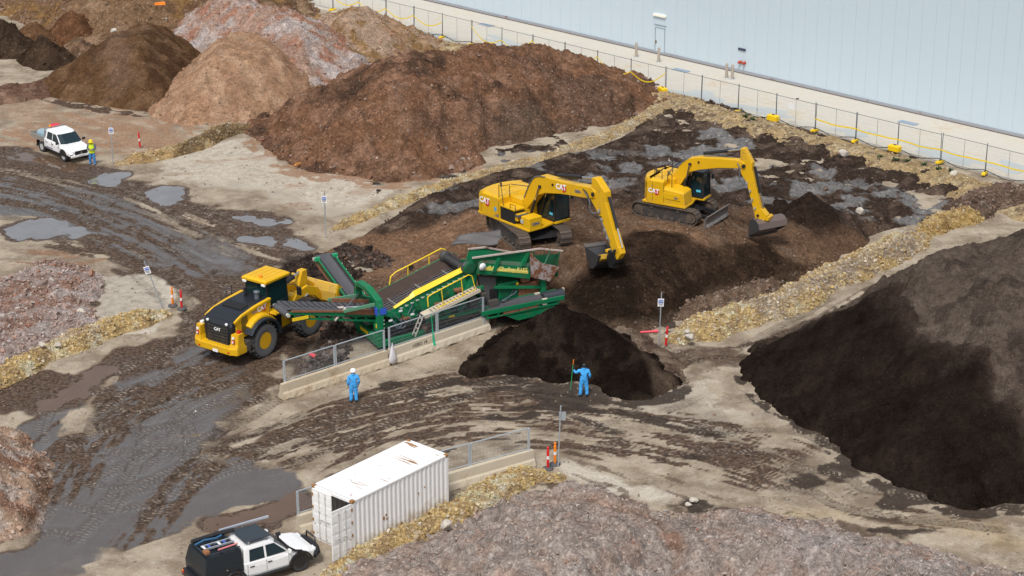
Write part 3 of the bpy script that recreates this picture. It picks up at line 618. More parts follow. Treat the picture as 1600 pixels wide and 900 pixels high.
def heap(name, label, cat, toe, slope, cap, colf, res=0.17, material=None, st=None, seed=0, amp=(0.5, 0.18, 0.07), soft=1.2, extra=None, world=False, group=None, lump=4.0, ragged=0.15, crease=0.7):
    P = np.array(toe, float) if world else GP(toe)
    P = smooth_line(P, 4, True)
    def zf(x, y):
        n1 = fbm(x, y, lump, 4, 100 + seed); n2 = fbm(x, y, 1.1, 4, 200 + seed); n3 = fbm(x, y, 0.42, 3, 300 + seed)
        d = poly_sdf(x, y, P) + 0.45 * n1 * amp[0] + 0.12 * n2
        c = cap(x, y) if callable(cap) else cap
        z = smin(d * slope, c + amp[0] * n1 + 0 * d, soft)
        w = sstep(-0.1, 0.8, d)
        rg = 1 - np.abs(fbm(x, y, 1.5, 4, 350 + seed)) * 1.6; cl = np.clip(fbm(x, y, 0.55, 3, 360 + seed), 0, 1)
        z = z + w * (amp[1] * n2 + amp[2] * n3 - amp[1] * crease * sstep(0.55, 1.0, rg) + amp[2] * 2.4 * cl ** 1.5)
        z = z + ragged * sstep(1.5, 0.1, d) * sstep(-0.6, 0.1, d) * np.clip(n2 + 0.2, 0, 1)
        return extra(x, y, z, d) if extra else z
    bb = (P[:, 0].min() - .6, P[:, 0].max() + .6, P[:, 1].min() - .6, P[:, 1].max() + .6)
    bb = (max(bb[0], -56), min(bb[1], 56), max(bb[2], 60), min(bb[3], 190))
    return surface(name, label, cat, zf, colf, bb, res, material or SOIL, st, seed, group=group)

def pal(*cols, s=3.0, seed=0, patches=(), zcol=None):
    """colour of a heap: noise-mixed earth tones, with patches [(outline px at height z, colour, softness, amount)]"""
    PP = [(GP(p, z), c, so, am) for p, z, c, so, am in patches]
    def f(x, y, z):
        a = fbm(x, y, s, 5, 400 + seed) * 0.5 + 0.5; b = fbm(x, y, s * 0.35, 4, 450 + seed) * 0.5 + 0.5
        C = np.tile(np.array(cols[0], float), (len(x), 1))
        if len(cols) > 1: C = mixc(C, cols[1], sstep(0.35, 0.7, a))
        if len(cols) > 2: C = mixc(C, cols[2], sstep(0.52, 0.75, b))
        if len(cols) > 3: C = mixc(C, cols[3], sstep(0.55, 0.8, 1 - b) * sstep(0.4, 0.6, a))
        nb = fbm(x, y, 1.3, 4, 470 + seed)
        for P, c, so, am in PP: C = mixc(C, c, sstep(-so, so, poly_sdf(x, y, P) + so * 0.9 * nb) * am)
        if zcol: C = mixc(C, zcol[0], sstep(zcol[1], zcol[2], z + 0.25 * nb) * zcol[3])
        return C
    return f

BLACK, DBRN, BRN, RBRN = (0.0145, 0.0098, 0.0074), (0.070, 0.043, 0.027), (0.135, 0.085, 0.055), (0.200, 0.104, 0.060)
TAN, PINK, PGREY, GREY, OLIVE, YEL1, YEL2 = (0.30, 0.205, 0.140), (0.34, 0.215, 0.165), (0.40, 0.33, 0.30), (0.30, 0.265, 0.24), (0.20, 0.135, 0.065), (0.52, 0.36, 0.135), (0.60, 0.46, 0.24)
SP_RUB = [(0.45, 0.40, 0.36), (0.30, 0.20, 0.16), (0.22, 0.16, 0.13), (0.55, 0.50, 0.45), (0.35, 0.16, 0.10)]
SP_YEL = [(0.58, 0.42, 0.16), (0.64, 0.50, 0.27), (0.50, 0.33, 0.10), (0.70, 0.63, 0.50), (0.40, 0.28, 0.14)]
SP_BRN = [(0.20, 0.13, 0.09), (0.30, 0.22, 0.16), (0.13, 0.08, 0.05), (0.40, 0.34, 0.28)]
SP_BLK = [(0.02, 0.015, 0.012), (0.04, 0.03, 0.022), (0.065, 0.05, 0.04), (0.012, 0.010, 0.009)]

# big black heap on the right with a dry brown top
edge_line = GP([(1375, 447, 4.9), (1410, 490, 4.7), (1450, 520, 4.6), (1500, 545, 4.4), (1560, 580, 4.1), (1640, 625, 3.9), (1800, 700, 3.8)])
def right_col(x, y, z):
    U, V, L = line_uv(x, y, np.vstack([[G(1190, 545)], edge_line])); nb = fbm(x, y, 1.6, 5, 61)
    C = mixc(np.tile(np.array(BLACK), (len(x), 1)), (0.027, 0.0185, 0.014), fbm(x, y, 1.2, 4, 64) * .5 + .5)
    top = mixc(np.tile(np.array((0.092, 0.068, 0.053)), (len(x), 1)), (0.135, 0.105, 0.082), fbm(x, y, 2.5, 5, 62) * 0.5 + 0.5)
    top = mixc(top, (0.045, 0.034, 0.028), sstep(0.25, 0.6, fbm(x, y, 1.1, 4, 66)) * 0.6)
    t = 0.35 * sstep(-1.2, 1.8, V + 0.8 * nb + 0.4 * fbm(x, y, 0.5, 3, 67)) + 0.65 * sstep(-0.1, 0.35, V + 0.9 * nb - 0.2 + 0.3 * fbm(x, y, 0.5, 3, 67)); mid = mixc(C, (0.045, 0.031, 0.024), sstep(-1.0, 0.2, V + 0.4 * nb))
    return mid * (1 - t[:, None]) + top * t[:, None]
def right_extra(x, y, z, d):
    U, V, L = line_uv(x, y, edge_line); nb = fbm(x, y, 1.5, 4, 71)
    z = z + 0.30 * np.exp(-((V + 0.3 * nb) / 0.45) ** 2) * sstep(1, 4, z) - 0.22 * np.exp(-((V - 1.0 + 0.4 * nb) / 0.5) ** 2) * sstep(1, 4, z)
    for off in (0.1, 0.9, 1.9, 3.1, 4.6): z = z + 0.20 * sstep(-0.07, 0.07, V - off + 0.75 * nb + 0.25 * fbm(x, y, 0.6, 3, 73)) * sstep(1, 3.5, z) * sstep(-0.3, 0.3, fbm(x, y, 3.0, 2, 74 + int(off * 10)) + 0.1) - 0.03 * off * 0
    rid = 1 - np.abs(fbm(x * 0.7 + y * 0.7, (y - x) * 0.35, 1.6, 3, 72)); z = z + 0.16 * sstep(0.75, 1.0, rid) * sstep(0.0, 1.5, V) * sstep(1, 4, z)
    return z
heap("compost_heap", "huge black compost heap with a brown crusted top, at the right edge", "soil heap",
     [(1180, 548), (1168, 592), (1215, 640), (1296, 688), (1330, 722), (1410, 765), (1480, 785), (1522, 796), (1560, 788), (1620, 790), (1800, 800), (2150, 700), (2050, 470), (1820, 390), (1640, 392), (1500, 440), (1380, 470), (1270, 505)],
     0.70, lambda x, y: 5.0 + 0.10 * np.clip(x - 19, 0, 12), right_col, 0.12, SOILB, (2600, (0.03, 0.09), SP_BLK), 1, (0.32, 0.13, 0.045), 0.6, right_extra, ragged=0.35)
# black heap behind the worker with the shovel
heap("compost_heap", "smaller rounded black compost heap behind the blue worker with the shovel", "soil heap",
     [(722, 580), (740, 560), (790, 520), (880, 505), (960, 520), (1010, 550), (1056, 592), (1052, 612), (1010, 625), (970, 624), (938, 606), (905, 596), (860, 594), (790, 584), (735, 590)],
     0.70, 3.0, pal(BLACK, (0.034, 0.023, 0.017), (0.013, 0.009, 0.007), s=2.0, seed=3, patches=[([(985, 525), (1060, 590), (1055, 612), (1040, 600), (1000, 560)], 0.8, (0.10, 0.07, 0.05), .5, .8)]), 0.11, SOILB, (1600, (0.03, 0.08), SP_BLK), 2, (0.24, 0.11, 0.04), 0.6, ragged=0.3)
heap("soil_bank", "low brown bank behind the right of the smaller black heap", "soil bank",
     [(930, 500), (980, 505), (1035, 545), (1075, 585), (1062, 605), (1040, 600), (1000, 560), (940, 525)], 0.4, 0.45,
     pal((0.14, 0.10, 0.07), (0.20, 0.15, 0.11), (0.09, 0.06, 0.045), s=1.5, seed=5), 0.13, SOIL, (200, (0.03, 0.12), SP_BRN), 4, (0.1, 0.05, 0.03), 0.4)

# bench of excavated soil that both excavators stand on
BENCH_Z = 2.6
EX1, EX2 = (0.8, 111.3), (9.65, 114.9)
bench_ctrl = [(530, 388, .1), (560, 372, .35), (600, 360, .6), (680, 322, .8), (640, 405, .5), (720, 355, 1.5), (735, 385, 1.9), (800, 375, 2.5), (890, 392, 2.6), (850, 345, 2.5), (900, 335, 2.3), (950, 380, 2.7), (985, 352, 2.7), (1040, 355, 2.6),
 (1100, 362, 2.6), (1150, 362, 2.3), (1200, 372, 1.7), (1250, 400, 1.1), (1255, 342, 2.0), (1290, 372, 1.1), (1330, 350, .8), (900, 262, .9), (1000, 232, .45), (1000, 285, 1.2), (1100, 200, .15), (1150, 220, .15), (1200, 230, .15), (1200, 272, .3), (1300, 262, .12), (1300, 305, .3), (1250, 240, .12), (1350, 280, .12),
 (1400, 300, .12), (1460, 315, .12), (800, 292, 1.0), (1050, 182, .3), (1150, 300, .8), (1100, 265, .5), (760, 320, 1.6), (1120, 420, 1.5), (1000, 430, 1.8), (700, 300, .8)]
bc = np.array([(*G(a, b, z), z) for a, b, z in bench_ctrl])
bench_toe = smooth_line(GP([(515, 394), (560, 370), (690, 300), (800, 272), (960, 218), (1040, 170), (1090, 158), (1180, 178), (1290, 213), (1390, 243), (1470, 265), (1512, 292), (1515, 318), (1480, 342), (1400, 357), (1350, 377), (1315, 397), (1290, 417), (1240, 447), (1130, 464), (1085, 484), (1030, 512), (960, 524), (895, 512), (850, 478), (760, 446), (640, 436), (575, 418)]), 4, True)
def bench_z(x, y):
    num = np.zeros_like(x); den = np.full_like(x, 1e-12)
    for a, b, z in bc:
        w = np.exp(-((x - a) ** 2 + (y - b) ** 2) / (2 * 2.3 ** 2)) + 1e-7 / (1 + (x - a) ** 2 + (y - b) ** 2); num += w * z; den += w
    z = num / den; n1 = fbm(x, y, 3.0, 4, 81); n2 = fbm(x, y, 1.0, 4, 82); n3 = fbm(x, y, 0.4, 3, 83)
    rough = sstep(116, 119, y + 0.3 * x * 0) * 1.0
    z = z + 0.22 * n1 + (0.10 + 0.12 * rough) * n2 + 0.05 * n3 + rough * 0.30 * sstep(0.15, 0.7, fbm(x, y, 1.8, 3, 84)) * sstep(136, 122, y)
    d = poly_sdf(x, y, bench_toe) + 0.25 * n1
    z = smin(z, d * 0.66 + 0.05 * n2, 0.5); z = np.where(y > 125, np.maximum(z, -0.02 + 0.05 * n2 + 0.04 * n1), z)
    # grooves left by grading on the left ramp
    ramp = sstep(1.0, -3.0, x) * sstep(119, 116, y); z = z + ramp * 0.07 * np.sin((y - 0.62 * x) * 3.2 + 1.5 * n1)
    for cx, cy, hd in ((EX1[0] + .15, EX1[1] - .35, R(-67)), (EX2[0], EX2[1], R(-32))):
        u = (x - cx) * math.cos(hd) + (y - cy) * math.sin(hd); v = -(x - cx) * math.sin(hd) + (y - cy) * math.cos(hd)
        f = sstep(1.25, 0.9, np.maximum(np.abs(u) / 2.7, np.abs(v) / 1.9)); z = z * (1 - f) + (BENCH_Z - 0.02 + 0.02 * n2) * f
    # spoil tipped under the buckets
    a, b = G(1262, 350, 0.8); z = np.maximum(z, 2.9 - 0.75 * np.hypot(x - a, y - b) + 0.12 * n2)
    a, b = G(800, 398, 1.6); z = np.maximum(z, 1.9 - 0.35 * np.hypot((x - a) * .6, y - b) + 0.1 * n2)
    return z
slabs = [[(910, 245), (960, 240), (965, 256), (925, 258)], [(960, 262), (1000, 258), (1012, 268), (975, 275)], [(1010, 225), (1040, 228), (1035, 240), (1008, 240)], [(1085, 198), (1130, 195), (1140, 208), (1095, 212)], [(1120, 205), (1180, 210), (1175, 222), (1118, 225)],
 [(1060, 225), (1110, 220), (1150, 232), (1110, 245), (1065, 240)], [(1230, 285), (1290, 280), (1300, 292), (1240, 296)], [(1270, 318), (1310, 315), (1320, 330), (1285, 335)], [(1340, 325), (1370, 328), (1365, 345), (1338, 340)], [(1410, 295), (1470, 300), (1475, 320), (1420, 322)], [(1360, 290), (1400, 292), (1395, 305), (1365, 303)],
 [(1120, 285), (1160, 280), (1190, 288), (1140, 300)], [(1170, 262), (1200, 262), (1195, 272), (1165, 272)], [(1400, 325), (1450, 325), (1440, 340), (1395, 338)], [(1330, 300), (1355, 306), (1345, 318), (1325, 312)], [(985, 232), (1000, 236), (990, 245)], [(1280, 250), (1310, 262), (1300, 270), (1275, 262)], [(1150, 250), (1200, 240), (1215, 250), (1165, 258)]]
slabP = [GP(p, 0.6) for p in slabs]
blackface = GP([(905, 412, 2.3), (945, 385, 2.6), (985, 352, 2.7), (1030, 356, 2.6), (1100, 368, 2.6), (1200, 378, 1.7), (1250, 395, 1.2), (1290, 417, 0), (1235, 448, 0), (1130, 466, 0), (1085, 486, 0), (1030, 514, 0), (960, 530, 0), (890, 515, 0), (860, 480, 0)])
blackfront = GP([(900, 425, 2.0), (960, 400, 2.5), (985, 430, 1.8), (1000, 480, .8), (1010, 515, 0), (960, 530, 0), (890, 515, 0), (862, 482, 0)])
def bench_col(x, y, z):
    a = fbm(x, y, 2.6, 5, 91); b = fbm(x, y, 0.9, 4, 92)
    back = sstep(116.5, 119.5, y + 1.2 * a + 0.12 * np.abs(x - 8) * 0)
    C = mixc(np.tile(np.array((0.200, 0.120, 0.074)), (len(x), 1)), (0.125, 0.076, 0.048), a * .5 + .5)
    C = mixc(C, (0.20, 0.14, 0.10), sstep(0.2, 0.7, b) * 0.6)
    lr = sstep(2.0, -5.0, x + a) * (1 - back); C = mixc(C, (0.27, 0.155, 0.092), lr * 0.65)
    C = mixc(C, (0.048, 0.034, 0.027), back * 0.92); C = mixc(C, (0.12, 0.085, 0.065), back * sstep(0.1, 0.6, b) * 0.8)
    C = mixc(C, (0.21, 0.15, 0.11), back * sstep(0.3, 0.7, fbm(x, y, 1.7, 4, 93)) * 0.5)
    film = sstep(0.18, 0.34, fbm(x * 0.42, y * 1.0, 1.5, 4, 95)) * back * sstep(117, 121, y) * sstep(139, 134, y + 0.3 * x)
    slab = film * 0.85
    for P in slabP: slab = np.maximum(slab, sstep(-0.12, 0.12, poly_sdf(x, y, P) + 0.5 * a + 0.35 * b))
    C = mixc(C, (0.225, 0.218, 0.212), slab * 0.78)
    d = poly_sdf(x, y, blackface); C = mixc(C, (0.034, 0.022, 0.015), sstep(-0.4, 0.5, d + 0.5 * a) * 0.97)
    C = mixc(C, (0.075, 0.046, 0.030), sstep(-0.4, 0.5, d + 0.5 * a) * sstep(0.1, 0.5, b) * 0.6)
    d = poly_sdf(x, y, blackfront); C = mixc(C, (0.024, 0.016, 0.011), sstep(-0.4, 0.4, d + 0.3 * a) * 0.9); C = mixc(C, (0.11, 0.075, 0.052), sstep(0.55, 0.15, z + 0.15 * a) * sstep(112, 109, y) * 0.8)
    px, py = G(1262, 350, 0.8); C = mixc(C, (0.035, 0.023, 0.017), sstep(3.4, 2.0, np.hypot(x - px, y - py) + 0.6 * a))
    return np.concatenate([C, (1 - 0.72 * slab * (0.6 + 0.4 * b))[:, None]], 1)
bb = (bench_toe[:, 0].min() - .5, bench_toe[:, 0].max() + .5, bench_toe[:, 1].min() - .5, bench_toe[:, 1].max() + .5)
surface("excavated_bench", "rough brown and black bench of dug soil under both excavators", "soil bank", bench_z, bench_col, bb, 0.14, SOILD, (4200, (0.04, 0.22), SP_BRN + [(0.5, 0.47, 0.43)]), 8)

# heaps of the upper left
def mound_extra(x, y, z, d):
    g = fbm(x * 0.9, y * 0.22, 1.0, 4, 77); z = z + 0.35 * np.minimum(g, 0.25) * sstep(0.3, 1.5, d) * sstep(4.6, 3.0, z)
    for (px, py, zz, rr, dp) in ((800, 205, 1.6, 2.6, 1.1), (770, 150, 3.0, 1.7, .45), (655, 215, 2.0, .9, .5), (900, 150, 2.6, 2.4, .6), (560, 150, 3.0, 1.8, .4), (860, 185, 1.8, 1.8, .7), (720, 110, 4.2, 2.2, .35), (600, 200, 2.0, 1.4, .4), (500, 200, 1.5, 1.2, .4), (530, 225, 1.2, 1.0, .3)):
        a, b = G(px, py, zz); z = z - dp * np.exp(-(((x - a) ** 2 + (y - b) ** 2) / rr ** 2) ** 3)
    return z
heap("soil_heap", "broad reddish brown rubble mound with a flat top in the middle distance", "soil heap",
     [(385, 205), (425, 235), (462, 262), (540, 276), (610, 283), (690, 276), (760, 252), (840, 226), (930, 202), (1020, 172), (1045, 155), (1010, 128), (900, 104), (760, 118), (600, 138), (480, 158), (410, 182)],
     0.62, lambda x, y: 4.6 - 0.26 * np.clip(-7 - x, 0, 20) - 0.30 * np.clip(x + 3, 0, 20), pal(RBRN, (0.150, 0.084, 0.053), (0.245, 0.138, 0.088), (0.090, 0.054, 0.037), s=3.2, seed=21,
     patches=[([(690, 180), (760, 170), (820, 200), (760, 235), (700, 240)], 2.0, (0.27, 0.15, 0.095), 1.2, .55), ([(760, 165), (860, 150), (920, 190), (830, 220), (770, 215)], 2.2, (0.115, 0.082, 0.06), 1.0, .7), ([(830, 110), (960, 120), (1010, 150), (900, 160)], 2.5, (0.13, 0.08, 0.055), 1.2, .8)]),
     0.155, SOILM, (3400, (0.05, 0.24), SP_BRN + SP_RUB), 21, (0.50, 0.19, 0.09), 0.8, mound_extra, ragged=0.5, crease=0.75)
heap("soil_heap", "dark brown steep heap behind the white tray truck", "soil heap",
     [(52, 142), (80, 152), (130, 162), (180, 169), (228, 173), (262, 170), (310, 150), (350, 112), (310, 82), (220, 84), (150, 98), (90, 122)], 0.74, 3.7, pal((0.120, 0.066, 0.033), (0.085, 0.046, 0.025), (0.165, 0.095, 0.052), s=2.8, seed=23,
     patches=[([(170, 60), (215, 50), (190, 90), (150, 100)], 3.5, (0.17, 0.105, 0.07), 1.0, .7)]), 0.2, SOIL, (900, (0.04, 0.14), SP_BRN), 23, (0.30, 0.10, 0.05), 0.25)
heap("soil_heap", "tan pink heap between the dark brown heap and the broad reddish mound", "soil heap",
     [(235, 176), (290, 194), (340, 193), (400, 190), (470, 175), (520, 150), (480, 104), (360, 88), (265, 120)], 0.74, 3.5, pal((0.38, 0.225, 0.135), (0.33, 0.195, 0.12), (0.43, 0.275, 0.175), s=3.0, seed=25), 0.2, SOIL, (900, (0.05, 0.18), SP_BRN), 25, (0.30, 0.10, 0.05), 0.25)
heap("rubble_heap", "pinkish grey crushed rubble heap behind the tan heap", "rubble heap",
     [(240, 95), (310, 118), (430, 162), (540, 152), (610, 122), (590, 80), (480, 50), (380, 36), (250, 50)], 0.62, 4.3, pal((0.40, 0.265, 0.20), (0.45, 0.35, 0.30), (0.38, 0.195, 0.13), (0.50, 0.43, 0.40), s=2.6, seed=27), 0.21, SOILR, (3200, (0.06, 0.24), SP_RUB), 27, (0.6, 0.2, 0.10), 1.0)
heap("soil_heap", "olive brown and orange mound in front of the fence's far end", "soil heap",
     [(480, 120), (560, 128), (640, 108), (692, 84), (690, 66), (620, 54), (540, 50), (440, 52), (430, 90)], 0.60, 3.7, pal((0.37, 0.23, 0.135), (0.44, 0.31, 0.22), (0.31, 0.185, 0.085), s=3.0, seed=29,
     patches=[([(400, 10), (470, 30), (560, 80), (580, 110), (540, 110), (480, 60), (400, 30)], 2.5, (0.21, 0.132, 0.055), 1.2, .9), ([(620, 60), (680, 75), (690, 90), (640, 95)], 1.5, (0.24, 0.125, 0.07), 1.0, .8)]), 0.22, SOILR, (2200, (0.06, 0.22), SP_RUB), 29, (0.45, 0.18, 0.08), 1.0)
heap("soil_ridge", "long brown ridge of heaps across the far upper left", "soil heap",
     [(40, 64), (120, 86), (200, 90), (280, 78), (360, 62), (430, 56), (480, 42), (500, 20), (470, -20), (380, -60), (150, -60), (-60, -10), (0, 20), (40, 40)], 0.55, 3.6, pal((0.23, 0.140, 0.080), (0.165, 0.095, 0.056), (0.32, 0.21, 0.13), (0.27, 0.155, 0.065), s=5.0, seed=31,
     patches=[([(255, 45), (400, 20), (480, 40), (420, 50), (300, 60)], 3.0, (0.42, 0.36, 0.335), 1.2, .7), ([(420, 15), (560, 15), (640, 5), (560, 0), (430, 0)], 3.2, (0.23, 0.16, 0.085), 1.2, .7)]), 0.26, SOILR, (3200, (0.08, 0.3), SP_BRN + SP_RUB), 31, (1.1, 0.35, 0.12), 1.2)
for i, (nm, lb, cx, cy, rx, ry, hh, cc) in enumerate([
    ("soil_heap", "small black heap at the left edge of the photo's far yard", 2, 76, 66, 17, 3.0, (0.052, 0.034, 0.023)),
    ("soil_heap", "small black heap second from the left edge in the far yard", 74, 94, 46, 16, 2.7, (0.055, 0.035, 0.023)),
    ("soil_heap", "small orange brown heap between two black ones, far left", 54, 70, 52, 15, 2.4, (0.16, 0.085, 0.045)),
    ("soil_heap", "small reddish brown heap behind the dark brown steep heap", 118, 64, 66, 18, 3.0, (0.12, 0.058, 0.030)),
    ("soil_heap", "small light brown heap left of the dark brown steep heap", 122, 84, 36, 11, 1.7, (0.17, 0.105, 0.065))]):
    toe = [(cx + rx * math.cos(t), cy + ry * math.sin(t)) for t in np.linspace(0, 2 * math.pi, 12, endpoint=False)]
    heap(nm, lb, "soil heap", toe, 0.75, hh, pal(cc, tuple(v * 0.7 for v in cc), tuple(v * 1.4 for v in cc), s=1.5, seed=40 + i), 0.24, SOIL, (260, (0.06, 0.22), SP_BRN), 40 + i, (0.4, 0.2, 0.1), 0.5)
heap("soil_bank", "long low reddish bank in front of the small black heaps", "soil bank", [(-30, 148), (40, 135), (110, 120), (160, 108), (180, 118), (120, 140), (40, 158), (-30, 168)], 0.5, 0.9, pal((0.19, 0.11, 0.075), (0.14, 0.08, 0.055), (0.25, 0.16, 0.11), s=2, seed=48), 0.22, SOIL, (300, (0.05, 0.15), SP_BRN), 48, (0.3, 0.12, 0.06), 0.5)

# rubble in the foreground and on the left
heap("rubble_heap", "wide pinkish grey crushed rubble mound along the bottom edge", "rubble heap",
     [(530, 905), (600, 862), (700, 820), (780, 778), (850, 762), (930, 762), (1000, 786), (1070, 800), (1150, 800), (1200, 806), (1290, 818), (1360, 838), (1430, 856), (1520, 880), (1640, 905), (1800, 960), (1700, 1150), (500, 1150)],
     0.34, lambda x, y: 1.35 + 0.35 * np.sin(x * 0.45 + 1) + 0.02 * (78 - y), pal((0.385, 0.318, 0.272), (0.44, 0.380, 0.338), (0.385, 0.290, 0.238), (0.325, 0.264, 0.225), s=2.2, seed=51,
     patches=[([(830, 775), (930, 770), (1020, 800), (980, 830), (880, 800)], .6, (0.43, 0.285, 0.21), .8, .7), ([(980, 815), (1030, 820), (1080, 860), (1060, 870), (1010, 835)], .8, (0.27, 0.15, 0.10), .4, .8), ([(1200, 815), (1320, 835), (1500, 900), (1250, 900)], .8, (0.44, 0.38, 0.35), 1.0, .7)]),
     0.11, SOILR, (15000, (0.03, 0.15), SP_RUB), 51, (0.62, 0.22, 0.07), 0.5, crease=1.2)
heap("rubble_heap", "pink and brown rubble mound at the lower left edge", "rubble heap", [(-80, 880), (0, 850), (50, 822), (76, 770), (70, 715), (25, 680), (-10, 668), (-80, 660)], 0.62, 1.9, pal((0.45, 0.31, 0.22), (0.34, 0.195, 0.13), (0.53, 0.43, 0.36), s=1.6, seed=53,
     patches=[([(40, 830), (80, 770), (72, 715), (30, 685), (50, 720), (55, 780)], 0.2, (0.12, 0.065, 0.04), .3, .8)]), 0.11, SOILR, (2200, (0.03, 0.18), SP_RUB), 53, (0.35, 0.18, 0.08), 0.6)
heap("rubble_heap", "low purplish grey rubble spread on the left island", "rubble heap", [(-60, 470), (20, 430), (80, 405), (140, 418), (158, 445), (142, 480), (146, 520), (100, 535), (20, 560), (-60, 600)], 0.3, 0.30, pal((0.36, 0.28, 0.245), (0.32, 0.195, 0.145), (0.43, 0.36, 0.33), (0.24, 0.15, 0.115), s=2.0, seed=55), 0.13, SOILR, (3600, (0.04, 0.24), SP_RUB), 55, (0.14, 0.08, 0.05), 0.4)

# banks of yellow sandstone rubble edging the yard
def bank(label, px, hw, h, colf, seed, st, res=0.12, name="sandstone_bank", material=None):
    st = (int(st[0] * 1.2), (st[1][0], min(st[1][1], 0.24)), st[2])
    P = smooth_line(GP(px), 6)
    def zf(x, y):
        U, V, L = line_uv(x, y, P); n1 = fbm(x, y, 2.2, 4, 600 + seed); n2 = fbm(x, y, 0.7, 4, 620 + seed)
        e = np.minimum(U, L - U); tip = np.where(e <= 1e-6, 1.0, 0.0)
        d = np.abs(V) / (hw * (1 + 0.22 * n1) * (0.55 + 0.45 * sstep(0, 1.8, e)))
        hh = h * (1 + 0.35 * n1) * (0.35 + 0.65 * sstep(-0.2, 1.8, e))
        return hh * (1 - d ** 1.8) + 0.09 * n2 * sstep(1.3, 0.8, d)
    bb = (P[:, 0].min() - hw * 1.4, P[:, 0].max() + hw * 1.4, P[:, 1].min() - hw * 1.4, P[:, 1].max() + hw * 1.4)
    return surface(name, label, "rubble bank", zf, colf, bb, res, material or SOILY, st, seed, toe_st=False)
ycol = lambda sd, *pt: pal((0.48, 0.340, 0.155), (0.55, 0.43, 0.25), (0.34, 0.235, 0.125), (0.60, 0.52, 0.39), s=1.2, seed=sd, patches=pt)
bank("yellow sandstone rubble bank on the left island", [(-60, 625), (0, 590), (70, 556), (150, 524), (215, 502), (250, 492)], 1.1, 0.52, ycol(61, ([(-40, 560), (60, 545), (150, 515), (130, 500), (20, 540)], .5, (0.30, 0.22, 0.17), .4, .7)), 61, (2600, (0.04, 0.24), SP_YEL))
bank("yellow sandstone rubble bank along the white container", [(500, 925), (560, 880), (640, 835), (710, 802), (780, 765), (830, 745), (868, 748)], 0.95, 0.42, ycol(62), 62, (2800, (0.04, 0.22), SP_YEL))
bank("broad yellow sandstone rubble bank beside the huge black heap", [(1062, 530), (1110, 512), (1180, 490), (1260, 460), (1330, 425), (1390, 395), (1440, 372)], 1.45, 0.60, ycol(63, ([(1150, 455), (1230, 440), (1330, 400), (1440, 345), (1450, 360), (1300, 440), (1190, 480)], .8, (0.27, 0.215, 0.17), .8, .85)), 63, (5200, (0.05, 0.28), SP_YEL + [(0.62, 0.58, 0.52)]))
bank("olive yellow rubble bank between the bench and the huge black heap", [(1440, 368), (1470, 352), (1500, 345), (1530, 330)], 1.1, 0.7, pal((0.40, 0.27, 0.10), (0.30, 0.19, 0.08), (0.48, 0.35, 0.16), s=1.2, seed=64), 64, (900, (0.05, 0.25), SP_YEL))
bank("thin yellow sand bank between the pale yard and the bench", [(525, 358), (575, 336), (630, 314), (690, 292), (800, 264), (880, 238), (960, 208), (1030, 172), (1045, 160)], 0.75, 0.32, ycol(65, ([(690, 300), (800, 250), (930, 200), (1050, 150), (1060, 165), (900, 240), (700, 310)], .3, (0.36, 0.28, 0.19), .6, .5)), 65, (2200, (0.04, 0.2), SP_YEL), 0.14)
bank("yellow sand strip along the foot of the wire fence", [(640, 70), (760, 88), (880, 122), (960, 148), (1040, 160), (1130, 182), (1230, 212), (1330, 240), (1430, 268), (1530, 302), (1620, 330), (1720, 360)], 2.1, 0.42, pal((0.44, 0.32, 0.17), (0.50, 0.395, 0.24), (0.34, 0.24, 0.13), (0.22, 0.155, 0.10), s=1.4, seed=66), 66, (3600, (0.04, 0.2), SP_YEL + SP_BRN), 0.17)
bank("short yellow rubble bank right of the worker in yellow", [(190, 256), (225, 248), (270, 238), (310, 226), (350, 210), (400, 198)], 1.0, 0.55, pal((0.44, 0.30, 0.14), (0.36, 0.235, 0.11), (0.50, 0.38, 0.22), s=1.2, seed=67, patches=[([(270, 230), (340, 205), (400, 190), (400, 210), (330, 225), (280, 245)], .2, (0.13, 0.085, 0.05), .6, .8)]), 67, (1100, (0.05, 0.22), SP_YEL + SP_BRN), 0.15)
bank("grey and cream rubble bank at the right end of the bench", [(1500, 345), (1530, 322), (1570, 318), (1640, 322)], 1.6, 1.0, pal((0.15, 0.10, 0.075), (0.20, 0.14, 0.10), (0.11, 0.075, 0.055), s=1.2, seed=68), 68, (1400, (0.05, 0.26), SP_BRN + SP_RUB), 0.15, "soil_bank", SOILR)

# spilled and sorted material round the screener
SP_DEB = [(0.30, 0.28, 0.27), (0.10, 0.075, 0.06), (0.16, 0.11, 0.08), (0.45, 0.42, 0.40), (0.05, 0.04, 0.035), (0.30, 0.10, 0.06)]
heap("debris_heap", "dark strip of debris dropped under the screener's tail conveyor", "debris heap", [(470, 605), (478, 570), (500, 535), (520, 505), (548, 505), (548, 530), (545, 560), (555, 580), (510, 595)], 0.6, 0.75, pal((0.075, 0.055, 0.045), (0.13, 0.10, 0.08), (0.045, 0.034, 0.028), s=0.8, seed=71), 0.10, SOILR, (3200, (0.05, 0.3), SP_DEB), 71, (0.25, 0.2, 0.12), 0.4)
heap("debris_heap", "dark heap of oversize behind the loader's bucket", "debris heap", [(430, 440), (446, 418), (480, 402), (530, 404), (560, 425), (560, 455), (520, 465), (450, 458)], 0.35, 0.4, pal((0.045, 0.032, 0.026), (0.07, 0.05, 0.04), (0.03, 0.022, 0.019), s=1.0, seed=72), 0.13, SOILR, (1400, (0.04, 0.2), [(0.04, 0.03, 0.025), (0.09, 0.065, 0.05), (0.16, 0.12, 0.10)]), 72, (0.15, 0.12, 0.07), 0.4)
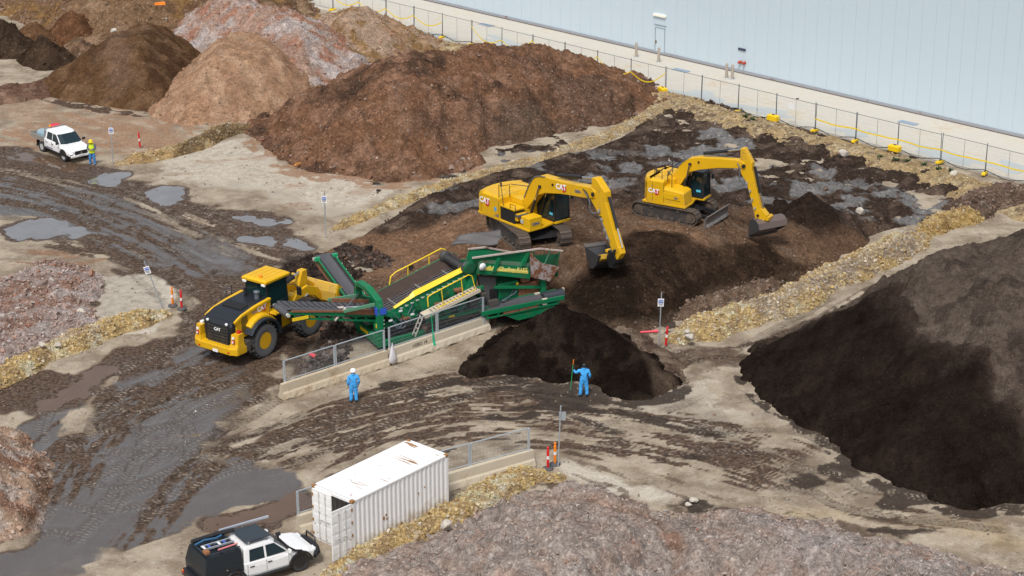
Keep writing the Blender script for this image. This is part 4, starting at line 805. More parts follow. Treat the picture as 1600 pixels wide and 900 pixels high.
heap("debris_heap", "low strip of dark rubble behind the angled side conveyor", "debris heap", [(528, 398), (550, 392), (600, 402), (650, 428), (668, 446), (640, 446), (600, 424), (560, 412)], 0.6, 0.7, pal((0.065, 0.045, 0.035), (0.10, 0.07, 0.055), (0.04, 0.03, 0.025), s=1.0, seed=73), 0.13, SOILR, (1500, (0.05, 0.3), SP_DEB), 73, (0.25, 0.18, 0.1), 0.4)
heap("soil_heap", "small light brown soil heap beside the broad yellow bank", "soil heap", [(1045, 502), (1060, 482), (1110, 464), (1160, 448), (1205, 440), (1230, 452), (1180, 474), (1110, 496)], 0.6, 1.15, pal((0.155, 0.105, 0.072), (0.20, 0.14, 0.10), (0.12, 0.08, 0.055), s=1.4, seed=74), 0.13, SOIL, (700, (0.04, 0.22), SP_BRN + SP_RUB), 74, (0.25, 0.12, 0.06), 0.5)

# clods and pebbles kicked about the yard
_r = np.random.default_rng(44); _ok = np.where((gy > 70) & (gy < 150) & (np.abs(gx) < 36) & (slur < 0.35) & (_r.random(len(gx)) < 0.05 + 0.5 * np.clip(fbm(gx, gy, 2.5, 3, 990), 0, 1) ** 2))[0]
_C = mixc(mixc(np.tile(np.array((0.30, 0.25, 0.19)), (len(gx), 1)), (0.09, 0.06, 0.042), np.clip(mud, 0, 1)), (0.2, 0.11, 0.07), np.clip(red, 0, 1) * 0.6)
_o = stones("scattered_clods", gx[_ok], gy[_ok], gz[_ok], 9000, (0.03, 0.15), SP_BRN + SP_RUB, None, 991, 1.6, _C[_ok]); tag(_o, "clods and pebbles scattered over the yard", "gravel", None, "stuff")
# ------------------------------------------------------------------ more shape helpers
def _xf(s, M):
    s.v = [tuple(M @ Vector(p)) for p in s.v]; return s
MB.xf = _xf
def _loft(s, secs, closed_ring=True, caps=True, sm=False):
    n = len(secs[0]); V = [p for sec in secs for p in sec]; F = []
    for i in range(len(secs) - 1):
        for k in range(n if closed_ring else n - 1): F.append((i * n + k, i * n + (k + 1) % n, (i + 1) * n + (k + 1) % n, (i + 1) * n + k))
    s.add(V, F, sm)
    if caps: s.add(secs[0], [tuple(range(n))[::-1]]); s.add(secs[-1], [tuple(range(n))])
    return s
MB.loft = _loft
def text_part(name, body, size, M, m, parent, depth=0.006, bold=0.0):
    """raised lettering; M places its baseline origin, x along the writing, z out of the surface"""
    cu = bpy.data.curves.new(name, 'FONT'); cu.body = body; cu.size = size; cu.extrude = depth; cu.offset = bold; cu.align_x = 'CENTER'; cu.align_y = 'CENTER'; cu.resolution_u = 2
    tmp = bpy.data.objects.new(name, cu); COL.objects.link(tmp)
    dg = bpy.context.evaluated_depsgraph_get(); me = bpy.data.meshes.new_from_object(tmp.evaluated_get(dg)); bpy.data.objects.remove(tmp); bpy.data.curves.remove(cu)
    me.transform(M); me.materials.clear(); me.materials.append(m); me.name = name
    return link(name, me, None, parent)
def face_mat(origin, xdir, up):
    """matrix for lettering: x along xdir, y along up"""
    x = Vector(xdir).normalized(); y = Vector(up); y = (y - x * y.dot(x)).normalized(); z = x.cross(y)
    M = Matrix.Identity(4)
    for i, c in enumerate((x, y, z)):
        for r in range(3): M[r][i] = c[r]
    M.translation = Vector(origin); return M
def flat_part(name, pts2, M, m, parent, depth=0.004):
    b = MB(); b.prism(pts2, -depth, depth, 'z'); b.xf(M); return b.build(name, m, parent)

# ------------------------------------------------------------------ warehouse wall, apron, wire fence
wa, wb = Vector(G(650, 0)), Vector(G(1600, 220)); wd = (wb - wa).normalized(); wn = Vector((-wd.y, wd.x)) * -1     # wn points to the yard
if wn.y > 0: wn = -wn
WALLC = mat("pale_blue_cladding", (0.50, 0.59, 0.645), 0.55, var=0.045, dscale=0.15)
PANJ = mat("cladding_joint", (0.495, 0.585, 0.64), 0.6)
SLABC = mat("apron_concrete", (0.50, 0.465, 0.40), 0.9, dirt=0.50, dirt_col=(0.43, 0.32, 0.185), dscale=0.28, var=0.16)
apr = MB(); o0 = wa - wd * 60; L = (wb - wa).length + 90
p0, p1 = o0 - wn * 0.5, o0 + wd * L - wn * 0.5; fo = (Vector(G(1343, 222)) - wa).dot(wn) + 0.25
q1, q0 = o0 + wd * L + wn * fo, o0 + wn * fo
apr.add([(p.x, p.y, 0.12) for p in (q0, q1, p1, p0)] + [(p.x, p.y, -0.3) for p in (q0, q1, p1, p0)], [(0, 1, 2, 3), (0, 4, 5, 1), (1, 5, 6, 2), (2, 6, 7, 3), (3, 7, 4, 0)])
tag(apr.build("apron", SLABC), kind="structure")
WETC = mat("damp_concrete_stain", (0.40, 0.42, 0.41), 0.6, var=0.15, dscale=0.8)
for i, (a, b, w) in enumerate([((640, 52), (700, 62), 1.6), ((760, 60), (840, 84), 1.8), ((870, 92), (940, 116), 1.9), ((1050, 145), (1130, 160), 2.4), ((1140, 165), (1240, 185), 1.6), ((1310, 205), (1360, 214), 1.8), ((1420, 228), (1540, 262), 2.0), ((1560, 258), (1620, 275), 2.2), ((560, 30), (620, 45), 1.6)]):
    A, B = np.array(G(*a)), np.array(G(*b)); T = (B - A) / np.linalg.norm(B - A); N = np.array([-T[1], T[0]]); m = 22; P = []
    for k in range(m):
        t = 2 * math.pi * k / m; r = 1 + 0.28 * math.sin(3 * t + i) + 0.2 * math.sin(5 * t + 2 * i); P.append((A + B) / 2 + T * math.cos(t) * np.linalg.norm(B - A) * 0.55 * r + N * math.sin(t) * w * 0.5 * r)
    b_ = MB(); b_.add([(p[0], p[1], 0.124 + 0.004 * (i % 2)) for p in P], [tuple(range(m))]); tag(b_.build("apron_stain", WETC), None, None, None, "structure")

wh = empty("warehouse", (wa.x, wa.y, 0), math.atan2(wd.y, wd.x), "long pale blue warehouse wall of tall vertical cladding panels", "warehouse")
WL0, WL1, WH = -26.0, (wb - wa).length + 22, 26.0
bk = MB(); bk.box(((WL0 + WL1) / 2, 0.32, WH / 2 + 0.1), (WL1 - WL0, 0.3, WH)); bk.build("wall", PANJ, wh)
pw = 1.15; n = int((WL1 - WL0) / pw)
pm = MB(); pm.prism([(0.003, 0.0), (pw - 0.007, 0.0), (pw - 0.007, -0.022), (pw * .5, -0.026), (0.003, -0.022)], 0.38, WH, 'z'); pan = pm.build("wall_panel", WALLC, wh); pan.location = (WL0, 0.165, 0)
for i in range(1, n):
    c = pan.copy(); COL.objects.link(c); c.parent = wh; c.location = (WL0 + i * pw, 0.165, 0)
fl = MB(); fl.box(((WL0 + WL1) / 2, 0.10, 0.27), (WL1 - WL0, 0.14, 0.16)); fl.build("base_flashing", mat("rusty_flashing", (0.30, 0.31, 0.33), 0.6, rust=0.35, dscale=0.7), wh)
pl = MB(); pl.box(((WL0 + WL1) / 2, 0.12, 0.15), (WL1 - WL0, 0.16, 0.09)); pl.build("plinth", mat("dark_plinth", (0.12, 0.09, 0.08), 0.8), wh)
def wall_u(px, py): return (Vector(G(px, py)) - wa).dot(wd)
# door, lamp, fittings on the wall
du = wall_u(1028, 88); dr = MB(); dr.box((du, 0.128, 1.24), (0.92, 0.02, 2.04)); d_ = dr.build("door", WALLC, wh)
fr = MB()
for a, b in (((du - .5, .122, .2), (du - .5, .122, 2.32)), ((du + .5, .122, .2), (du + .5, .122, 2.32)), ((du - .52, .122, 2.31), (du + .52, .122, 2.31))): fr.bar(a, b, 0.045, 0.035)
fr.bar((du - .62, .11, 2.55), (du + .66, .11, 2.55), 0.05, 0.03)
fr.build("door_frame", mat("grey_door_frame", (0.26, 0.31, 0.35), 0.5), d_)
hb = MB(); hb.box((du - .40, .10, 1.12), (0.13, 0.07, 0.22)); hb.build("handle", mat("bronze_lock", (0.20, 0.13, 0.09), 0.5), d_)
lm = MB(); lm.prism([(-.62, 3.25), (.62, 3.25), (.66, 3.35), (.62, 3.45), (-.62, 3.45), (-.66, 3.35)], -0.02, 0.13, 'y'); lm.xf(Matrix.Translation((du - .05, 0, 0))); lm.build("wall_light", mat("cream_lamp_diffuser", (0.85, 0.83, 0.72), 0.4, var=.03), wh)
vu = wall_u(1157, 118); vb = MB(); vb.box((vu - .1, 0.09, 2.05), (0.72, 0.08, 0.16))
for k in range(4): vb.box((vu - .34 + k * .16, 0.04, 2.05), (0.06, 0.03, 0.10))
vb.build("name_plate", mat("dark_plate", (0.045, 0.055, 0.10), 0.5), wh)
hy = MB()
for dx in (-.2, .22): hy.cyl((vu + dx, 0.13, 1.02), (vu + dx, -0.16, 1.02), 0.13, 0.10, 10)
hy.bar((vu - .2, .05, 1.02), (vu + .22, .05, 1.02), .07); hy.build("hydrant_coupling", mat("red_hydrant", (0.42, 0.06, 0.03), 0.5, var=.3), wh)
# steel bollards along the wall
for i, (px, py) in enumerate([(994, 89), (1029, 97), (1135, 122), (1144, 124)]):
    x, y = G(px, py, 0.12); b_ = empty("bollard", (x, y, 0.12), 0, ["tall steel bollard left of the warehouse door", "tall steel bollard in front of the warehouse door", "left steel bollard of the pair by the red hydrant", "right steel bollard of the pair by the red hydrant"][i], "bollard", "steel bollards along the warehouse wall")
    c = MB(); c.lathe([(0.11, 0), (0.11, 1.12), (0.09, 1.18), (0.0, 1.2)], n=14); c.build("post", mat("tan_bollard_paint", (0.36, 0.31, 0.25), 0.6, dirt=0.3), b_)
    c = MB(); c.lathe([(0.2, 0.0), (0.2, 0.03), (0.12, 0.035)], n=14); c.build("base_plate", GALV, b_)
# drain covers on the apron
for i, (px, py) in enumerate([(1064, 110), (1419, 192), (760, 39)]):
    x, y = G(px, py, .13); g = empty("drain_grate", (x, y, 0.124), math.atan2(wd.y, wd.x), ["blue grey drain grate in the apron near the warehouse door", "blue grey drain grate in the apron at the right", "blue grey drain grate in the apron, farthest away"][i], "drain", "drain grates in the apron")
    f = MB(); f.box((0, 0, .012), (1.5, 0.62, .02)); f.build("frame", mat("drain_steel", (0.24, 0.31, 0.38), 0.5), g)
    f = MB()
    for k in range(13): f.box((-.66 + .11 * k, 0, .03), (.05, .54, .018))
    f.build("bars", mat("drain_bars", (0.30, 0.38, 0.45), .5), g)

# temporary wire fence: panels of 2.4 m, each its own thing, on yellow feet
FA, FB = Vector(G(882, 107, .12)), Vector(G(1539, 272, .12)); nseg = 11; fd = (FB - FA) / nseg; flen = fd.length; fang = math.atan2(fd.y, fd.x)
FPIPE = mat("fence_pipe", (0.20, 0.22, 0.24), 0.5, 0.4, rust=0.15); FWIRE = mat("fence_wire", (0.34, 0.36, 0.37), 0.5, 0.5)
def fence_panel():
    r = empty("wire_fence", (0, 0, 0)); hh = 2.0
    for x in (0.03, flen - 0.03): c = MB(); c.cyl((x, 0, 0.02), (x, 0, hh + 0.12), 0.026, n=8); c.build("post", FPIPE, r)
    c = MB(); c.cyl((0.03, 0, hh), (flen - .03, 0, hh), 0.02, n=6); c.build("top_rail", FPIPE, r)
    c = MB(); c.cyl((0.03, 0, 0.1), (flen - .03, 0, 0.1), 0.018, n=6); c.build("bottom_rail", FPIPE, r)
    c = MB(); c.cyl((flen / 2, 0, 0.1), (flen / 2, 0, hh), 0.013, n=6); c.build("middle_bar", FPIPE, r)
    w = MB(); k = 0.06
    while k < flen: w.bar((k, 0, 0.1), (k, 0, hh), 0.0028); k += 0.10
    z = 0.25
    while z < hh: w.bar((0.03, 0.003, z), (flen - .03, 0.003, z), 0.0028); z += 0.30
    w.build("wire_mesh", FWIRE, r); return r
proto = fence_panel(); first = True
NPAN = 23; i0 = -11
ORD = "first second third fourth fifth sixth seventh eighth ninth tenth eleventh twelfth thirteenth fourteenth fifteenth sixteenth seventeenth eighteenth nineteenth twentieth twenty-first twenty-second twenty-third twenty-fourth".split()
for i in range(NPAN):
    p = FA + fd * (i0 + i); r = proto if first else copy_tree(proto); first = False
    r.location = (p.x, p.y, 0.13); r.rotation_euler = (R(random.uniform(-1.5, 1.5)), 0, fang)
    tag(r, "grey wire fence section on the apron's edge, %s from the right photo edge" % ORD[NPAN - 1 - i], "fence", "wire fence sections along the apron")
def foot_block(kind):
    b = empty("fence_weight", (0, 0, 0)); m = MB()
    if kind == 0: m.loft([[(-.36, -.13, 0), (.36, -.13, 0), (.36, .13, 0), (-.36, .13, 0)], [(-.34, -.12, .12), (.34, -.12, .12), (.34, .12, .12), (-.34, .12, .12)], [(-.26, -.08, .17), (.26, -.08, .17), (.26, .08, .17), (-.26, .08, .17)]])
    else: m.loft([[(-.42, -.24, 0), (.42, -.24, 0), (.42, .24, 0), (-.42, .24, 0)], [(-.42, -.24, .34), (.42, -.24, .34), (.42, .24, .34), (-.42, .24, .34)], [(-.34, -.17, .40), (.34, -.17, .40), (.34, .17, .40), (-.34, .17, .40)]])
    m.build("block", YELP, b, 0.02)
    h = MB(); h.bar((-.12, 0, (.19 if kind == 0 else .43)), (.12, 0, (.19 if kind == 0 else .43)), .05); h.build("handle", BLK, b); return b
fk = {3: 1, 6: 1, 9: 1}; pro = {}
for i in range(-8, 12):
    kd = 1 if i in (3, 6, 9) else 0; p = FA + fd * i + wn * (0.05 if kd == 0 else .35)
    b = foot_block(kd) if kd not in pro else copy_tree(pro[kd]); pro.setdefault(kd, b)
    b.location = (p.x, p.y, 0.14 if kd == 0 else .30); b.rotation_euler = (0, 0, fang + R(random.uniform(-25, 25)) + (R(90) if kd == 0 else 0))
    tag(b, "low yellow block under the %s wire fence post from the right photo edge" % ORD[11 - i] if kd == 0 else "tall yellow weight block beside the wire fence, %s of the three" % {3: "leftmost", 6: "middle", 9: "rightmost"}[i], "fence weight", "low yellow fence feet" if kd == 0 else "tall yellow fence weights")
# yellow tape and black cable along the fence
TAPE = mat("yellow_tape", (0.85, 0.62, 0.01), 0.5, var=.05)
def strip(name, pts, w, m, label, cat):
    b = MB(); n = len(pts); V = []
    for p in pts: V += [(p[0], p[1], p[2] - w / 2), (p[0], p[1], p[2] + w / 2)]
    V += [(v[0] + .004, v[1] + .004, v[2]) for v in V]; k = 2 * n
    F = []
    for i in range(n - 1): F += [(2 * i, 2 * i + 2, 2 * i + 3, 2 * i + 1), (k + 2 * i, k + 2 * i + 1, k + 2 * i + 3, k + 2 * i + 2), (2 * i + 1, 2 * i + 3, k + 2 * i + 3, k + 2 * i + 1), (2 * i, k + 2 * i, k + 2 * i + 2, 2 * i + 2)]
    b.add(V, F); o = b.build(name, m); tag(o, label, cat); return o
def fpt(s, z, off=-0.06): p = FA + fd * s - wn * off * -1; return (p.x, p.y, z)
pts = []
for i in range(0, 57): s = 7 + i * 0.1; pts.append(fpt(s, 1.05 - 0.08 * math.sin((s % 1) * math.pi) + .02 * math.sin(s * 9), 0.07))
strip("caution_tape", pts, 0.10, TAPE, "straight yellow tape strung along the right part of the wire fence", "tape")
pts = [];
for i in range(0, 61): s = -3 + i * 0.1; f = s % 1; pts.append(fpt(s, (1.75 if math.floor(s) % 2 else 1.2) * (1 - f) + (1.2 if math.floor(s) % 2 else 1.75) * f - 0.75 * math.sin(f * math.pi), 0.07))
strip("caution_tape", pts, 0.09, TAPE, "sagging yellow tape draped along the middle part of the wire fence", "tape")
pts = []
for i in range(0, 61): s = -10 + i * 0.1; f = s % 1; pts.append(fpt(s, 1.45 - 0.55 * math.sin(f * math.pi), 0.07))
strip("caution_tape", pts, 0.09, TAPE, "sagging yellow tape draped along the far part of the wire fence", "tape")
cb = MB(); cb.tube([fpt(-6 + i * 0.2, 0.30 + 0.16 * math.cos((-6 + i * 0.2) * 2 * math.pi), 0.16) for i in range(96)], 0.028, 5)
tag(cb.build("cable", mat("black_cable", (0.02, 0.02, 0.022), .6)), "black cable looping along the bottom of the wire fence", "cable")
sg = MB(); p = FA + fd * 6.38 + wn * .06; sg.box((p.x, p.y, 1.55), (.55, .012, .42), (0, 0, fang)); tag(sg.build("notice_board", WHITE), "small blank white notice hung on the wire fence", "notice")
# weeds in the sand strip
LEAF = mat("weed_leaf", (0.045, 0.085, 0.03), 0.7, var=.4, dscale=6)
for i, (px, py) in enumerate([(1164, 182), (1176, 187), (1230, 206), (1278, 220), (1292, 222), (1375, 246), (1418, 252), (1443, 258), (1466, 264), (1487, 266), (1400, 250), (1586, 296)]):
    x, y = G(px, py, .35); b = MB(); r_ = random.Random(i)
    for k in range(46):
        a = r_.uniform(0, 6.28); l = r_.uniform(.12, .34); e = r_.uniform(.3, 1.3); bx, by = r_.uniform(-.16, .16), r_.uniform(-.12, .12); t = Vector((math.cos(a) * math.cos(e), math.sin(a) * math.cos(e), math.sin(e))) * l; w = Vector((-math.sin(a), math.cos(a), 0)) * .035
        p = Vector((bx, by, -.05)); b.quad(p - w * .3, p + w * .3, p + t * .6 + w, p + t, p + t * .6 - w)
    o = b.build("weed", LEAF); o.location = (x, y, 0.36); tag(o, "small green weed in the yellow sand strip, %s from the right photo edge" % ORD[[11, 10, 9, 8, 7, 6, 4, 3, 2, 1, 5, 0][i]], "weed", "weeds along the sand strip")

# ------------------------------------------------------------------ concrete barriers with mesh fences on top
BFR = mat("barrier_fence_frame", (0.50, 0.55, 0.58), 0.45, 0.35, var=.15); BWI = mat("barrier_fence_wire", (0.20, 0.22, 0.24), 0.5, 0.3)
def barrier(a, b, label, stain):
    A, B = Vector(G(*a)), Vector(G(*b)); d = B - A; Lb = d.length
    r = empty("concrete_barrier", (A.x, A.y, 0), math.atan2(d.y, d.x), label, "barrier")
    prof = [(-.31, 0), (-.31, .10), (-.23, .34), (-.15, .42), (-.11, .84), (.11, .84), (.15, .42), (.23, .34), (.31, .10), (.31, 0)]
    m = MB(); secs = []; nn = 26
    for i in range(nn + 1):
        u = Lb * i / nn; e = 1 if 0 < i < nn else .9
        jig = [(0.02 * math.sin(i * 2.3 + k), (0.035 * (math.sin(i * 1.7 + k) + math.sin(i * .9)) if k in (0, 9) else 0)) for k in range(10)]
        secs.append([(u, (p[0] + (jig[k][0] if k in (0, 1, 8, 9) else 0)) * e, max(p[1] + jig[k][1], -.05) * (1 if e == 1 else .985)) for k, p in enumerate(prof)])
    m.loft(secs); m.build("block", stain, r, 0.015); return r, Lb
def barrier_fence(a, b, nsp, label, h=1.15, z0=.80, off=0.0, lean=0.0, bot=.10):
    A, B = Vector(G(*a)), Vector(G(*b)); d = B - A; Lb = d.length
    r = empty("mesh_fence", (A.x, A.y, z0), math.atan2(d.y, d.x), label, "fence"); r.rotation_euler[0] = R(lean)
    sp = Lb / nsp
    for i in range(nsp + 1):
        if 0 < i < nsp:
            for s in (-.05, .05): p = MB(); p.box((i * sp + s, off, h / 2 - .14), (.075, .06, h + .28)); p.build("post", BFR, r, .006)
        else: p = MB(); p.box((i * sp, off, h / 2 - .14), (.10, .07, h + .28)); p.build("post", BFR, r, .006)
        k = MB(); k.box((i * sp, off - .10, -.12), (.14, .03, .34)); k.build("bracket", BFR, r)
    for i in range(nsp):
        x0, x1 = i * sp + .08, (i + 1) * sp - .08
        p = MB(); p.box(((x0 + x1) / 2, off, h), (x1 - x0, .045, .045)); p.build("top_rail", BFR, r)
        p = MB(); p.box(((x0 + x1) / 2, off, bot), (x1 - x0, .035, .035)); p.build("bottom_rail", BFR, r)
        w = MB(); x = x0 + .05
        while x < x1: w.bar((x, off, bot), (x, off, h), .0062); x += .075
        for z in (bot + .2, bot + .42, bot + .64, bot + .86): w.bar((x0, off + .006, z), (x1, off + .006, z), .008)
        w.build("wire_mesh", BWI, r)
    return r, Lb
CONCR = mat("stained_barrier_concrete", (0.50, 0.42, 0.30), 0.9, dirt=0.6, dirt_col=(0.26, 0.16, 0.08), dscale=1.0, var=.25, bump=.3)
mA = tuple((np.array((440, 624)) * .5 + np.array((762, 515)) * .5).round(1)); mA = (606, 570)
bA1, LA1 = barrier((440, 624), (604, 570), "left stained concrete barrier block behind the worker in the white helmet", CONCR)
bA2, LA2 = barrier((608, 568.5), (762, 515), "right concrete barrier block in front of the green screener", CONC)
barrier_fence((446, 620), (601, 570), 2, "wire mesh fence on the left barrier block, behind the white-helmeted worker", lean=-1)
barrier_fence((609, 567), (755, 518), 2, "wire mesh fence on the right barrier block, in front of the green screener", h=1.2)
bB1, LB1 = barrier((466, 832), (640, 782), "concrete barrier end showing left of the white container", CONC)
bB2, LB2 = barrier((646, 781), (832, 727), "concrete barrier block right of the white container", CONC)
barrier_fence((467, 830), (640, 779), 2, "wire mesh fence standing behind the white container", h=1.15)
barrier_fence((640, 779), (826, 728), 2, "wire mesh fence on the barrier right of the white container", h=1.15)
# stencilled yard number, straps and bag
MT = face_mat((LA2 * .29, -.137, .60), (1, 0, 0), (0, .10, 1)); text_part("lettering", "HEBO 18", .26, MT, mat("stencil_ink", (0.05, 0.04, 0.03), .8), bA2)
st = MB(); gx_ = LA2 * .42
st.loft([[(gx_ - .04, -.06, 2.02), (gx_ + .0, -.06, 2.02), (gx_, -.05, 2.02), (gx_ - .04, -.05, 2.02)], [(gx_ - .02, -.10, 1.2), (gx_ + .04, -.10, 1.2), (gx_ + .04, -.09, 1.2), (gx_ - .02, -.09, 1.2)], [(gx_ - .05, -.18, .5), (gx_ + .10, -.18, .5), (gx_ + .10, -.17, .5), (gx_ - .05, -.17, .5)], [(gx_ - .06, -.26, .28), (gx_ + .10, -.26, .28), (gx_ + .10, -.25, .28), (gx_ - .06, -.25, .28)]])
o = st.build("ribbon", mat("green_ribbon", (0.02, 0.42, 0.22), .5)); o.location = bA2.location; o.rotation_euler = bA2.rotation_euler; tag(o, "green ribbon hanging over the barrier in front of the screener", "ribbon")
bg_ = MB(); rr = random.Random(3); prof = [(.02, 1.28), (.05, 1.1), (.13, .85), (.20, .62), (.23, .40), (.20, .20), (.08, .12)]; nb = 14; secs = []
for r_, z in prof: secs.append([(math.cos(2 * math.pi * k / nb) * r_ * (1 + rr.uniform(-.2, .2)), -.30 + math.sin(2 * math.pi * k / nb) * r_ * .55 * (1 + rr.uniform(-.2, .2)), z + rr.uniform(-.02, .02)) for k in range(nb)])
bg_.loft(secs, sm=True); bag = bg_.build("plastic_bag", mat("translucent_bag", (0.62, 0.60, 0.62), .3, dirt=.35, dirt_col=(.45, .12, .12), dscale=5)); bag.location = bA2.location; bag.rotation_euler = bA2.rotation_euler; tag(bag, "white plastic bag of rubbish tied to the barrier fence", "bag")

# ------------------------------------------------------------------ marker posts, sign poles
BOLB = mat("bollard_rubber_base", (0.075, 0.075, 0.08), .8, dirt=.4)
def marker(px, py, m, label, tilt=(0, 0), base=True):
    x, y = G(px, py); b = empty("marker_post", (x, y, 0.0), random.uniform(0, 3), label, "bollard")
    if base: c = MB(); c.lathe([(0.27, 0), (0.27, .05), (.2, .085), (.08, .11)], n=16); c.build("base", BOLB, b)
    c = MB(); c.lathe([(.062, .06), (.062, .95), (.055, 1.0), (.03, 1.02)], n=12); c.build("tube", m, b)
    for z in ((.52, .68),): c = MB(); c.lathe([(.065, z[0]), (.065, z[1])], n=12); c.build("reflective_band", WHITE, b)
    c = MB(); c.lathe([(.03, 1.02), (.055, 1.05), (.06, 1.1), (.03, 1.15), (.0, 1.16)], n=10); c.build("cap", m, b)
    b.rotation_euler = (R(tilt[0]), R(tilt[1]), 0); return b
marker(856, 733, REDP, "red marker post with white band beside the barrier's right end")
marker(867, 726, ORP, "orange marker post with white band beside the sign pole near the barrier")
marker(284, 483, REDP, "red marker post with white band on the left island's tip"); marker(270, 478, ORP, "orange marker post with white band on the left island's tip")
marker(1040, 541, REDP, "red marker post leaning beside the broad yellow bank", (0, 4), False); marker(219, 231, REDP, "red marker post standing far back by the reddish yard", (2, -2), False)
BLUEP = mat("sign_blue_print", (0.05, 0.12, 0.45), .5)
def sign_pole(px, py, top, label, tilt=0, sign=True, back=False):
    x, y = G(px, py); h = top; b = empty("sign_pole", (x, y, 0), 0, label, "sign pole")
    c = MB(); c.cyl((0, 0, -.05), (0, 0, h), .032, n=8); c.build("pole", GALV, b)
    z = h - .55; s = MB(); s.box((-.02 if not back else .1, -.045 if not back else .05, z), (.32, .012, .44)); p = s.build("sign_plate", WHITE if not back else GALV, b)
    if not back:
        for k, (zz, w, hh, mm) in enumerate([(z + .13, .24, .05, BLUEP), (z + .03, .26, .08, BLUEP), (z - .07, .24, .035, BLK), (z - .14, .2, .03, BLK)]):
            q = MB(); q.box((-.02, -.054, zz), (w, .006, hh)); q.build("print_bar", mm, p)
    for zz in (z + .15, z - .15): q = MB(); q.cyl((0, 0, zz - .02), (0, 0, zz + .02), .045, n=8); q.build("clamp", GALV, b)
    b.rotation_euler = (0, R(tilt), 0); return b
sign_pole(509, 372, 3.05, "thin pole with a small blue and white sign by the thin yellow bank"); sign_pole(1029.5, 542, 3.1, "pole with a white and blue sign by the broad yellow bank", 1.2)
sign_pole(872, 730, 3.15, "pole with a sign seen from behind, beside the two marker posts", 1.8, back=True); sign_pole(176, 256, 2.9, "pole with a blue and white sign beside the worker in yellow", 2.0)
sign_pole(255, 483, 3.0, "leaning pole with a blue sign on the left island", -17)

# small litter that stands out
def litter(name, px, py, z, dims, m, label, rz=0, kind="litter"):
    x, y = G(px, py, z); b = MB(); w, d, h = dims
    b.loft([[(-w / 2, -d / 2, 0), (w / 2, -d / 2 * .7, 0), (w / 2, d / 2, 0), (-w / 2, d / 2 * .8, 0)], [(-w / 2 * .8, -d / 2 * .8, h), (w / 2 * .9, -d / 2 * .5, h * .8), (w / 2 * .8, d / 2 * .7, h), (-w / 2 * .9, d / 2 * .6, h * .7)]])
    o = b.build(name, m, None, .01); o.location = (x, y, z); o.rotation_euler = (0, 0, rz); tag(o, label, kind); return o
REDL = mat("faded_red_plastic", (0.75, 0.09, 0.12), .5)
lr = MB(); lr.cyl((-.55, 0, .07), (.45, .06, .08), .06, n=10); lr.cyl((.2, .04, .08), (.4, .05, .08), .09, n=10); o = lr.build("fallen_marker", REDL); o.location = (*G(1016, 521), 0.02); o.rotation_euler = (0, 0, .1); tag(o, "faded red marker post lying on the ground by the sign pole", "bollard")
litter("plastic_scrap", 489, 556, .78, (.5, .22, .12), REDL, "pink red plastic scrap on the debris under the tail conveyor", -.9)
litter("timber_offcut", 645, 187, 2.3, (.62, .25, .08), WHITE, "white board offcut lying on the broad reddish mound", .4)
litter("timber_offcut", 465, 257, .3, (.6, .22, .1), mat("orange_timber", (.5, .2, .04), .7), "orange brown timber offcut at the foot of the broad reddish mound", 1.0)
litter("orange_cover", 250, 7, 3.6, (.9, .5, .2), ORP, "orange cover lying on the far brown ridge", .2)
PALEST = mat("pale_boulder", (0.50, 0.45, 0.38), .9, var=.3, dscale=5, bump=.6)
def boulder(px, py, z, s, label, m=None):
    x, y = G(px, py, z); bm = bmesh.new(); bmesh.ops.create_icosphere(bm, subdivisions=2, radius=s); rr = random.Random(int(px * 7 + py))
    off = [Vector((rr.gauss(0, 1), rr.gauss(0, 1), rr.gauss(0, 1))).normalized() for _ in range(7)]
    for v in bm.verts:
        for q in off:
            e = v.co.dot(q) - s * .62
            if e > 0: v.co -= q * e
        v.co.z *= .75
    me = bpy.data.meshes.new("boulder"); bm.to_mesh(me); bm.free(); o = link("boulder", me, m or PALEST); o.location = (x, y, z + s * .25); tag(o, label, "boulder"); return o
for (px, py, z, s, lb) in [(128, 490, .1, .34, "pale boulder at the edge of the left rubble spread, near bare clay"), (65, 540, .7, .22, "white stone on the left yellow bank"), (1078, 528, .45, .30, "white stone low on the broad yellow bank's near end"), (1073, 520, .6, .2, "smaller cream stone higher on the broad yellow bank's near end"),
    (696, 822, .4, .32, "grey boulder on the yellow bank right of the container"), (648, 417, .4, .28, "grey boulder left of the pair behind the screener"), (660, 418, .4, .27, "grey boulder right of the pair behind the screener"), (178, 49, 3.9, .32, "cream stone on top of the dark brown steep heap"), (1345, 332, .9, .35, "cream boulder at the back of the bench"), (1490, 233 + 40, .5, .3, "pale rock by the sand strip"), (1318, 242, .6, .42, "white chalky rock at the pit's far edge"),
    (90, 540, .55, .2, "grey stone on top of the left yellow bank"), (1084, 783, .1, .22, "cream stone in the dark hollow by the bottom mound"), (1076, 790, .05, .18, "small cream stone in the dark hollow by the bottom mound")]: boulder(px, py, z, s, lb)
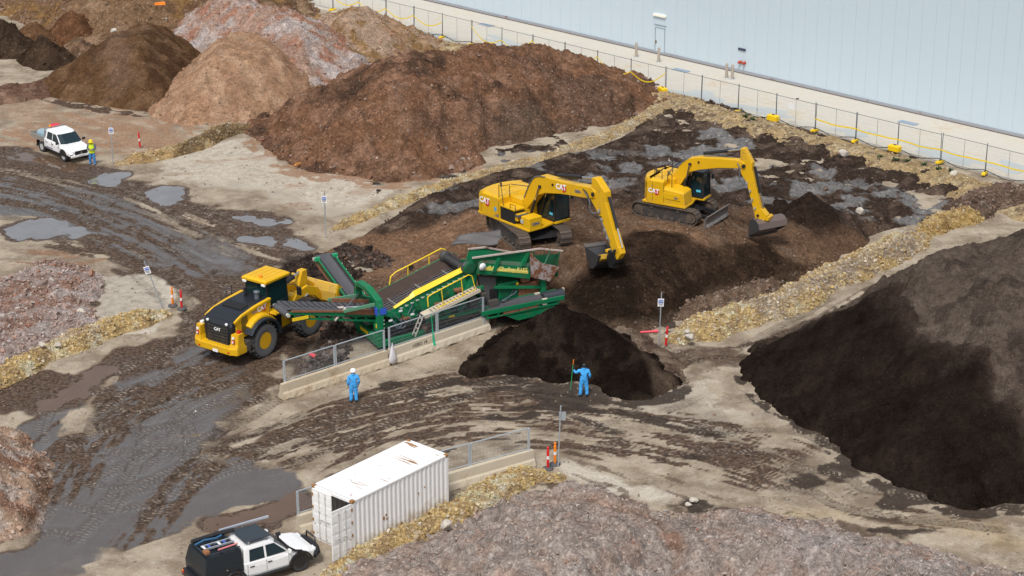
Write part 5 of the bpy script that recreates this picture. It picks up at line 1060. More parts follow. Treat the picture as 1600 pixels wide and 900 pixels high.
# ------------------------------------------------------------------ white shipping container
CWH = mat("container_white_paint", (0.80, 0.79, 0.77), 0.5, dirt=0.10, dirt_col=(0.50, 0.40, 0.28), dscale=0.9, var=.04, rust=0.04)
CWR = mat("container_roof_paint", (0.84, 0.82, 0.79), 0.55, dirt=0.10, dirt_col=(0.55, 0.40, 0.26), dscale=0.8, var=.05, rust=0.03)
CRU = mat("container_rust", (0.33, 0.16, 0.05), 0.85, var=.5, dscale=7, rust=.5)
CWS = CWH.copy(); CWS.name = "container_side_paint"      # splashed mud along the foot of the sides
_nt = CWS.node_tree; _b = _nt.nodes["Principled BSDF"]; _src = _b.inputs["Base Color"].links[0].from_socket
_tc = _n(_nt, "ShaderNodeTexCoord"); _sx = _n(_nt, "ShaderNodeSeparateXYZ"); _nt.links.new(_tc.outputs["Object"], _sx.inputs[0])
_no = _n(_nt, "ShaderNodeTexNoise", Scale=1.6, Detail=6.0, Roughness=0.7); _nt.links.new(_tc.outputs["Object"], _no.inputs["Vector"])
_k = _math(_nt, 'ADD', _math(_nt, 'MULTIPLY', _sx.outputs[2], 0.55), _no.outputs[0]); _nt.links.new(_mix(_nt, _math(_nt, 'MULTIPLY', _ramp(_nt, _k, 0.95, 0.55), 0.75), _src, (0.42, 0.30, 0.17)), _b.inputs["Base Color"])
def corrug(L, pitch=.276, depth=.036):
    P = []; x = 0
    while x < L - 1e-3:
        for dx, dy in ((0, 0), (.072, 0), (.14, depth), (.208, depth)): P.append((min(x + dx, L), dy))
        x += pitch
    P.append((L, 0)); return P
dA, dD = Vector(G(490, 842)), Vector(G(552.5, 869)); cl = 6.06; cw = 2.44; ch = 2.59
ct = empty("shipping_container", ((dA.x + dD.x) / 2, (dA.y + dD.y) / 2, 0.02), R(49.5), "white rusty shipping container with one door swung open", "container")
def cside(y, sgn, nm):
    m = MB(); P = corrug(cl - .2); n = len(P); V = []
    for x, d in P: V += [(.1 + x, y - sgn * d, .16), (.1 + x, y - sgn * d, ch - .12)]
    V += [(v[0], v[1] - sgn * .02, v[2]) for v in V]; k = 2 * n
    F = [(2 * i, 2 * i + 2, 2 * i + 3, 2 * i + 1) for i in range(n - 1)] + [(k + 2 * i, k + 2 * i + 1, k + 2 * i + 3, k + 2 * i + 2) for i in range(n - 1)]
    m.add(V, F); return m.build(nm, CWS, ct)
cside(-cw / 2 + .01, -1, "side_wall"); cside(cw / 2 - .01, 1, "side_wall")
m = MB(); P = corrug(cl - .3, .30, .010); n = len(P); V = []
for x, d in P: V += [(.15 + x, -cw / 2 + .06, ch - .02 - d), (.15 + x, cw / 2 - .06, ch - .02 - d)]
m.add(V, [(2 * i, 2 * i + 2, 2 * i + 3, 2 * i + 1) for i in range(n - 1)]); m.build("roof", CWR, ct)
m = MB(); m.box((cl / 2, 0, .13), (cl - .1, cw - .12, .05)); m.build("floor", mat("plywood_floor", (.16, .10, .06), .8), ct)
m = MB()
for y in (-1, 1):
    m.box((cl / 2, y * (cw / 2 - .05), .08), (cl - .36, .10, .15)); m.box((cl / 2, y * (cw / 2 - .035), ch - .065), (cl - .36, .07, .09))
for x in (.06, cl - .06):
    for y in (-1, 1): m.box((x, y * (cw / 2 - .06), ch / 2), (.12, .12, ch - .36))
    m.box((x, 0, ch - .07), (.12, cw - .36, .12)); m.box((x, 0, .09), (.12, cw - .36, .15))
m.build("frame", CWH, ct, .006)
for x in (.09, cl - .09):
    for y in (-1, 1):
        for z in (.06, ch - .06):
            k = MB(); k.box((x, y * (cw / 2 - .08), z), (.18, .162, .12)); k.build("corner_casting", CRU if z > 1 else CWH, ct, .012)
m = MB(); m.box((cl - .05, 0, ch / 2), (.04, cw - .24, ch - .3)); m.build("end_wall", CWH, ct)
def door_leaf(hinge, ang, sgn):
    d = MB(); w = cw / 2 - .09
    d.box((0, sgn * w / 2, ch / 2 + .02), (.05, w - .01, ch - .26))
    M = Matrix.Translation(hinge) @ Matrix.Rotation(ang, 4, 'Z'); d.xf(M); o = d.build("door", CWH, ct, .008)
    for z in (.62, 1.12, 1.62, 2.12):
        k = MB()
        for a in (.26, .78): k.box((-.03, sgn * w * a, z), (.012, w * .42, .36))
        k.xf(M); k.build("door_panel", CWH, o, .006)
    for a in (.36, .70):
        k = MB(); k.cyl((-.065, sgn * w * a, .16), (-.065, sgn * w * a, ch - .16), .018, n=8)
        for z in (.3, 1.0, 1.5, 2.3): k.box((-.055, sgn * w * a, z), (.04, .09, .05))
        k.box((-.085, sgn * w * (a + .08), 1.15), (.02, .30, .04)); k.xf(M); k.build("locking_bar", mat("worn_lock_bar", (.58, .56, .52), .5, rust=.15), o)
    for z in (.35, 1.0, 1.6, 2.2): k = MB(); k.box((-.02, sgn * .01, z), (.07, .07, .13)); k.xf(M); k.build("hinge", CRU, o)
    for z, a in ((.45, .2), (1.25, .85), (.8, .1)): k = MB(); k.box((-.028, sgn * w * a, z), (.012, .07, .10)); k.xf(M); k.build("rust_scab", CRU, o)
door_leaf((-.02, cw / 2 - .09, 0), 0, -1); door_leaf((-.02, -cw / 2 + .03, 0), R(86), 1)
rr = random.Random(5)
for (x, y, l, w) in [(1.35, -.15, .95, .045), (1.52, -.35, .8, .03), (1.15, -.45, .5, .03), (1.45, .3, .3, .025), (2.35, -.85, .55, .05), (2.6, -.9, .2, .04), (4.25, -.2, 1.25, .05), (4.42, -.25, 1.35, .07), (4.6, -.1, 1.2, .04), (4.48, -.55, .55, .10), (5.75, .75, .85, .16), (5.62, .55, .5, .08), (5.7, -.9, .3, .04), (3.3, .3, .25, .02), (2.0, .6, .2, .02), (3.6, -.8, .22, .02)]:
    k = MB(); nn = 9; top = []; bot = []
    for i in range(nn):
        t = i / (nn - 1); yy = y - l / 2 + l * t; ww = w * math.sin(math.pi * (t * .9 + .05)) * (.6 + .6 * rr.random()); xx = x + .02 * rr.uniform(-1, 1); top.append((xx + ww / 2, yy, ch - .0145)); bot.append((xx - ww / 2, yy, ch - .0145))
    k.add(top + bot[::-1], [tuple(range(2 * nn))]); k.build("rust_streak", CRU, ct)
for (x, z, s) in [(1.9, 1.05, .09), (2.05, 1.15, .06), (2.1, .95, .07), (4.1, 1.4, .04), (4.5, 1.55, .04), (3.0, .4, .05)]:
    k = MB(); k.prism([(x + s * math.cos(t) * rr.uniform(.5, 1), z + s * math.sin(t) * rr.uniform(.6, 1.4)) for t in np.linspace(0, 5.6, 8)], -cw / 2 - .002, -cw / 2 + .05, 'y'); k.build("rust_spot", CRU, ct)
k = MB(); 

# ------------------------------------------------------------------ wheels
RIMW = mat("steel_rim", (0.62, 0.62, 0.63), 0.35, 0.3, dirt=.2); RIMB = mat("black_rim", (0.02, 0.02, 0.022), 0.4)
def road_wheel(parent, x, y, r, w, sgn, rim, name="wheel", lugs=0, side=None, rimr=.58, spokes=6):
    """wheel at axle height r with its outer face towards sgn*y"""
    wh_ = empty(name, (x, y, r)); wh_.parent = parent
    t = MB(); hw = w / 2
    t.lathe([(r * rimr, -hw * .85), (r * .80, -hw), (r * .93, -hw * .96), (r * .985, -hw * .75), (r, -hw * .4), (r, hw * .4), (r * .985, hw * .75), (r * .93, hw * .96), (r * .80, hw), (r * rimr, hw * .85)], axis='y', n=28)
    tyre = t.build("tyre", RUB, wh_)
    if lugs:
        l = MB()
        for k in range(lugs):
            for s in (-1, 1):
                a = 2 * math.pi * (k + (.5 if s > 0 else 0)) / lugs; ca, sa = math.cos(a), math.sin(a)
                M = Matrix(((ca, 0, -sa), (0, 1, 0), (sa, 0, ca)))
                l.box((ca * r, s * hw * .48, sa * r), (r * .07, hw * .92, r * .10), M @ Euler((s * .45, 0, 0)).to_matrix())
        l.build("tread_lugs", RUB, wh_)
        q = MB(); q.lathe([(r * rimr * 1.02, sgn * hw * .90), (r * .78, sgn * hw * 1.02), (r * .92, sgn * hw * .985)], axis='y', n=28); q.v = q.v; q.f = [f for f in q.f if len(f) == 4]; q.mi = q.mi[:len(q.f)]; q.sm = q.sm[:len(q.f)]; q.build("sidewall", TYW, wh_)
    m = MB(); m.lathe([(r * rimr * 1.0, sgn * hw * .86), (r * rimr * .93, sgn * hw * .80), (r * rimr * .85, sgn * hw * .35), (r * rimr * .45, sgn * hw * .30), (r * rimr * .40, sgn * hw * .55), (0.0, sgn * hw * .58)], axis='y', n=24); m.build("rim", rim, wh_)
    m = MB()
    for k in range(spokes):
        a = 2 * math.pi * k / spokes; c = Vector((math.cos(a) * r * rimr * .62, sgn * hw * .33, math.sin(a) * r * rimr * .62)); m.cyl(c, c + Vector((0, sgn * .02, 0)), r * .05, n=8)
    m.build("rim_hole" if spokes else "nuts", BLK, wh_); return wh_

# ------------------------------------------------------------------ dual-cab pickups
def pickup_cab(r, W, paint, front=True):
    """dual cab body; x forward, rear axle x=0, front axle x=3.0; returns body"""
    hw = W / 2
    def sec(x, zb, zt, w, wt, zs=None):
        zs = zs if zs is not None else (zb + zt) / 2
        return [(x, -w * .96, zb), (x, -w, zb + .12), (x, -w, zs), (x, -wt, zt), (x, wt, zt), (x, w, zs), (x, w, zb + .12), (x, w * .96, zb)]
    b = MB()
    b.loft([sec(.45, .48, 1.12, hw, hw * .97, .9), sec(1.2, .42, 1.10, hw, hw * .965, .9), sec(2.3, .42, 1.08, hw, hw * .95, .92), sec(2.45, .42, 1.09, hw, hw * .90, .95), sec(3.0, .50, 1.07, hw * 1.01, hw * .84, .92), sec(3.45, .52, 1.01, hw * .99, hw * .78, .86), sec(3.72, .48, .93, hw * .93, hw * .70, .78), sec(3.86, .50, .78, hw * .78, hw * .60, .68)])
    body = b.build("body", paint, r, .035)
    g = MB(); zb, zt = 1.10, 1.76
    ring = lambda pts, z: [(x, y, z) for x, y in pts]
    bot = [(.47, -hw * .95), (2.62, -hw * .93), (2.78, -hw * .55), (2.78, hw * .55), (2.62, hw * .93), (.47, hw * .95)]
    top = [(.62, -hw * .76), (1.78, -hw * .74), (1.92, -hw * .45), (1.92, hw * .45), (1.78, hw * .74), (.62, hw * .76)]
    midt = [(.55, -hw * .80), (1.90, -hw * .78), (2.04, -hw * .48), (2.04, hw * .48), (1.90, hw * .78), (.55, hw * .80)]
    g.loft([ring(bot, zb - .03), ring(midt, zt - .09), ring(top, zt)]); g.build("cabin", paint, r, .04)
    # glazing, a little proud of the cabin
    def lp(a, b, t): return tuple(a[i] + (b[i] - a[i]) * t for i in range(3))
    def pane(nm, p00, p10, p11, p01, off):
        q = MB(); o = Vector(off); P = [Vector(p) + o for p in (p00, p10, p11, p01)]; Q = [p - o * 2.2 for p in P]
        q.add(P + Q, [(0, 1, 2, 3), (7, 6, 5, 4), (0, 4, 5, 1), (1, 5, 6, 2), (2, 6, 7, 3), (3, 7, 4, 0)]); return q.build(nm, GLS, r, .01)
    for s in (-1, 1):
        A = lambda x, t: (lerp(x, x, t), s * lerp(hw * .95, hw * .80, t) if True else 0, lerp(zb - .03, zt - .09, t))
        pane("side_window", A(.72, .12), A(1.42, .12), A(1.42, .93), A(.78, .93), (0, s * .012, .004))
        pane("side_window", A(1.52, .12), A(2.44, .12), A(1.92, .93), A(1.52, .93), (0, s * .012, .004))
    zz = lambda t: lerp(zb - .03, zt - .09, t)
    wx = lambda t: lerp(2.78, 2.04, t); wy = lambda t: lerp(hw * .55, hw * .48, t)
    ox = lambda t: lerp(2.62, 1.90, t); oy = lambda t: lerp(hw * .93, hw * .78, t)
    t0, t1 = .06, .96; q = MB(); e = .014
    P = [(ox(t0) + e, -oy(t0) * .97, zz(t0) + e), (wx(t0) + e, -wy(t0), zz(t0) + e), (wx(t0) + e, wy(t0), zz(t0) + e), (ox(t0) + e, oy(t0) * .97, zz(t0) + e)]
    Q = [(ox(t1) + e, -oy(t1) * .97, zz(t1) + e), (wx(t1) + e, -wy(t1), zz(t1) + e), (wx(t1) + e, wy(t1), zz(t1) + e), (ox(t1) + e, oy(t1) * .97, zz(t1) + e)]
    q.add(P + Q, [(i, i + 1, 5 + i, 4 + i) for i in range(3)]); q.build("windscreen", GLS, r)
    for s in (-1, 1):
        m = MB(); m.box((2.50, s * (hw + .12), 1.20), (.10, .22, .17)); m.build("mirror", BLK if paint is WPAINT and front else WPAINT, r, .03)
        for x in (.80, 1.62): m = MB(); m.box((x, s * (hw + .012), .93), (.20, .03, .035)); m.build("door_handle", BLK, r)
        for x in (1.47, 2.50, .60): m = MB(); m.box((x, s * (hw + .001), .80), (.012, .012, .50)); m.build("door_gap", BLK, r)
        a = MB(); a.prism([(3.0 + .50 * math.cos(t), .40 + .50 * math.sin(t)) for t in np.linspace(0, math.pi, 12)], s * (hw - .16), s * (hw + .014), 'y'); a.build("wheel_arch", BLK, r)
    return body
def grille_front(r, W, dark):
    hw = W / 2
    g = MB(); g.box((3.885, 0, .72), (.06, hw * 1.05, .26)); g.build("grille", BLK, r, .02)
    for s in (-1, 1):
        m = MB(); m.loft([[(3.62, s * hw * .88, .80), (3.85, s * hw * .62, .78), (3.85, s * hw * .62, .86), (3.62, s * hw * .86, .92)], [(3.66, s * hw * .92, .80), (3.89, s * hw * .64, .78), (3.89, s * hw * .64, .86), (3.66, s * hw * .90, .92)]]); m.build("headlight", LAMPW, r, .01)

# white tray-back pickup upper left
pa, pb = Vector(G(66, 237)), Vector(G(99, 252)); hd = math.atan2((pb - pa).y, (pb - pa).x)
lf = Vector((-math.sin(hd), math.cos(hd))); ro = pa + lf * .88
u1 = empty("tray_truck", (ro.x, ro.y, -.02), hd, "white dual-cab tray truck with blue tank, parked by the puddle", "pickup truck")
pickup_cab(u1, 1.80, WPAINT); grille_front(u1, 1.8, True)
m = MB(); m.box((3.87, 0, .50), (.10, 1.58, .18)); m.build("bumper", WPAINT, u1, .04)
m = MB(); m.box((3.93, -.02, .56), (.02, .36, .10)); m.build("number_plate", WHITE, u1)
for s in (-1, 1):
    m = MB(); m.box((3.80, s * .70, .56), (.14, .16, .16)); m.build("fog_lamp", BLK, u1, .02)
k = MB(); k.add([(3.925, 0, .80), (3.925, .04, .73), (3.925, -.04, .73)], [(0, 1, 2)]); 
for s in (-1, 0, 1): 
    k.loft([[(3.918, s * .04, .74 + (.05 if s == 0 else -.01)), (3.918, s * .04 + .03, .70 + (.05 if s == 0 else -.01)), (3.918, s * .04, .66 + (.05 if s == 0 else -.01)), (3.918, s * .04 - .03, .70 + (.05 if s == 0 else -.01))], [(3.93, s * .04, .74 + (.05 if s == 0 else -.01)), (3.93, s * .04 + .03, .70 + (.05 if s == 0 else -.01)), (3.93, s * .04, .66 + (.05 if s == 0 else -.01)), (3.93, s * .04 - .03, .70 + (.05 if s == 0 else -.01))]])
k.build("emblem", CHROME, u1)
ALU = mat("tray_aluminium", (0.40, 0.38, 0.35), 0.45, 0.5, dirt=.3)
m = MB(); m.box((-.52, 0, .86), (1.86, 1.84, .07)); m.build("tray_floor", ALU, u1)
for s in (-1, 1): m = MB(); m.box((-.52, s * .91, 1.03), (1.86, .035, .27)); m.build("tray_side", ALU, u1, .01)
m = MB(); m.box((-1.45, 0, 1.03), (.035, 1.78, .27)); m.build("tailgate", ALU, u1, .01)
m = MB()
for s in (-1, 1): m.bar((.40, s * .86, .90), (.40, s * .74, 1.78), .06)
m.bar((.40, -.76, 1.76), (.40, .76, 1.76), .06)
for y in np.linspace(-.55, .55, 6): m.bar((.40, y, 1.0), (.40, y, 1.74), .02)
m.build("headboard", ALU, u1)
m = MB(); m.loft([[(-.75, -.80, .92), (.30, -.80, .92), (.30, .80, .92), (-.75, .80, .92)], [(-.75, -.80, 1.30), (.30, -.80, 1.30), (.30, .80, 1.30), (-.75, .80, 1.30)], [(-.55, -.72, 1.48), (.28, -.72, 1.52), (.28, .72, 1.52), (-.55, .72, 1.48)]]); m.build("water_tank", mat("pale_blue_tank", (.30, .42, .48), .4, dirt=.15), u1, .04)
m = MB(); m.lathe([(.12, 0), (.34, 0), (.36, .03), (.36, .17), (.34, .20), (.12, .20)], c=(.02, .25, 1.56), n=18); m.build("hose_reel", mat("red_hose", (.72, .03, .06), .5), u1)
m = MB(); m.lathe([(.07, 0), (.07, .10), (.05, .14), (0, .15)], c=(.40, -.35, 1.80), n=12); m.build("beacon", LAMPO, u1)
m = MB(); m.box((-.5, 0, .66), (1.7, .9, .28)); m.build("chassis", BLK, u1)
for s in (-1, 1):
    road_wheel(u1, 0, s * .78, .385, .26, s, RIMW); road_wheel(u1, 3.0, s * .78, .385, .26, s, RIMW)
    m = MB(); m.box((-.60, s * .8, .55), (.03, .26, .42)); m.build("mudflap", BLK, u1)
    m = MB(); m.box((1.5, s * .86, .46), (1.9, .10, .08)); m.build("side_step", BLK, u1)
    m = MB(); m.box((1.15, s * .905, .60), (.9, .01, .05)); m.build("side_stripe", mat("dark_decal", (.05, .05, .12), .4), u1)

# white pickup with black canopy, bottom left
hd = R(34); fw = Vector(G(470.5, 893)); d = Vector((math.cos(hd), math.sin(hd))); lf = Vector((-d.y, d.x)); ro = fw + lf * .92 - d * 3.05
u2 = empty("canopy_pickup", (ro.x, ro.y, 0), hd, "white dual-cab pickup with black canopy and loaded roof rack beside the container", "pickup truck")
pickup_cab(u2, 1.86, WPAINT, False); 
CANB = mat("canopy_black", (0.012, 0.017, 0.022), 0.35, dirt=.06)
m = MB(); m.loft([[(-1.35, -.90, .72), (.40, -.90, .72), (.40, .90, .72), (-1.35, .90, .72)], [(-1.35, -.94, 1.15), (.40, -.94, 1.15), (.40, .94, 1.15), (-1.35, .94, 1.15)], [(-1.20, -.80, 1.80), (.40, -.80, 1.80), (.40, .80, 1.80), (-1.20, .80, 1.80)]]); can = m.build("canopy", CANB, u2, .04)
m = MB(); m.box((-.45, -.945, .95), (1.2, .02, .32)); m.build("canopy_hatch", CANB, can, .02)
m = MB(); m.box((-.35, -.96, 1.12), (.06, .03, .05)); m.build("canopy_latch", CHROME, can)
m = MB(); m.box((-1.45, 0, .62), (.22, 1.80, .28)); m.build("rear_bumper", BLK, u2, .03)
for s in (-1, 1): m = MB(); m.box((-1.57, s * .72, .70), (.03, .16, .14)); m.build("tail_light", LAMPR, u2); m = MB(); m.box((-1.575, s * .72, .76), (.03, .12, .05)); m.build("indicator", LAMPO, u2)
m = MB(); m.box((.2, -.955, .86), (.10, .03, .06)); m.build("side_marker", LAMPO, u2)
m = MB(); m.tube([(3.72, -.86, .55), (3.92, -.80, .62), (4.04, -.45, .70), (4.06, 0, .72), (4.04, .45, .70), (3.92, .80, .62), (3.72, .86, .55)], .13, 8); m.build("bull_bar", BLK, u2)
m = MB(); m.tube([(4.05, -.40, .75), (4.05, -.36, 1.08), (4.05, .36, 1.08), (4.05, .40, .75)], .035, 6); m.build("bull_bar_hoop", BLK, u2)
for s in (-1, 1):
    m = MB(); m.box((3.80, s * .66, .80), (.1, .3, .14)); m.build("headlight", LAMPW, u2, .03)
    road_wheel(u2, 0, s * .80, .40, .29, s, RIMB, spokes=5); road_wheel(u2, 3.05, s * .80, .40, .29, s, RIMB, spokes=5)
    m = MB(); m.box((1.5, s * .96, .42), (2.1, .16, .07)); m.build("side_step", BLK, u2)
    for x in (0, 3.05):
        a = MB(); n_ = 10; secs = []
        for k in range(n_ + 1):
            t = math.pi * (.02 + .96 * k / n_); c, s_ = math.cos(t), math.sin(t); secs.append([(x + c * .47, s * .90, .42 + s_ * .47), (x + c * .56, s * .90, .42 + s_ * .56), (x + c * .56, s * 1.0, .42 + s_ * .54), (x + c * .47, s * 1.0, .42 + s_ * .47)])
        a.loft(secs); a.build("fender_flare", BLK, u2, .01)
m = MB(); m.tube([(3.1, -.96, 1.0), (2.78, -.98, 1.10), (2.45, -.90, 1.35), (2.1, -.80, 1.80), (2.1, -.80, 1.98)], .055, 8); m.build("snorkel", BLK, u2)
m = MB(); m.cyl((2.02, -.80, 2.0), (2.20, -.80, 2.0), .085, n=10); m.build("snorkel_head", BLK, u2)
RACK = mat("rack_charcoal", (0.03, 0.04, 0.05), .5)
m = MB(); m.box((1.25, 0, 1.95), (1.15, 1.28, .03)); rk = m.build("roof_platform", RACK, u2, .01)
m = MB()
for x in (.85, 1.65):
    for s in (-1, 1): m.bar((x, s * .62, 1.72), (x, s * .60, 1.94), .05)
m.build("rack_feet", CHROME, u2)
m = MB()
for y in (-.72, .72): m.bar((-1.15, y, 1.90), (.38, y, 1.90), .04)
for x in (-1.1, -.4, .3): m.bar((x, -.74, 1.87), (x, .74, 1.87), .05)
m.build("canopy_rack", RACK, u2)
def onto(name, mb, m, label, cat, bev=0):
    o = mb.build(name, m, None, bev); o.location = u2.location; o.rotation_euler = u2.rotation_euler; tag(o, label, cat); return o
b = MB(); b.tube([(-1.15, .58, 1.99), (-.5, .60, 2.0), (.2, .60, 2.0), (.75, .58, 1.98)], .10, 9); onto("awning_roll", b, BLK, "black rolled awning on the far side of the pickup's rack", "awning roll")
b = MB(); b.box((1.35, .80, 2.02), (2.3, .09, .10)); onto("awning_case", b, mat("case_aluminium", (.62, .66, .72), .35, .6), "long silver tube case along the far side of the pickup's roof", "tube case", .015)
lad = empty("folding_ladder", u2.location, hd, "silver folding ladder lying on the pickup's canopy rack", "ladder")
for y in (-.30, .02): b = MB(); b.box((-.35, y, 1.97), (1.35, .05, .07)); b.build("rail", mat("ladder_aluminium", (.6, .63, .66), .35, .6), lad)
for i in range(6): b = MB(); b.box((-.95 + i * .23, -.14, 1.97), (.09, .27, .03)); b.build("rung", [WHITE, BLUEP, BLK][i % 3], lad)
b = MB(); b.tube([(-1.15, .30, 1.97), (-.7, .36, 2.03), (-.2, .30, 2.0), (.1, .38, 2.02)], .05, 7); onto("blue_bag", b, mat("blue_canvas", (.025, .11, .22), .7, var=.4, dscale=6), "blue canvas roll strapped on the pickup's rack", "bag")
b = MB(); b.cyl((-.55, -.62, 1.97), (.35, -.55, 1.97), .04, n=8); onto("pink_pole", b, mat("pink_pole", (.62, .20, .20), .5), "pink pole lying on the near side of the pickup's rack", "pole")
b = MB(); b.box((-1.05, -.55, 1.99), (.22, .28, .14)); onto("timber_chock", b, mat("brown_timber", (.28, .12, .05), .7), "brown timber chock at the rear corner of the pickup's rack", "chock", .02)
b = MB(); b.box((.98, -.60, 1.28), (.30, .14, .26)); onto("tool_bag", b, mat("olive_bag", (.30, .28, .03), .7), "yellow green bag behind the pickup's rear window", "bag", .03)
# ------------------------------------------------------------------ shared machine pieces
REDL2 = mat("logo_red", (0.55, 0.02, 0.02), .4); LOGOW = mat("logo_white", (0.85, 0.85, 0.85), .45, var=.02); DECAL = mat("logo_grey_blue", (0.10, 0.12, 0.20), .5)
def cat_logo(parent, origin, xdir, up, size):
    """white letters on a red rounded shape with a yellow wedge"""
    M = face_mat(origin, xdir, up); s = size
    x = Vector(xdir).normalized(); y = Vector(up).normalized(); nrm = M.to_3x3() @ Vector((0, 0, 1))
    Mr = M.copy(); Mr.translation = Vector(origin) + x * s * .55 - y * s * .12
    flat_part("logo_shape", [(s * .42 * math.cos(t), s * .50 * math.sin(t)) for t in np.linspace(0, 6.283, 15)[:-1]], Mr, REDL2, parent, .004)
    flat_part("logo_backing", [(-s * 1.0, -s * .42), (s * .78, -s * .42), (s * .78, s * .42), (-s * 1.0, s * .42)], Matrix.Translation(nrm * .004) @ M, BLK, parent, .004) if False else None
    Mt = M.copy(); Mt.translation = Vector(origin) + nrm * .008
    t = text_part("lettering", "CAT", s, Mt, LOGOW, parent, .006, s * .028)
    return t
def cylinder_ram(parent, a, b, r, frac=.55, name="hydraulic_cylinder", m=None):
    a, b = Vector(a), Vector(b); c = a.lerp(b, frac)
    k = MB(); k.cyl(a, c, r, n=10); k.cyl(c - (b - a).normalized() * .08, c, r * 1.15, n=10); o = k.build(name, m or BLK, parent)
    k = MB(); k.cyl(c, b, r * .55, n=8); k.build("rod", CHROME, o); return o
def track_unit(parent, M, L, h, w, shoes, cy, tm=None):
    """crawler track of length L, height h, width w centred at y=cy; M places it"""
    r = h / 2; path = []; st = L - h
    per = 2 * st + 2 * math.pi * r
    def at(s):
        s %= per
        if s < st: return Vector((-st / 2 + s, 0, h)), 0.0
        s -= st
        if s < math.pi * r: a = s / r; return Vector((st / 2 + math.sin(a) * r, 0, r + math.cos(a) * r)), -a
        s -= math.pi * r
        if s < st: return Vector((st / 2 - s, 0, 0)), -math.pi
        s -= st; a = s / r; return Vector((-st / 2 - math.sin(a) * r, 0, r - math.cos(a) * r)), -math.pi - a
    t = MB(); sl = per / shoes
    for i in range(shoes):
        p, a = at(i * sl); rot = Matrix.Rotation(-a, 3, 'Y')
        t.box(p + Vector((0, cy, 0)), (sl * .93, w, .045), rot); t.box(p + Vector((0, cy, 0)) + rot @ Vector((-sl * .3, 0, .035)), (.03, w, .045), rot)
    t.xf(M); tr = t.build("track", tm or TRACK, parent)
    k = MB(); k.prism([(-st / 2 - r * .9, r)] + [(-st / 2 + math.cos(a) * r * .88, r + math.sin(a) * r * .88) for a in np.linspace(math.pi * .5, math.pi * 1.5, 8)][::-1] * 0 + [(-st / 2, h - .06), (st / 2, h - .06), (st / 2 + r * .9, r), (st / 2, .06), (-st / 2, .06)], cy - w * .28, cy + w * .28, 'y'); k.xf(M); k.build("track_frame", mat("track_frame_steel", (.045, .04, .037), .6, dirt=.5), tr)
    for x in (-st / 2, st / 2): k = MB(); k.cyl((x, cy - w * .34, r), (x, cy + w * .34, r), r * .74, n=16); k.cyl((x, cy - w * .40, r), (x, cy + w * .40, r), r * .35, n=12); k.xf(M); k.build("sprocket" if x < 0 else "idler", TRACK, tr)
    for i in range(7): x = -st / 2 + st * (i + .5) / 7; k = MB(); k.cyl((x, cy - w * .36, .14), (x, cy + w * .36, .14), .10, n=10); k.xf(M); k.build("roller", TRACK, tr)
    for i in range(2): x = -st / 4 + st / 2 * i; k = MB(); k.box((x, cy, h - .16), (.18, w * .72, .14)); k.xf(M); k.build("carrier_roller", STEEL, tr)
    return tr

# ------------------------------------------------------------------ wheel loader
hd = R(55); ct_ = Vector(G(427, 560)); d = Vector((math.cos(hd), math.sin(hd))); lf = Vector((-d.y, d.x)); ro = Vector((-13.10, 101.75))
ld = empty("wheel_loader", (ro.x, ro.y, -.03), hd, "yellow wheel loader with black hood driving toward the screener", "wheel loader"); LSC = 1.06; ld.scale = (LSC,) * 3
RIMY = mat("rim_yellow", (0.68, 0.37, 0.010), .5, dirt=.25)
for x in (-1.75, 1.75):
    for s in (-1, 1): road_wheel(ld, x, s * 1.13, .88, .66, s, RIMY, "wheel", 20, rimr=.50, spokes=8)
# rear bumper and counterweight
b = MB(); hwB = 1.42
b.prism([(-3.95, -1.05), (-3.95, 1.05), (-3.80, 1.42), (-3.1, 1.42), (-3.1, -1.42), (-3.80, -1.42)], .72, 1.08, 'z'); cwt = b.build("counterweight", YEL, ld, .04)
for s in (-1, 1):
    b = MB(); b.loft([[(-3.92, s * .92, 1.08), (-3.80, s * 1.42, 1.08), (-3.2, s * 1.42, 1.08), (-3.2, s * .92, 1.08)], [(-3.84, s * 1.0, 1.30), (-3.72, s * 1.40, 1.30), (-3.25, s * 1.40, 1.30), (-3.25, s * 1.0, 1.30)], [(-3.78, s * 1.02, 1.78), (-3.66, s * 1.38, 1.78), (-3.28, s * 1.38, 1.78), (-3.28, s * 1.02, 1.78)]]); b.build("lamp_tower", YEL, cwt, .03)
    b = MB(); b.box((-3.815, s * 1.17, 1.42), (.05, .17, .16)); b.build("tail_light_frame", REDL2, cwt); b = MB(); b.box((-3.845, s * 1.17, 1.42), (.03, .10, .10)); b.build("tail_light", LAMPW, cwt)
    b = MB(); b.box((-3.805, s * 1.17, 1.62), (.05, .14, .11)); b.build("reverse_light", LAMPW, cwt)
    b = MB(); b.box((-3.4, s * 1.2, 1.84), (.22, .18, .14)); b.build("side_lamp", LAMPR if s < 0 else LAMPW, cwt, .03)
    b = MB(); b.box((-3.96, s * .96, .86), (.03, .10, .08)); b.build("reflector", REDL2, cwt)
b = MB(); b.box((-3.965, -.1, .80), (.02, .34, .14)); b.build("number_plate", WHITE, cwt)
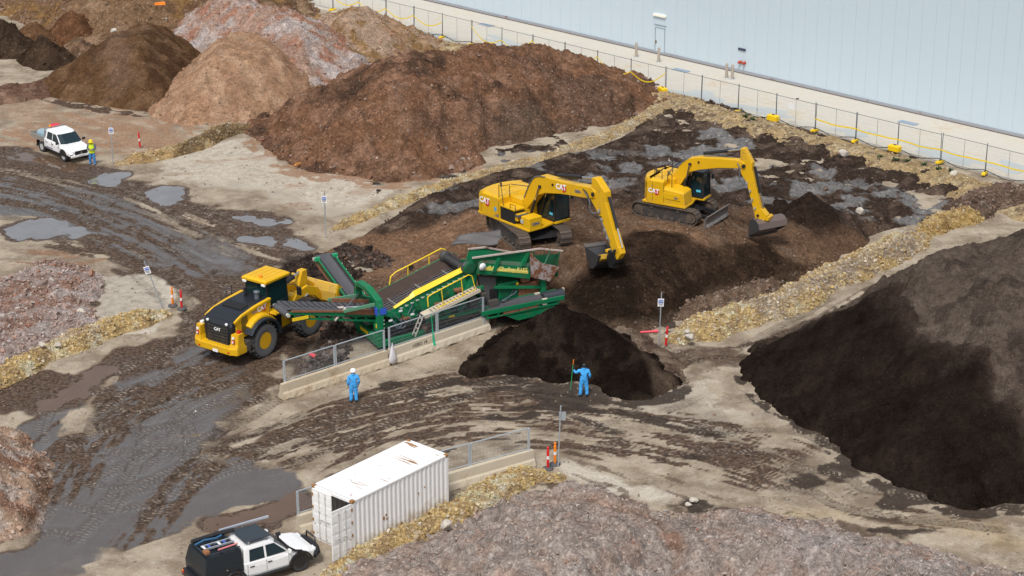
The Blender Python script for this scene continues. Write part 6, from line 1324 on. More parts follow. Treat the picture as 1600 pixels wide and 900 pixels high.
# grille and hood
b = MB(); b.loft([[(-3.55, -.92, 1.0), (-3.3, -.92, 1.0), (-3.3, .92, 1.0), (-3.55, .92, 1.0)], [(-3.62, -.92, 2.05), (-3.3, -.92, 2.05), (-3.3, .92, 2.05), (-3.62, .92, 2.05)], [(-3.48, -.90, 2.32), (-3.25, -.90, 2.36), (-3.25, .90, 2.36), (-3.48, .90, 2.32)]]); gr = b.build("rear_cowl", BLKM, ld, .06)
for i in range(6): b = MB(); b.box((-3.63 + .004 * i, 0, 1.12 + i * .155), (.03, 1.36, .12)); b.build("grille_slat", mat("grille_dark", (.03, .028, .026), .55, dirt=.4), gr, .01)
text_part("lettering", "CAT", .22, face_mat((-3.652, 0, 1.78), (0, -1, 0), (0, 0, 1)), LOGOW, gr, .006, .006)
for s in (-1, 1): b = MB(); b.lathe([(.0, 0), (.075, .0), (.075, .06), (.05, .10)], c=(-3.68, s * .62, 2.16), axis='x', n=12); b.build("work_light", LAMPW, gr)
b = MB(); b.loft([[(-3.50, -.90, 2.30), (-3.50, .90, 2.30), (-3.50, .90, 2.0), (-3.50, -.90, 2.0)], [(-2.9, -.90, 2.52), (-2.9, .90, 2.52), (-2.9, .90, 2.0), (-2.9, -.90, 2.0)], [(-1.9, -.86, 2.66), (-1.9, .86, 2.66), (-1.9, .86, 2.0), (-1.9, -.86, 2.0)], [(-.75, -.80, 2.72), (-.75, .80, 2.72), (-.75, .80, 2.0), (-.75, -.80, 2.0)]]); hood = b.build("hood", BLKM, ld, .05)
b = MB(); b.box((-2.3, 0, 2.62), (.55, 1.25, .06), (0, -.13, 0)); b.build("hood_vent", mat("hood_mesh", (.008, .008, .008), .7), hood)
b = MB(); b.cyl((-1.15, -.42, 2.66), (-1.15, -.42, 2.98), .13, n=14); b.lathe([(.13, 2.98), (.17, 3.0), (.17, 3.10), (.0, 3.14)], c=(-1.15, -.42, 0), n=14); b.build("air_intake", mat("intake_grey", (.10, .12, .14), .4), ld)
b = MB(); b.cyl((-1.2, .3, 2.66), (-1.2, .3, 3.15), .075, n=12); b.build("exhaust", BLK, ld)
for s in (-1, 1):
    b = MB(); b.prism([(-3.30, 1.30), (-3.30, 2.20), (-2.9, 2.46), (-1.9, 2.62), (-.75, 2.70), (-.75, 1.25)], s * .86, s * .95, 'y'); sp_ = b.build("side_panel", YELC, ld, .02)
    b = MB(); b.prism([(-3.46, 2.28), (-2.9, 2.50), (-1.9, 2.65), (-.75, 2.74), (-.75, 2.62), (-1.9, 2.52), (-2.9, 2.36), (-3.40, 2.15)], s * .82, s * 1.0, 'y'); b.build("panel_cap", YELC, sp_, .02)
    for z, h_ in ((1.55, .55), (2.05, .36)):
        b = MB(); b.prism([(-2.95, z), (-2.45, z), (-2.50, z + h_), (-2.90, z + h_)], s * .95, s * .962, 'y'); b.build("vent_panel", mat("vent_brown", (.16, .10, .01), .6), sp_)
    # fender arcs over the rear wheel
    b = MB(); secs = []
    for k in range(11):
        t = math.pi * (.02 + .80 * k / 10); c, s_ = math.cos(t), math.sin(t); R0, R1 = 1.08, 1.22
        secs.append([(-1.75 - c * R0 * -1 if False else -1.75 + c * R0, s * .80, .85 + s_ * R0), (-1.75 + c * R1, s * .80, .85 + s_ * R1), (-1.75 + c * R1, s * 1.47, .85 + s_ * R1 * .97), (-1.75 + c * R0, s * 1.47, .85 + s_ * R0 * .97)])
    b.loft(secs, sm=False); b.build("mudguard", mat("mudguard_black", (.02, .028, .038), .45, dirt=.2), ld, .015)
    b = MB(); secs = []
    for k in range(9):
        t = math.pi * (.12 + .62 * k / 8); c, s_ = math.cos(t), math.sin(t); secs.append([(-1.75 + c * 1.20, s * .88, .85 + s_ * 1.20), (-1.75 + c * 1.30, s * .88, .90 + s_ * 1.34), (-1.75 + c * 1.30, s * 1.24, .88 + s_ * 1.30), (-1.75 + c * 1.20, s * 1.28, .85 + s_ * 1.20)])
    b.loft(secs); b.build("fender", YELC, ld, .03)
    b = MB(); b.box((-.55, s * 1.05, 1.98), (.75, .75, .08)); b.build("platform", YELC, ld, .02)
    b = MB(); b.box((-2.98, s * 1.20, 1.0), (.36, .42, .5)); b.build("battery_box", STEEL, ld, .02)
    b = MB(); b.box((-2.72, s * 1.36, .62), (.28, .10, .03)); b.box((-2.58, s * 1.36, .74), (.03, .10, .26)); b.box((-2.86, s * 1.36, .74), (.03, .10, .26)); b.build("step", STEEL, ld)
    # front fenders
    b = MB(); secs = []
    for k in range(8):
        t = math.pi * (.25 + .55 * k / 7); c, s_ = math.cos(t), math.sin(t); secs.append([(1.75 + c * 1.0, s * .82, .85 + s_ * 1.0), (1.75 + c * 1.08, s * .82, .85 + s_ * 1.08), (1.75 + c * 1.08, s * 1.45, .85 + s_ * 1.08), (1.75 + c * 1.0, s * 1.45, .85 + s_ * 1.0)])
    b.loft(secs); b.build("front_fender", BLK, ld)
cat_logo(ld, (-1.42, -.965, 2.40), (1, 0, .06), (0, 0, 1), .34)
flat_part("sticker", [(-.09, -.13), (.09, -.13), (.09, .13), (-.09, .13)], face_mat((-1.98, -.966, 2.05), (1, 0, 0), (0, 0, 1)), mat("sticker_blue", (.10, .35, .62), .4), ld)
text_part("lettering", "966", .26, face_mat((-1.95, -.966, 2.36), (1, 0, .1), (0, 0, 1)), mat("decal_purple_grey", (.32, .28, .30), .5), ld)
# cab
b = MB(); b.box((.0, 0, 1.75), (1.45, 1.35, .5)); b.build("cab_base", BLK, ld, .04)
def cab_frame(parent, x0, x1, y0, y1, z0, z1, ins, tint=GLS, frame=BLK, name="cab", post=.07):
    """frame posts and rails with glass between; tapers towards the roof"""
    B = [(x0, y0), (x1, y0), (x1, y1), (x0, y1)]; T = [(x0 + ins, y0 + ins), (x1 - ins * 1.5, y0 + ins), (x1 - ins * 1.5, y1 - ins), (x0 + ins, y1 - ins)]
    f = MB()
    for i in range(4):
        j = (i + 1) % 4; f.bar((*B[i], z0), (*T[i], z1), post); f.bar((*B[i], z0), (*B[j], z0), post); f.bar((*T[i], z1), (*T[j], z1), post)
    fr_ = f.build(name, frame, parent)
    for i in range(4):
        j = (i + 1) % 4; e = .05; P = [Vector((*B[i], z0)), Vector((*B[j], z0)), Vector((*T[j], z1)), Vector((*T[i], z1))]; c = sum(P, Vector()) / 4; nrm = (P[1] - P[0]).cross(P[3] - P[0]).normalized()
        Q = [p.lerp(c, .03) for p in P]; g = MB(); g.add([q + nrm * .01 for q in Q] + [q - nrm * .01 for q in Q], [(0, 1, 2, 3), (7, 6, 5, 4), (0, 4, 5, 1), (1, 5, 6, 2), (2, 6, 7, 3), (3, 7, 4, 0)]); g.build("window", tint, fr_)
    return fr_
CABG, _nt, _b = new_mat("clear_cab_glass"); _b.inputs["Base Color"].default_value = (0.02, 0.06, 0.065, 1); _b.inputs["Roughness"].default_value = 0.04; _b.inputs["Transmission Weight"].default_value = 0.55; _b.inputs["IOR"].default_value = 1.25
cab_frame(ld, -.72, .80, -.72, .72, 1.95, 3.38, .05, CABG)
b = MB(); b.box((-.05, -.15, 2.35), (.5, .5, .7)); b.box((-.28, -.15, 2.75), (.12, .46, .6)); b.build("seat", mat("seat_dark", (.015, .015, .018), .8), ld, .05)
b = MB(); b.loft([[(.02, -.36, 2.45), (.26, -.36, 2.45), (.26, .04, 2.45), (.02, .04, 2.45)], [(-.08, -.40, 2.95), (.14, -.40, 2.95), (.14, .08, 2.95), (-.08, .08, 2.95)], [(-.02, -.22, 3.02), (.10, -.22, 3.02), (.10, -.10, 3.02), (-.02, -.10, 3.02)]]); dv = b.build("person", mat("orange_hivis", (.75, .14, .02), .8), None, .05)
dv.location = ld.location; dv.rotation_euler = ld.rotation_euler; dv.scale = ld.scale; tag(dv, "seated driver in an orange vest inside the loader's cab", "person")
bm_ = MB(); bm_.lathe([(0, 3.0), (.08, 3.02), (.105, 3.12), (.09, 3.22), (0, 3.27)], c=(.05, -.16, 0), n=12); bm_.build("head", mat("skin_tone", (.42, .24, .16), .6), dv)
b = MB(); b.loft([[(-.88, -.80, 3.40), (.95, -.80, 3.40), (.95, .80, 3.40), (-.88, .80, 3.40)], [(-.90, -.82, 3.52), (.97, -.82, 3.52), (.97, .82, 3.52), (-.90, .82, 3.52)], [(-.78, -.70, 3.60), (.85, -.70, 3.60), (.85, .70, 3.60), (-.78, .70, 3.60)]]); rf = b.build("cab_roof", YELC, ld, .03)
for y in (-.45, -.15, .15, .45): b = MB(); b.box((.03, y, 3.605), (1.45, .10, .035)); b.build("roof_rib", YELC, rf, .012)
b = MB(); b.lathe([(.085, 3.60), (.085, 3.74), (.06, 3.80), (0, 3.81)], c=(-.62, -.25, 0), n=12); b.build("beacon", LAMPO, ld)
for y in (-.62, .62): b = MB(); b.box((-.86, y, 3.34), (.10, .24, .12)); b.build("cab_lamp", LAMPW, ld, .02)
for s in (-1, 1): b = MB(); b.tube([(.7, s * .8, 3.0), (.95, s * 1.25, 2.95), (1.0, s * 1.3, 2.8)], .02, 6); b.box((1.0, s * 1.32, 2.62), (.08, .26, .42)); b.build("mirror", BLK, ld)
b = MB(); b.tube([(-1.4, 1.42, 2.0), (-1.4, 1.42, 2.95), (-1.0, 1.42, 2.95), (-1.0, 1.42, 2.0)], .022, 6); b.tube([(-1.4, 1.42, 2.5), (-1.0, 1.42, 2.5)], .018, 6); b.tube([(-1.4, 1.42, 2.95), (-1.4, 1.0, 2.95), (-1.4, 1.0, 2.4)], .02, 6); b.build("handrail", BLK, ld)
b = MB(); b.tube([(-1.3, -1.36, 2.1), (-1.3, -1.36, 2.5), (-.4, -1.36, 2.62), (-.2, -1.36, 2.62), (-.2, -1.36, 2.0)], .018, 6); b.build("handrail", BLK, ld)
# front frame, arms, bucket
b = MB(); b.prism([(.2, .55), (.2, 1.25), (1.0, 1.3), (1.4, 2.0), (1.9, 2.0), (2.5, 1.2), (2.5, .6)], -.42, .42, 'y'); b.build("front_frame", YEL, ld, .03)
b = MB(); b.box((-1.5, 0, .98), (4.2, .9, .7)); b.build("rear_frame", BLK, ld, .03)
for s in (-1, 1):
    b = MB(); b.prism([(1.35, 1.75), (1.75, 2.20), (2.5, 2.28), (3.3, 1.95), (3.85, 1.15), (3.7, 1.0), (3.0, 1.6), (2.3, 1.82), (1.8, 1.72)], s * .52 - .08, s * .52 + .08, 'y'); b.build("lift_arm", YEL, ld, .02)
    cylinder_ram(ld, (.95, s * .62, 1.15), (2.45, s * .62, 1.85), .11, .6, "lift_cylinder")
b = MB(); b.prism([(2.3, 2.2), (2.6, 2.95), (2.95, 2.95), (3.0, 2.3), (2.7, 1.9)], -.18, .18, 'y'); b.build("bellcrank", YEL, ld, .02)
cylinder_ram(ld, (1.35, .02, 2.55), (2.75, .02, 2.9), .12, .55, "tilt_cylinder")
b = MB(); b.bar((2.95, 0, 2.3), (3.75, 0, 1.75), .16, .2); b.build("tilt_link", YEL, ld)
b = MB(); bw = 1.52; P = [(3.78, 2.15), (3.62, 1.75), (3.62, 1.25), (3.85, .92), (4.3, .85), (5.15, 1.05)]; n_ = len(P); th_ = .05
V = [(x, -bw, z) for x, z in P] + [(x, bw, z) for x, z in P] + [(x - .05, -bw, z - .05) for x, z in P] + [(x - .05, bw, z - .05) for x, z in P]
F = [(i, i + 1, n_ + i + 1, n_ + i) for i in range(n_ - 1)] + [(2 * n_ + i, 3 * n_ + i, 3 * n_ + i + 1, 2 * n_ + i + 1) for i in range(n_ - 1)] + [(0, n_, 3 * n_, 2 * n_), (n_ - 1, 3 * n_ - 1, 4 * n_ - 1, 2 * n_ - 1)]
b.add(V, F); BKT = mat("bucket_yellow_worn", (.58, .36, .05), .5, dirt=.6, dirt_col=(.22, .14, .09), rust=.1); bk_ = b.build("bucket", BKT, ld)
for s in (-1, 1): b = MB(); b.prism(P, s * bw, s * (bw + .05), 'y'); b.build("bucket_side", YEL, bk_)
b = MB(); b.box((5.18, 0, 1.06), (.22, 2 * bw + .1, .05), (0, -.22, 0)); b.build("cutting_edge", STEEL, bk_)
b = MB(); b.prism([(3.66, 1.7), (3.9, .98), (4.3, .90), (4.9, 1.05), (4.4, 1.45), (3.95, 1.65)], -bw + .1, bw - .1, 'y'); ldd = b.build("soil_load", mat("bucket_soil", (.33, .25, .17), .9, var=.4, bump=.6), None); ldd.location = ld.location; ldd.rotation_euler = ld.rotation_euler; ldd.scale = ld.scale; tag(ldd, "tan soil heaped in the wheel loader's bucket", "soil")
# ------------------------------------------------------------------ excavators
def excavator(name, loc, hd, uc_hd, label, P):
    r = empty(name, loc, hd, label, "excavator"); W = P['w']; hw = W / 2
    Mu = Matrix.Rotation(uc_hd - hd, 4, 'Z') @ Matrix.Translation((P.get('uoff', 0), 0, 0)); tg = P['gauge'] / 2; tw_ = P['shoe']
    for s in (-1, 1): track_unit(r, Mu, P['tl'], P['th'], tw_, P['shoes'], s * tg)
    k = MB(); k.box((0, 0, .55), (P['tl'] * .42, P['gauge'] - tw_, .36)); k.loft([[(x * P['tl'] * .36, y * (tg - .1), .42) for x, y in ((-1, -1), (1, -1), (1, 1), (-1, 1))], [(x * .7, y * .7, .86) for x, y in ((-1, -1), (1, -1), (1, 1), (-1, 1))]]); k.xf(Mu); k.build("undercarriage", BLK, r, .03)
    k = MB(); k.cyl((0, 0, .80), (0, 0, .98), .78, n=24); k.build("slew_ring", BLK, r)
    if P.get('blade'):
        k = MB(); bx = P['tl'] / 2 + .55; prof = [(bx - .02, .02), (bx + .14, .02), (bx + .05, .25), (bx + .07, .5), (bx + .20, .72), (bx + .12, .74), (bx - .06, .52), (bx - .08, .25)]
        k.prism(prof, -1.45, 1.45, 'y'); k.xf(Mu); bl = k.build("dozer_blade", mat("blade_grey", (.16, .14, .13), .5, .3, dirt=.6), r)
        for y in (-.95, -.1, .75): k = MB(); k.box((bx + .12, y, .10), (.06, .72, .18)); k.xf(Mu); k.build("wear_plate", mat("pale_wear_plate", (.42, .41, .40), .5, .3, dirt=.3), bl)
        for s in (-1, 1): k = MB(); k.bar((1.0, s * .55, .5), (bx - .05, s * .62, .35), .16, .2); k.xf(Mu); k.build("blade_arm", BLK, r)
    z0 = P['z0']; rear = P['rear']; top = P['top']; fr_ = P['front']
    # house: deck, rounded counterweight, hood, side boxes
    k = MB(); k.prism([(rear + .35, -hw), (fr_, -hw), (fr_, -hw * .25), (fr_ - .35, hw), (rear + .35, hw)], z0, z0 + .12, 'z'); k.build("deck", YEL, r, .02)
    cw_out = []; nseg = 9
    for i in range(nseg): t = -1 + 2 * i / (nseg - 1); cw_out.append((rear + P['bulge'] * t * t, t * hw * .985))
    inner = rear + P['cwd']
    def cwring(z, sh): return [(x + sh, y * (1 - sh * .10)) + (z,) for x, y in cw_out] + [(inner, hw * (1 - sh * .10), z), (inner, -hw * (1 - sh * .10), z)]
    k = MB(); k.loft([cwring(z0 - .04, .05), cwring(z0 + .12, 0), cwring(top - .28, 0), cwring(top - .08, .07), cwring(top, .22)]); cwt = k.build("counterweight", YEL, r, .03)
    # hood over the engine, with a low walkway on the right
    hx = P['hoodx']; wk = P['walk']
    k = MB(); k.loft([[(inner, -hw, z0 + .1), (hx, -hw, z0 + .1), (hx, hw, z0 + .1), (inner, hw, z0 + .1)], [(inner, -hw, top - .10), (hx, -hw, top - .10), (hx, hw, top - .10), (inner, hw, top - .10)], [(inner, -hw + .16, top - .005), (hx - .1, -hw + .16, top - .005), (hx - .1, hw - .16, top - .005), (inner, hw - .16, top - .005)]]); hood = k.build("engine_hood", YEL, r, .03)
    k = MB(); k.loft([[(hx, -hw * .42, z0 + .1), (wk, -hw * .42, z0 + .1), (wk, hw * .30, z0 + .1), (hx, hw * .30, z0 + .1)], [(hx, -hw * .42, top - .12), (wk - .2, -hw * .42, top - .12), (wk - .2, hw * .30, top - .12), (hx, hw * .30, top - .12)]]); k.build("hood_front", YELC, r, .03)
    for (x, y, a, b_) in ((inner + .3, .35, .34, .5), (inner + .5, -.45, .28, .34), (hx - .35, .1, .30, .45)): k = MB(); k.box((x, y, top + .012), (a, b_, .03)); k.build("hood_hatch", YELC, hood, .012)
    k = MB(); k.cyl((inner + .05, -.15, top - .02), (inner + .05, -.15, top + .18), .06, n=10); k.cyl((inner + .05, -.15, top + .16), (inner - .08, -.15, top + .22), .05, n=10); k.build("exhaust", mat("exhaust_rust", (.08, .045, .03), .8), r)
    # side panels with seams on the right
    for x in P['seams']: k = MB(); k.box((x, -hw - .002, (z0 + top) / 2 - .02), (.02, .012, top - z0 - .4)); k.build("panel_seam", mat("seam_dark", (.10, .055, .004), .6), r)
    if P['steps']:
        k = MB(); k.box(((hx + wk) / 2 + .1, -hw * .72, top - .48), (wk - hx + .2, hw * .52, .10)); k.build("walkway", YELC, r, .02)
        k = MB(); k.box(((hx + wk) / 2 + .1, -hw * .70, z0 + .45), (wk - hx + .15, hw * .50, .75)); k.build("service_bay", BLK, r, .02)
        k = MB(); k.box((wk + .15, -hw * .70, z0 + .52), (.5, hw * .46, .40)); k.build("step_box", YELC, r, .03); k = MB(); k.box((wk + .40, -hw * .72, z0 + .66), (.36, hw * .5, .10)); k.build("step_tread", mat("grip_grey", (.07, .07, .08), .7), r)
        k = MB(); k.box((fr_ - .38, -hw * .66, z0 + .42), (.74, hw * .62, .72)); tb = k.build("tool_box", YELC, r, .04)
        text_part("lettering", "GMA", .26, face_mat((fr_ - .005, -hw * .66, z0 + .40), (0, 1, 0), (0, 0, 1)), DECAL, r, .006, .008)
        k = MB(); k.box((fr_ - .6, -hw - .0, z0 + .5), (.24, .03, .22)); k.build("side_lamp", mat("lamp_grey", (.45, .45, .4), .4), tb)
        cat_logo(r, (rear + .98, -hw - .012, top - .52), (1, 0, 0), (0, 0, 1), .46)
        flat_part("sticker", [(-.10, -.12), (.10, -.12), (.10, .12), (-.10, .12)], face_mat((hx - .35, -hw - .01, z0 + .62), (1, 0, 0), (0, 0, 1)), MATS["sticker_blue"], r)
        text_part("lettering", "330", .22, face_mat((hx - .2, -hw - .01, z0 + .27), (1, 0, 0), (0, 0, 1)), DECAL, r, .006, .006)
        rails = [[(hx - .1, -hw + .05, top - .1), (hx - .1, -hw + .05, top + .72), (hx + .1, -hw + .05, top + .72), (hx + .35, -hw + .05, z0 + .7)], [(hx, -hw * .5, top - .1), (hx, -hw * .5, top + .6), (hx, -hw + .08, top + .65)], [(hx, -hw * .45, top + .62), (wk, -.1, top + .62), (wk, .35, top + .62)], [(wk - .1, .05, top - .1), (wk - .1, .05, top + .75), (wk - .1, .6, top + .75), (wk - .1, .6, top - .1)], [(wk - .2, -hw + .05, z0 + .8), (wk - .2, -hw + .05, z0 + 1.25), (wk + .25, -hw + .05, z0 + 1.25), (wk + .25, -hw + .05, z0 + .8)]]
    else:
        k = MB(); k.loft([[(hx - .2, -hw * 1.0, z0 + .1), (fr_ - .05, -hw * .98, z0 + .1), (fr_ - .05, -hw * .2, z0 + .1), (hx - .2, -hw * .2, z0 + .1)], [(hx - .2, -hw * 1.0, z0 + 1.0), (fr_ - .15, -hw * .96, z0 + .86), (fr_ - .15, -hw * .2, z0 + .92), (hx - .2, -hw * .2, z0 + 1.05)], [(hx - .2, -hw * .85, z0 + 1.12), (fr_ - .3, -hw * .82, z0 + .96), (fr_ - .3, -hw * .25, z0 + 1.0), (hx - .2, -hw * .25, z0 + 1.15)]]); sb = k.build("side_box", YEL, r, .05)
        k = MB(); k.prism([(hx + .05, z0 + .42), (fr_ - .35, z0 + .42), (fr_ - .4, z0 + .78), (hx + .0, z0 + .78)], -hw * 1.0 - .012, -hw * .98, 'y'); k.build("panel_recess", YELC, sb, .01)
        text_part("lettering", "325", .16, face_mat((fr_ - .62, -hw - .02, z0 + .55), (1, 0, 0), (0, 0, 1)), DECAL, r, .006, .006)
        cat_logo(r, (hx - .62, -hw - .012, z0 + .78), (1, 0, -.05), (0, 0, 1), .36)
        rails = [[(hx - .25, -hw + .3, top - .05), (hx - .25, -hw + .3, top + .55), (hx - .25, .35, top + .75), (hx - .25, .35, top)], [(hx + .1, -hw + .35, top - .1), (hx + .1, -hw + .35, top + .5)], [(hx - .25, -hw + .3, top + .5), (hx - .75, -hw + .35, top + .45), (hx - .75, -hw + .35, top)], [(hx + .4, -hw + .3, z0 + 1.1), (hx + .4, -hw + .3, top + .3), (hx + .1, -hw + .35, top + .5)]]
        k = MB(); k.box((rear + .5, -hw * .90, top - .42), (.02, .03, .34)); k.build("vent", mat("vent_brown", (.16, .10, .01), .6), r)
    for pts in rails: k = MB(); k.tube(pts, .022, 6); k.build("handrail", BLK, r)
    # cab, front left
    cx0, cx1 = P['cab']; k = MB(); k.box(((cx0 + cx1) / 2 + .03, hw * .62, z0 + .14), (cx1 - cx0 + .12, hw * .72, .16)); k.build("cab_sill", YELC, r, .03)
    k = MB(); k.box(((cx0 + cx1) / 2, hw * .62, z0 + .5), (cx1 - cx0 - .1, hw * .66, .6)); k.build("cab_base", BLK, r, .03)
    fr = cab_frame(r, cx0, cx1, hw * .28, hw * .97, z0 + .22, P['cabz'], .04, GLS, BLK, "cab", .08)
    k = MB(); k.box(((cx0 + cx1) / 2 - .05, hw * .625, P['cabz'] + .05), (cx1 - cx0 - .05, hw * .66, .12)); k.build("cab_roof", BLKM, fr, .04)
    flat_part("sticker", [(-.14, -.07), (.14, -.07), (.14, .07), (-.14, .07)], face_mat((cx1 - .30, hw * .27 - .02, z0 + .62), (1, 0, 0), (0, 0, 1)), mat("sticker_cyan", (.10, .55, .75), .4), fr)
    for yy in (hw * .22, hw * 1.05): k = MB(); k.box((cx1 + .12, yy, P['cabz'] - .35), (.10, .14, .3)); k.bar((cx1, yy, P['cabz'] - .1), (cx1 + .12, yy, P['cabz'] - .3), .03); k.build("mirror", BLK, r)
    if P['beacon']: k = MB(); k.lathe([(.09, 0), (.09, .16), (.05, .22), (0, .23)], c=(wk - .15, .75, top + .55), n=12); k.bar((wk - .15, .75, top - .1), (wk - .15, .75, top + .55), .04); k.build("beacon", LAMPO, r); k = MB(); k.box((wk - .15, .75, top + .55), (.2, .2, .05)); k.build("beacon_base", REDL2, r)
    # boom and stick from their side outlines
    bw = P['bw'] / 2; k = MB(); k.prism(P['boom'], -bw, bw, 'y'); bo = k.build("boom", YEL, r, .035)
    k = MB(); k.prism(P['stick'], -bw * .82, bw * .82, 'y'); stk = k.build("stick", YEL, r, .03)
    for p in P['pins']: k = MB(); k.cyl((p[0], -bw - .06, p[1]), (p[0], bw + .06, p[1]), p[2], n=12); k.build("pin", P.get('pinm', BLK), bo)
    for s in (-1, 1): cylinder_ram(r, (P['bcyl'][0][0], s * (bw + .10), P['bcyl'][0][1]), (P['bcyl'][1][0], s * (bw + .10), P['bcyl'][1][1]), .085, .6, "boom_cylinder")
    cylinder_ram(r, (P['scyl'][0][0], 0, P['scyl'][0][1]), (P['scyl'][1][0], 0, P['scyl'][1][1]), .10, .62, "stick_cylinder")
    cylinder_ram(r, (P['kcyl'][0][0], 0, P['kcyl'][0][1]), (P['kcyl'][1][0], 0, P['kcyl'][1][1]), .085, .62, "bucket_cylinder")
    for j, h in enumerate(P['hoses']): k = MB(); k.tube([tuple(p) for p in smooth_line(np.array([(x, y, z) for x, y, z in h]), 6)], .028, 6); k.build("hose", HOSE if j % 2 == 0 else BLK, r)
    for p in P['fit']: k = MB(); k.box((p[0], -bw - .02, p[1]), (.10, .06, .14)); k.build("hose_clamp", GALV, stk)
    return r, bw

e1, bw1 = excavator("excavator", (EX1[0], EX1[1], BENCH_Z), R(-50), R(-67), "yellow excavator with folding railings beside the screener's hopper", dict(
    uoff=.40, w=3.05, gauge=2.55, shoe=.70, tl=4.9, th=.95, shoes=46, z0=1.0, rear=-2.85, top=2.42, front=2.05, bulge=.42, cwd=.75, hoodx=-.55, walk=.55, seams=(-2.2, -.62), steps=True, cab=(.35, 2.05), cabz=2.86, beacon=True, bw=.56,
    boom=[(-.35, 1.40), (-.05, 1.30), (.45, 1.75), (1.35, 2.75), (2.0, 3.05), (3.4, 3.35), (5.65, 3.66), (6.15, 3.80), (6.15, 4.18), (5.85, 4.34), (3.9, 4.12), (2.4, 4.02), (1.56, 3.98), (1.0, 3.70), (.45, 3.0), (-.30, 1.85)],
    stick=[(5.80, 4.90), (6.12, 4.95), (6.88, 4.32), (6.95, 3.75), (8.02, 1.40), (7.95, 1.05), (7.60, 1.02), (6.35, 3.00), (5.75, 3.60)],
    pins=[(1.55, 3.32, .11), (6.0, 4.0, .12), (-.15, 1.6, .12), (7.8, 1.2, .09), (2.65, 3.72, .07)], bcyl=((.75, 1.15), (1.55, 3.32)), scyl=((2.75, 4.25), (5.95, 4.85)), kcyl=((6.98, 4.05), (8.12, 1.42)),
    hoses=[[(.1, -.30, 1.75), (-.3, -.34, 1.35), (.2, -.36, 1.5), (.25, -.33, 2.4), (1.0, -.31, 3.72), (2.0, -.30, 4.02)], [(5.2, -.32, 4.12), (5.75, -.42, 3.9), (5.75, -.46, 3.2), (6.2, -.34, 2.8), (6.7, -.28, 2.9)], [(5.3, -.32, 4.05), (5.9, -.45, 3.6), (6.0, -.44, 3.0), (6.6, -.28, 3.1)], [(5.3, .32, 4.05), (5.9, .45, 3.6), (6.2, .40, 2.9), (6.6, .28, 2.7)], [(6.5, -.28, 2.9), (7.0, -.28, 2.2), (7.4, -.28, 1.6)]],
    fit=[(6.75, 2.75), (7.0, 2.2), (7.2, 1.8), (6.5, 3.2)]))
cat_logo(e1, (3.35, -bw1 - .012, 3.74), (1, 0, .10), (0, 0, 1), .44)
text_part("lettering", "GMA", .24, face_mat((4.75, -bw1 - .01, 3.84), (1, 0, .12), (0, 0, 1)), DECAL, e1, .006, .008)
# tilt rotator and grading bucket
k = MB(); k.prism([(7.55, 1.30), (8.05, 1.45), (8.20, 1.10), (7.95, .70), (7.60, .85)], -.2, .2, 'y'); k.build("bucket_link", YEL, e1, .02)
k = MB(); k.cyl((7.55, -.30, .62), (7.55, .36, .62), .36, n=16); k.cyl((7.45, 0, .95), (7.45, 0, .15), .32, n=16); k.box((7.5, 0, .98), (.55, .5, .2)); k.build("tilt_rotator", mat("rotator_black", (.012, .012, .014), .4, dirt=.25), e1, .02)
k = MB(); k.box((7.2, 0, .98), (.45, .42, .16)); k.build("quick_hitch", YEL, e1, .02)
BSTEEL = mat("bucket_steel", (.10, .10, .105), .42, .6, dirt=.4, dirt_col=(.10, .065, .045))
Mb = Matrix.Translation((7.1, 0, .25)) @ Matrix.Rotation(R(-18), 4, 'Z')
prof = [(.12, .30), (-.45, .33), (-.75, .22), (-.98, -.02), (-1.02, -.30), (-.85, -.55), (-1.75, .12), (-1.55, .22), (-.95, .42), (-.3, .46), (.12, .42)]
def bucket_shell(prof, w, M, m, parent, sidem, edge):
    n = len(prof); t = .035; k = MB(); c = (sum(p[0] for p in prof) / n, sum(p[1] for p in prof) / n)
    inn = [(p[0] + (c[0] - p[0]) * .06, p[1] + (c[1] - p[1]) * .06) for p in prof]
    V = [(x, -w, z) for x, z in prof] + [(x, w, z) for x, z in prof] + [(x, -w, z) for x, z in inn] + [(x, w, z) for x, z in inn]
    F = [(i, i + 1, n + i + 1, n + i) for i in range(n - 1)] + [(2 * n + i, 3 * n + i, 3 * n + i + 1, 2 * n + i + 1) for i in range(n - 1)] + [(0, n, 3 * n, 2 * n), (n - 1, 3 * n - 1, 4 * n - 1, 2 * n - 1)]
    k.add(V, F); k.xf(M); b = k.build("bucket", m, parent)
    for s in (-1, 1): q = MB(); q.prism(prof, s * w - .02, s * w + .02, 'y'); q.xf(M); q.build("bucket_side", sidem, b, .008)
    q = MB(); p = prof[edge]; q.box((p[0], 0, p[1]), (.26, 2 * w + .06, .05), (0, .5, 0)); q.xf(M); q.build("cutting_edge", STEEL, b); return b
bucket_shell([(.05, .40), (-.55, .44), (-1.05, .20), (-1.30, -.18), (-1.85, -.02), (-2.15, .42)][::-1] if False else [(-1.95, .42), (-1.62, -.30), (-1.30, -.62), (-.85, -.58), (-.35, -.20), (-.10, .28), (.02, .50)], .62, Mb, BSTEEL, e1, BSTEEL, 0)
k = MB(); k.prism([(-.95, -.30), (-.35, -.05), (.10, .30), (.02, .56), (-.40, .40), (-1.0, .10)], -.52, .52, 'y'); k.xf(Mb); k.build("bucket_back", mat("bucket_yellow_dull", (.48, .29, .03), .5, dirt=.5), e1, .03)

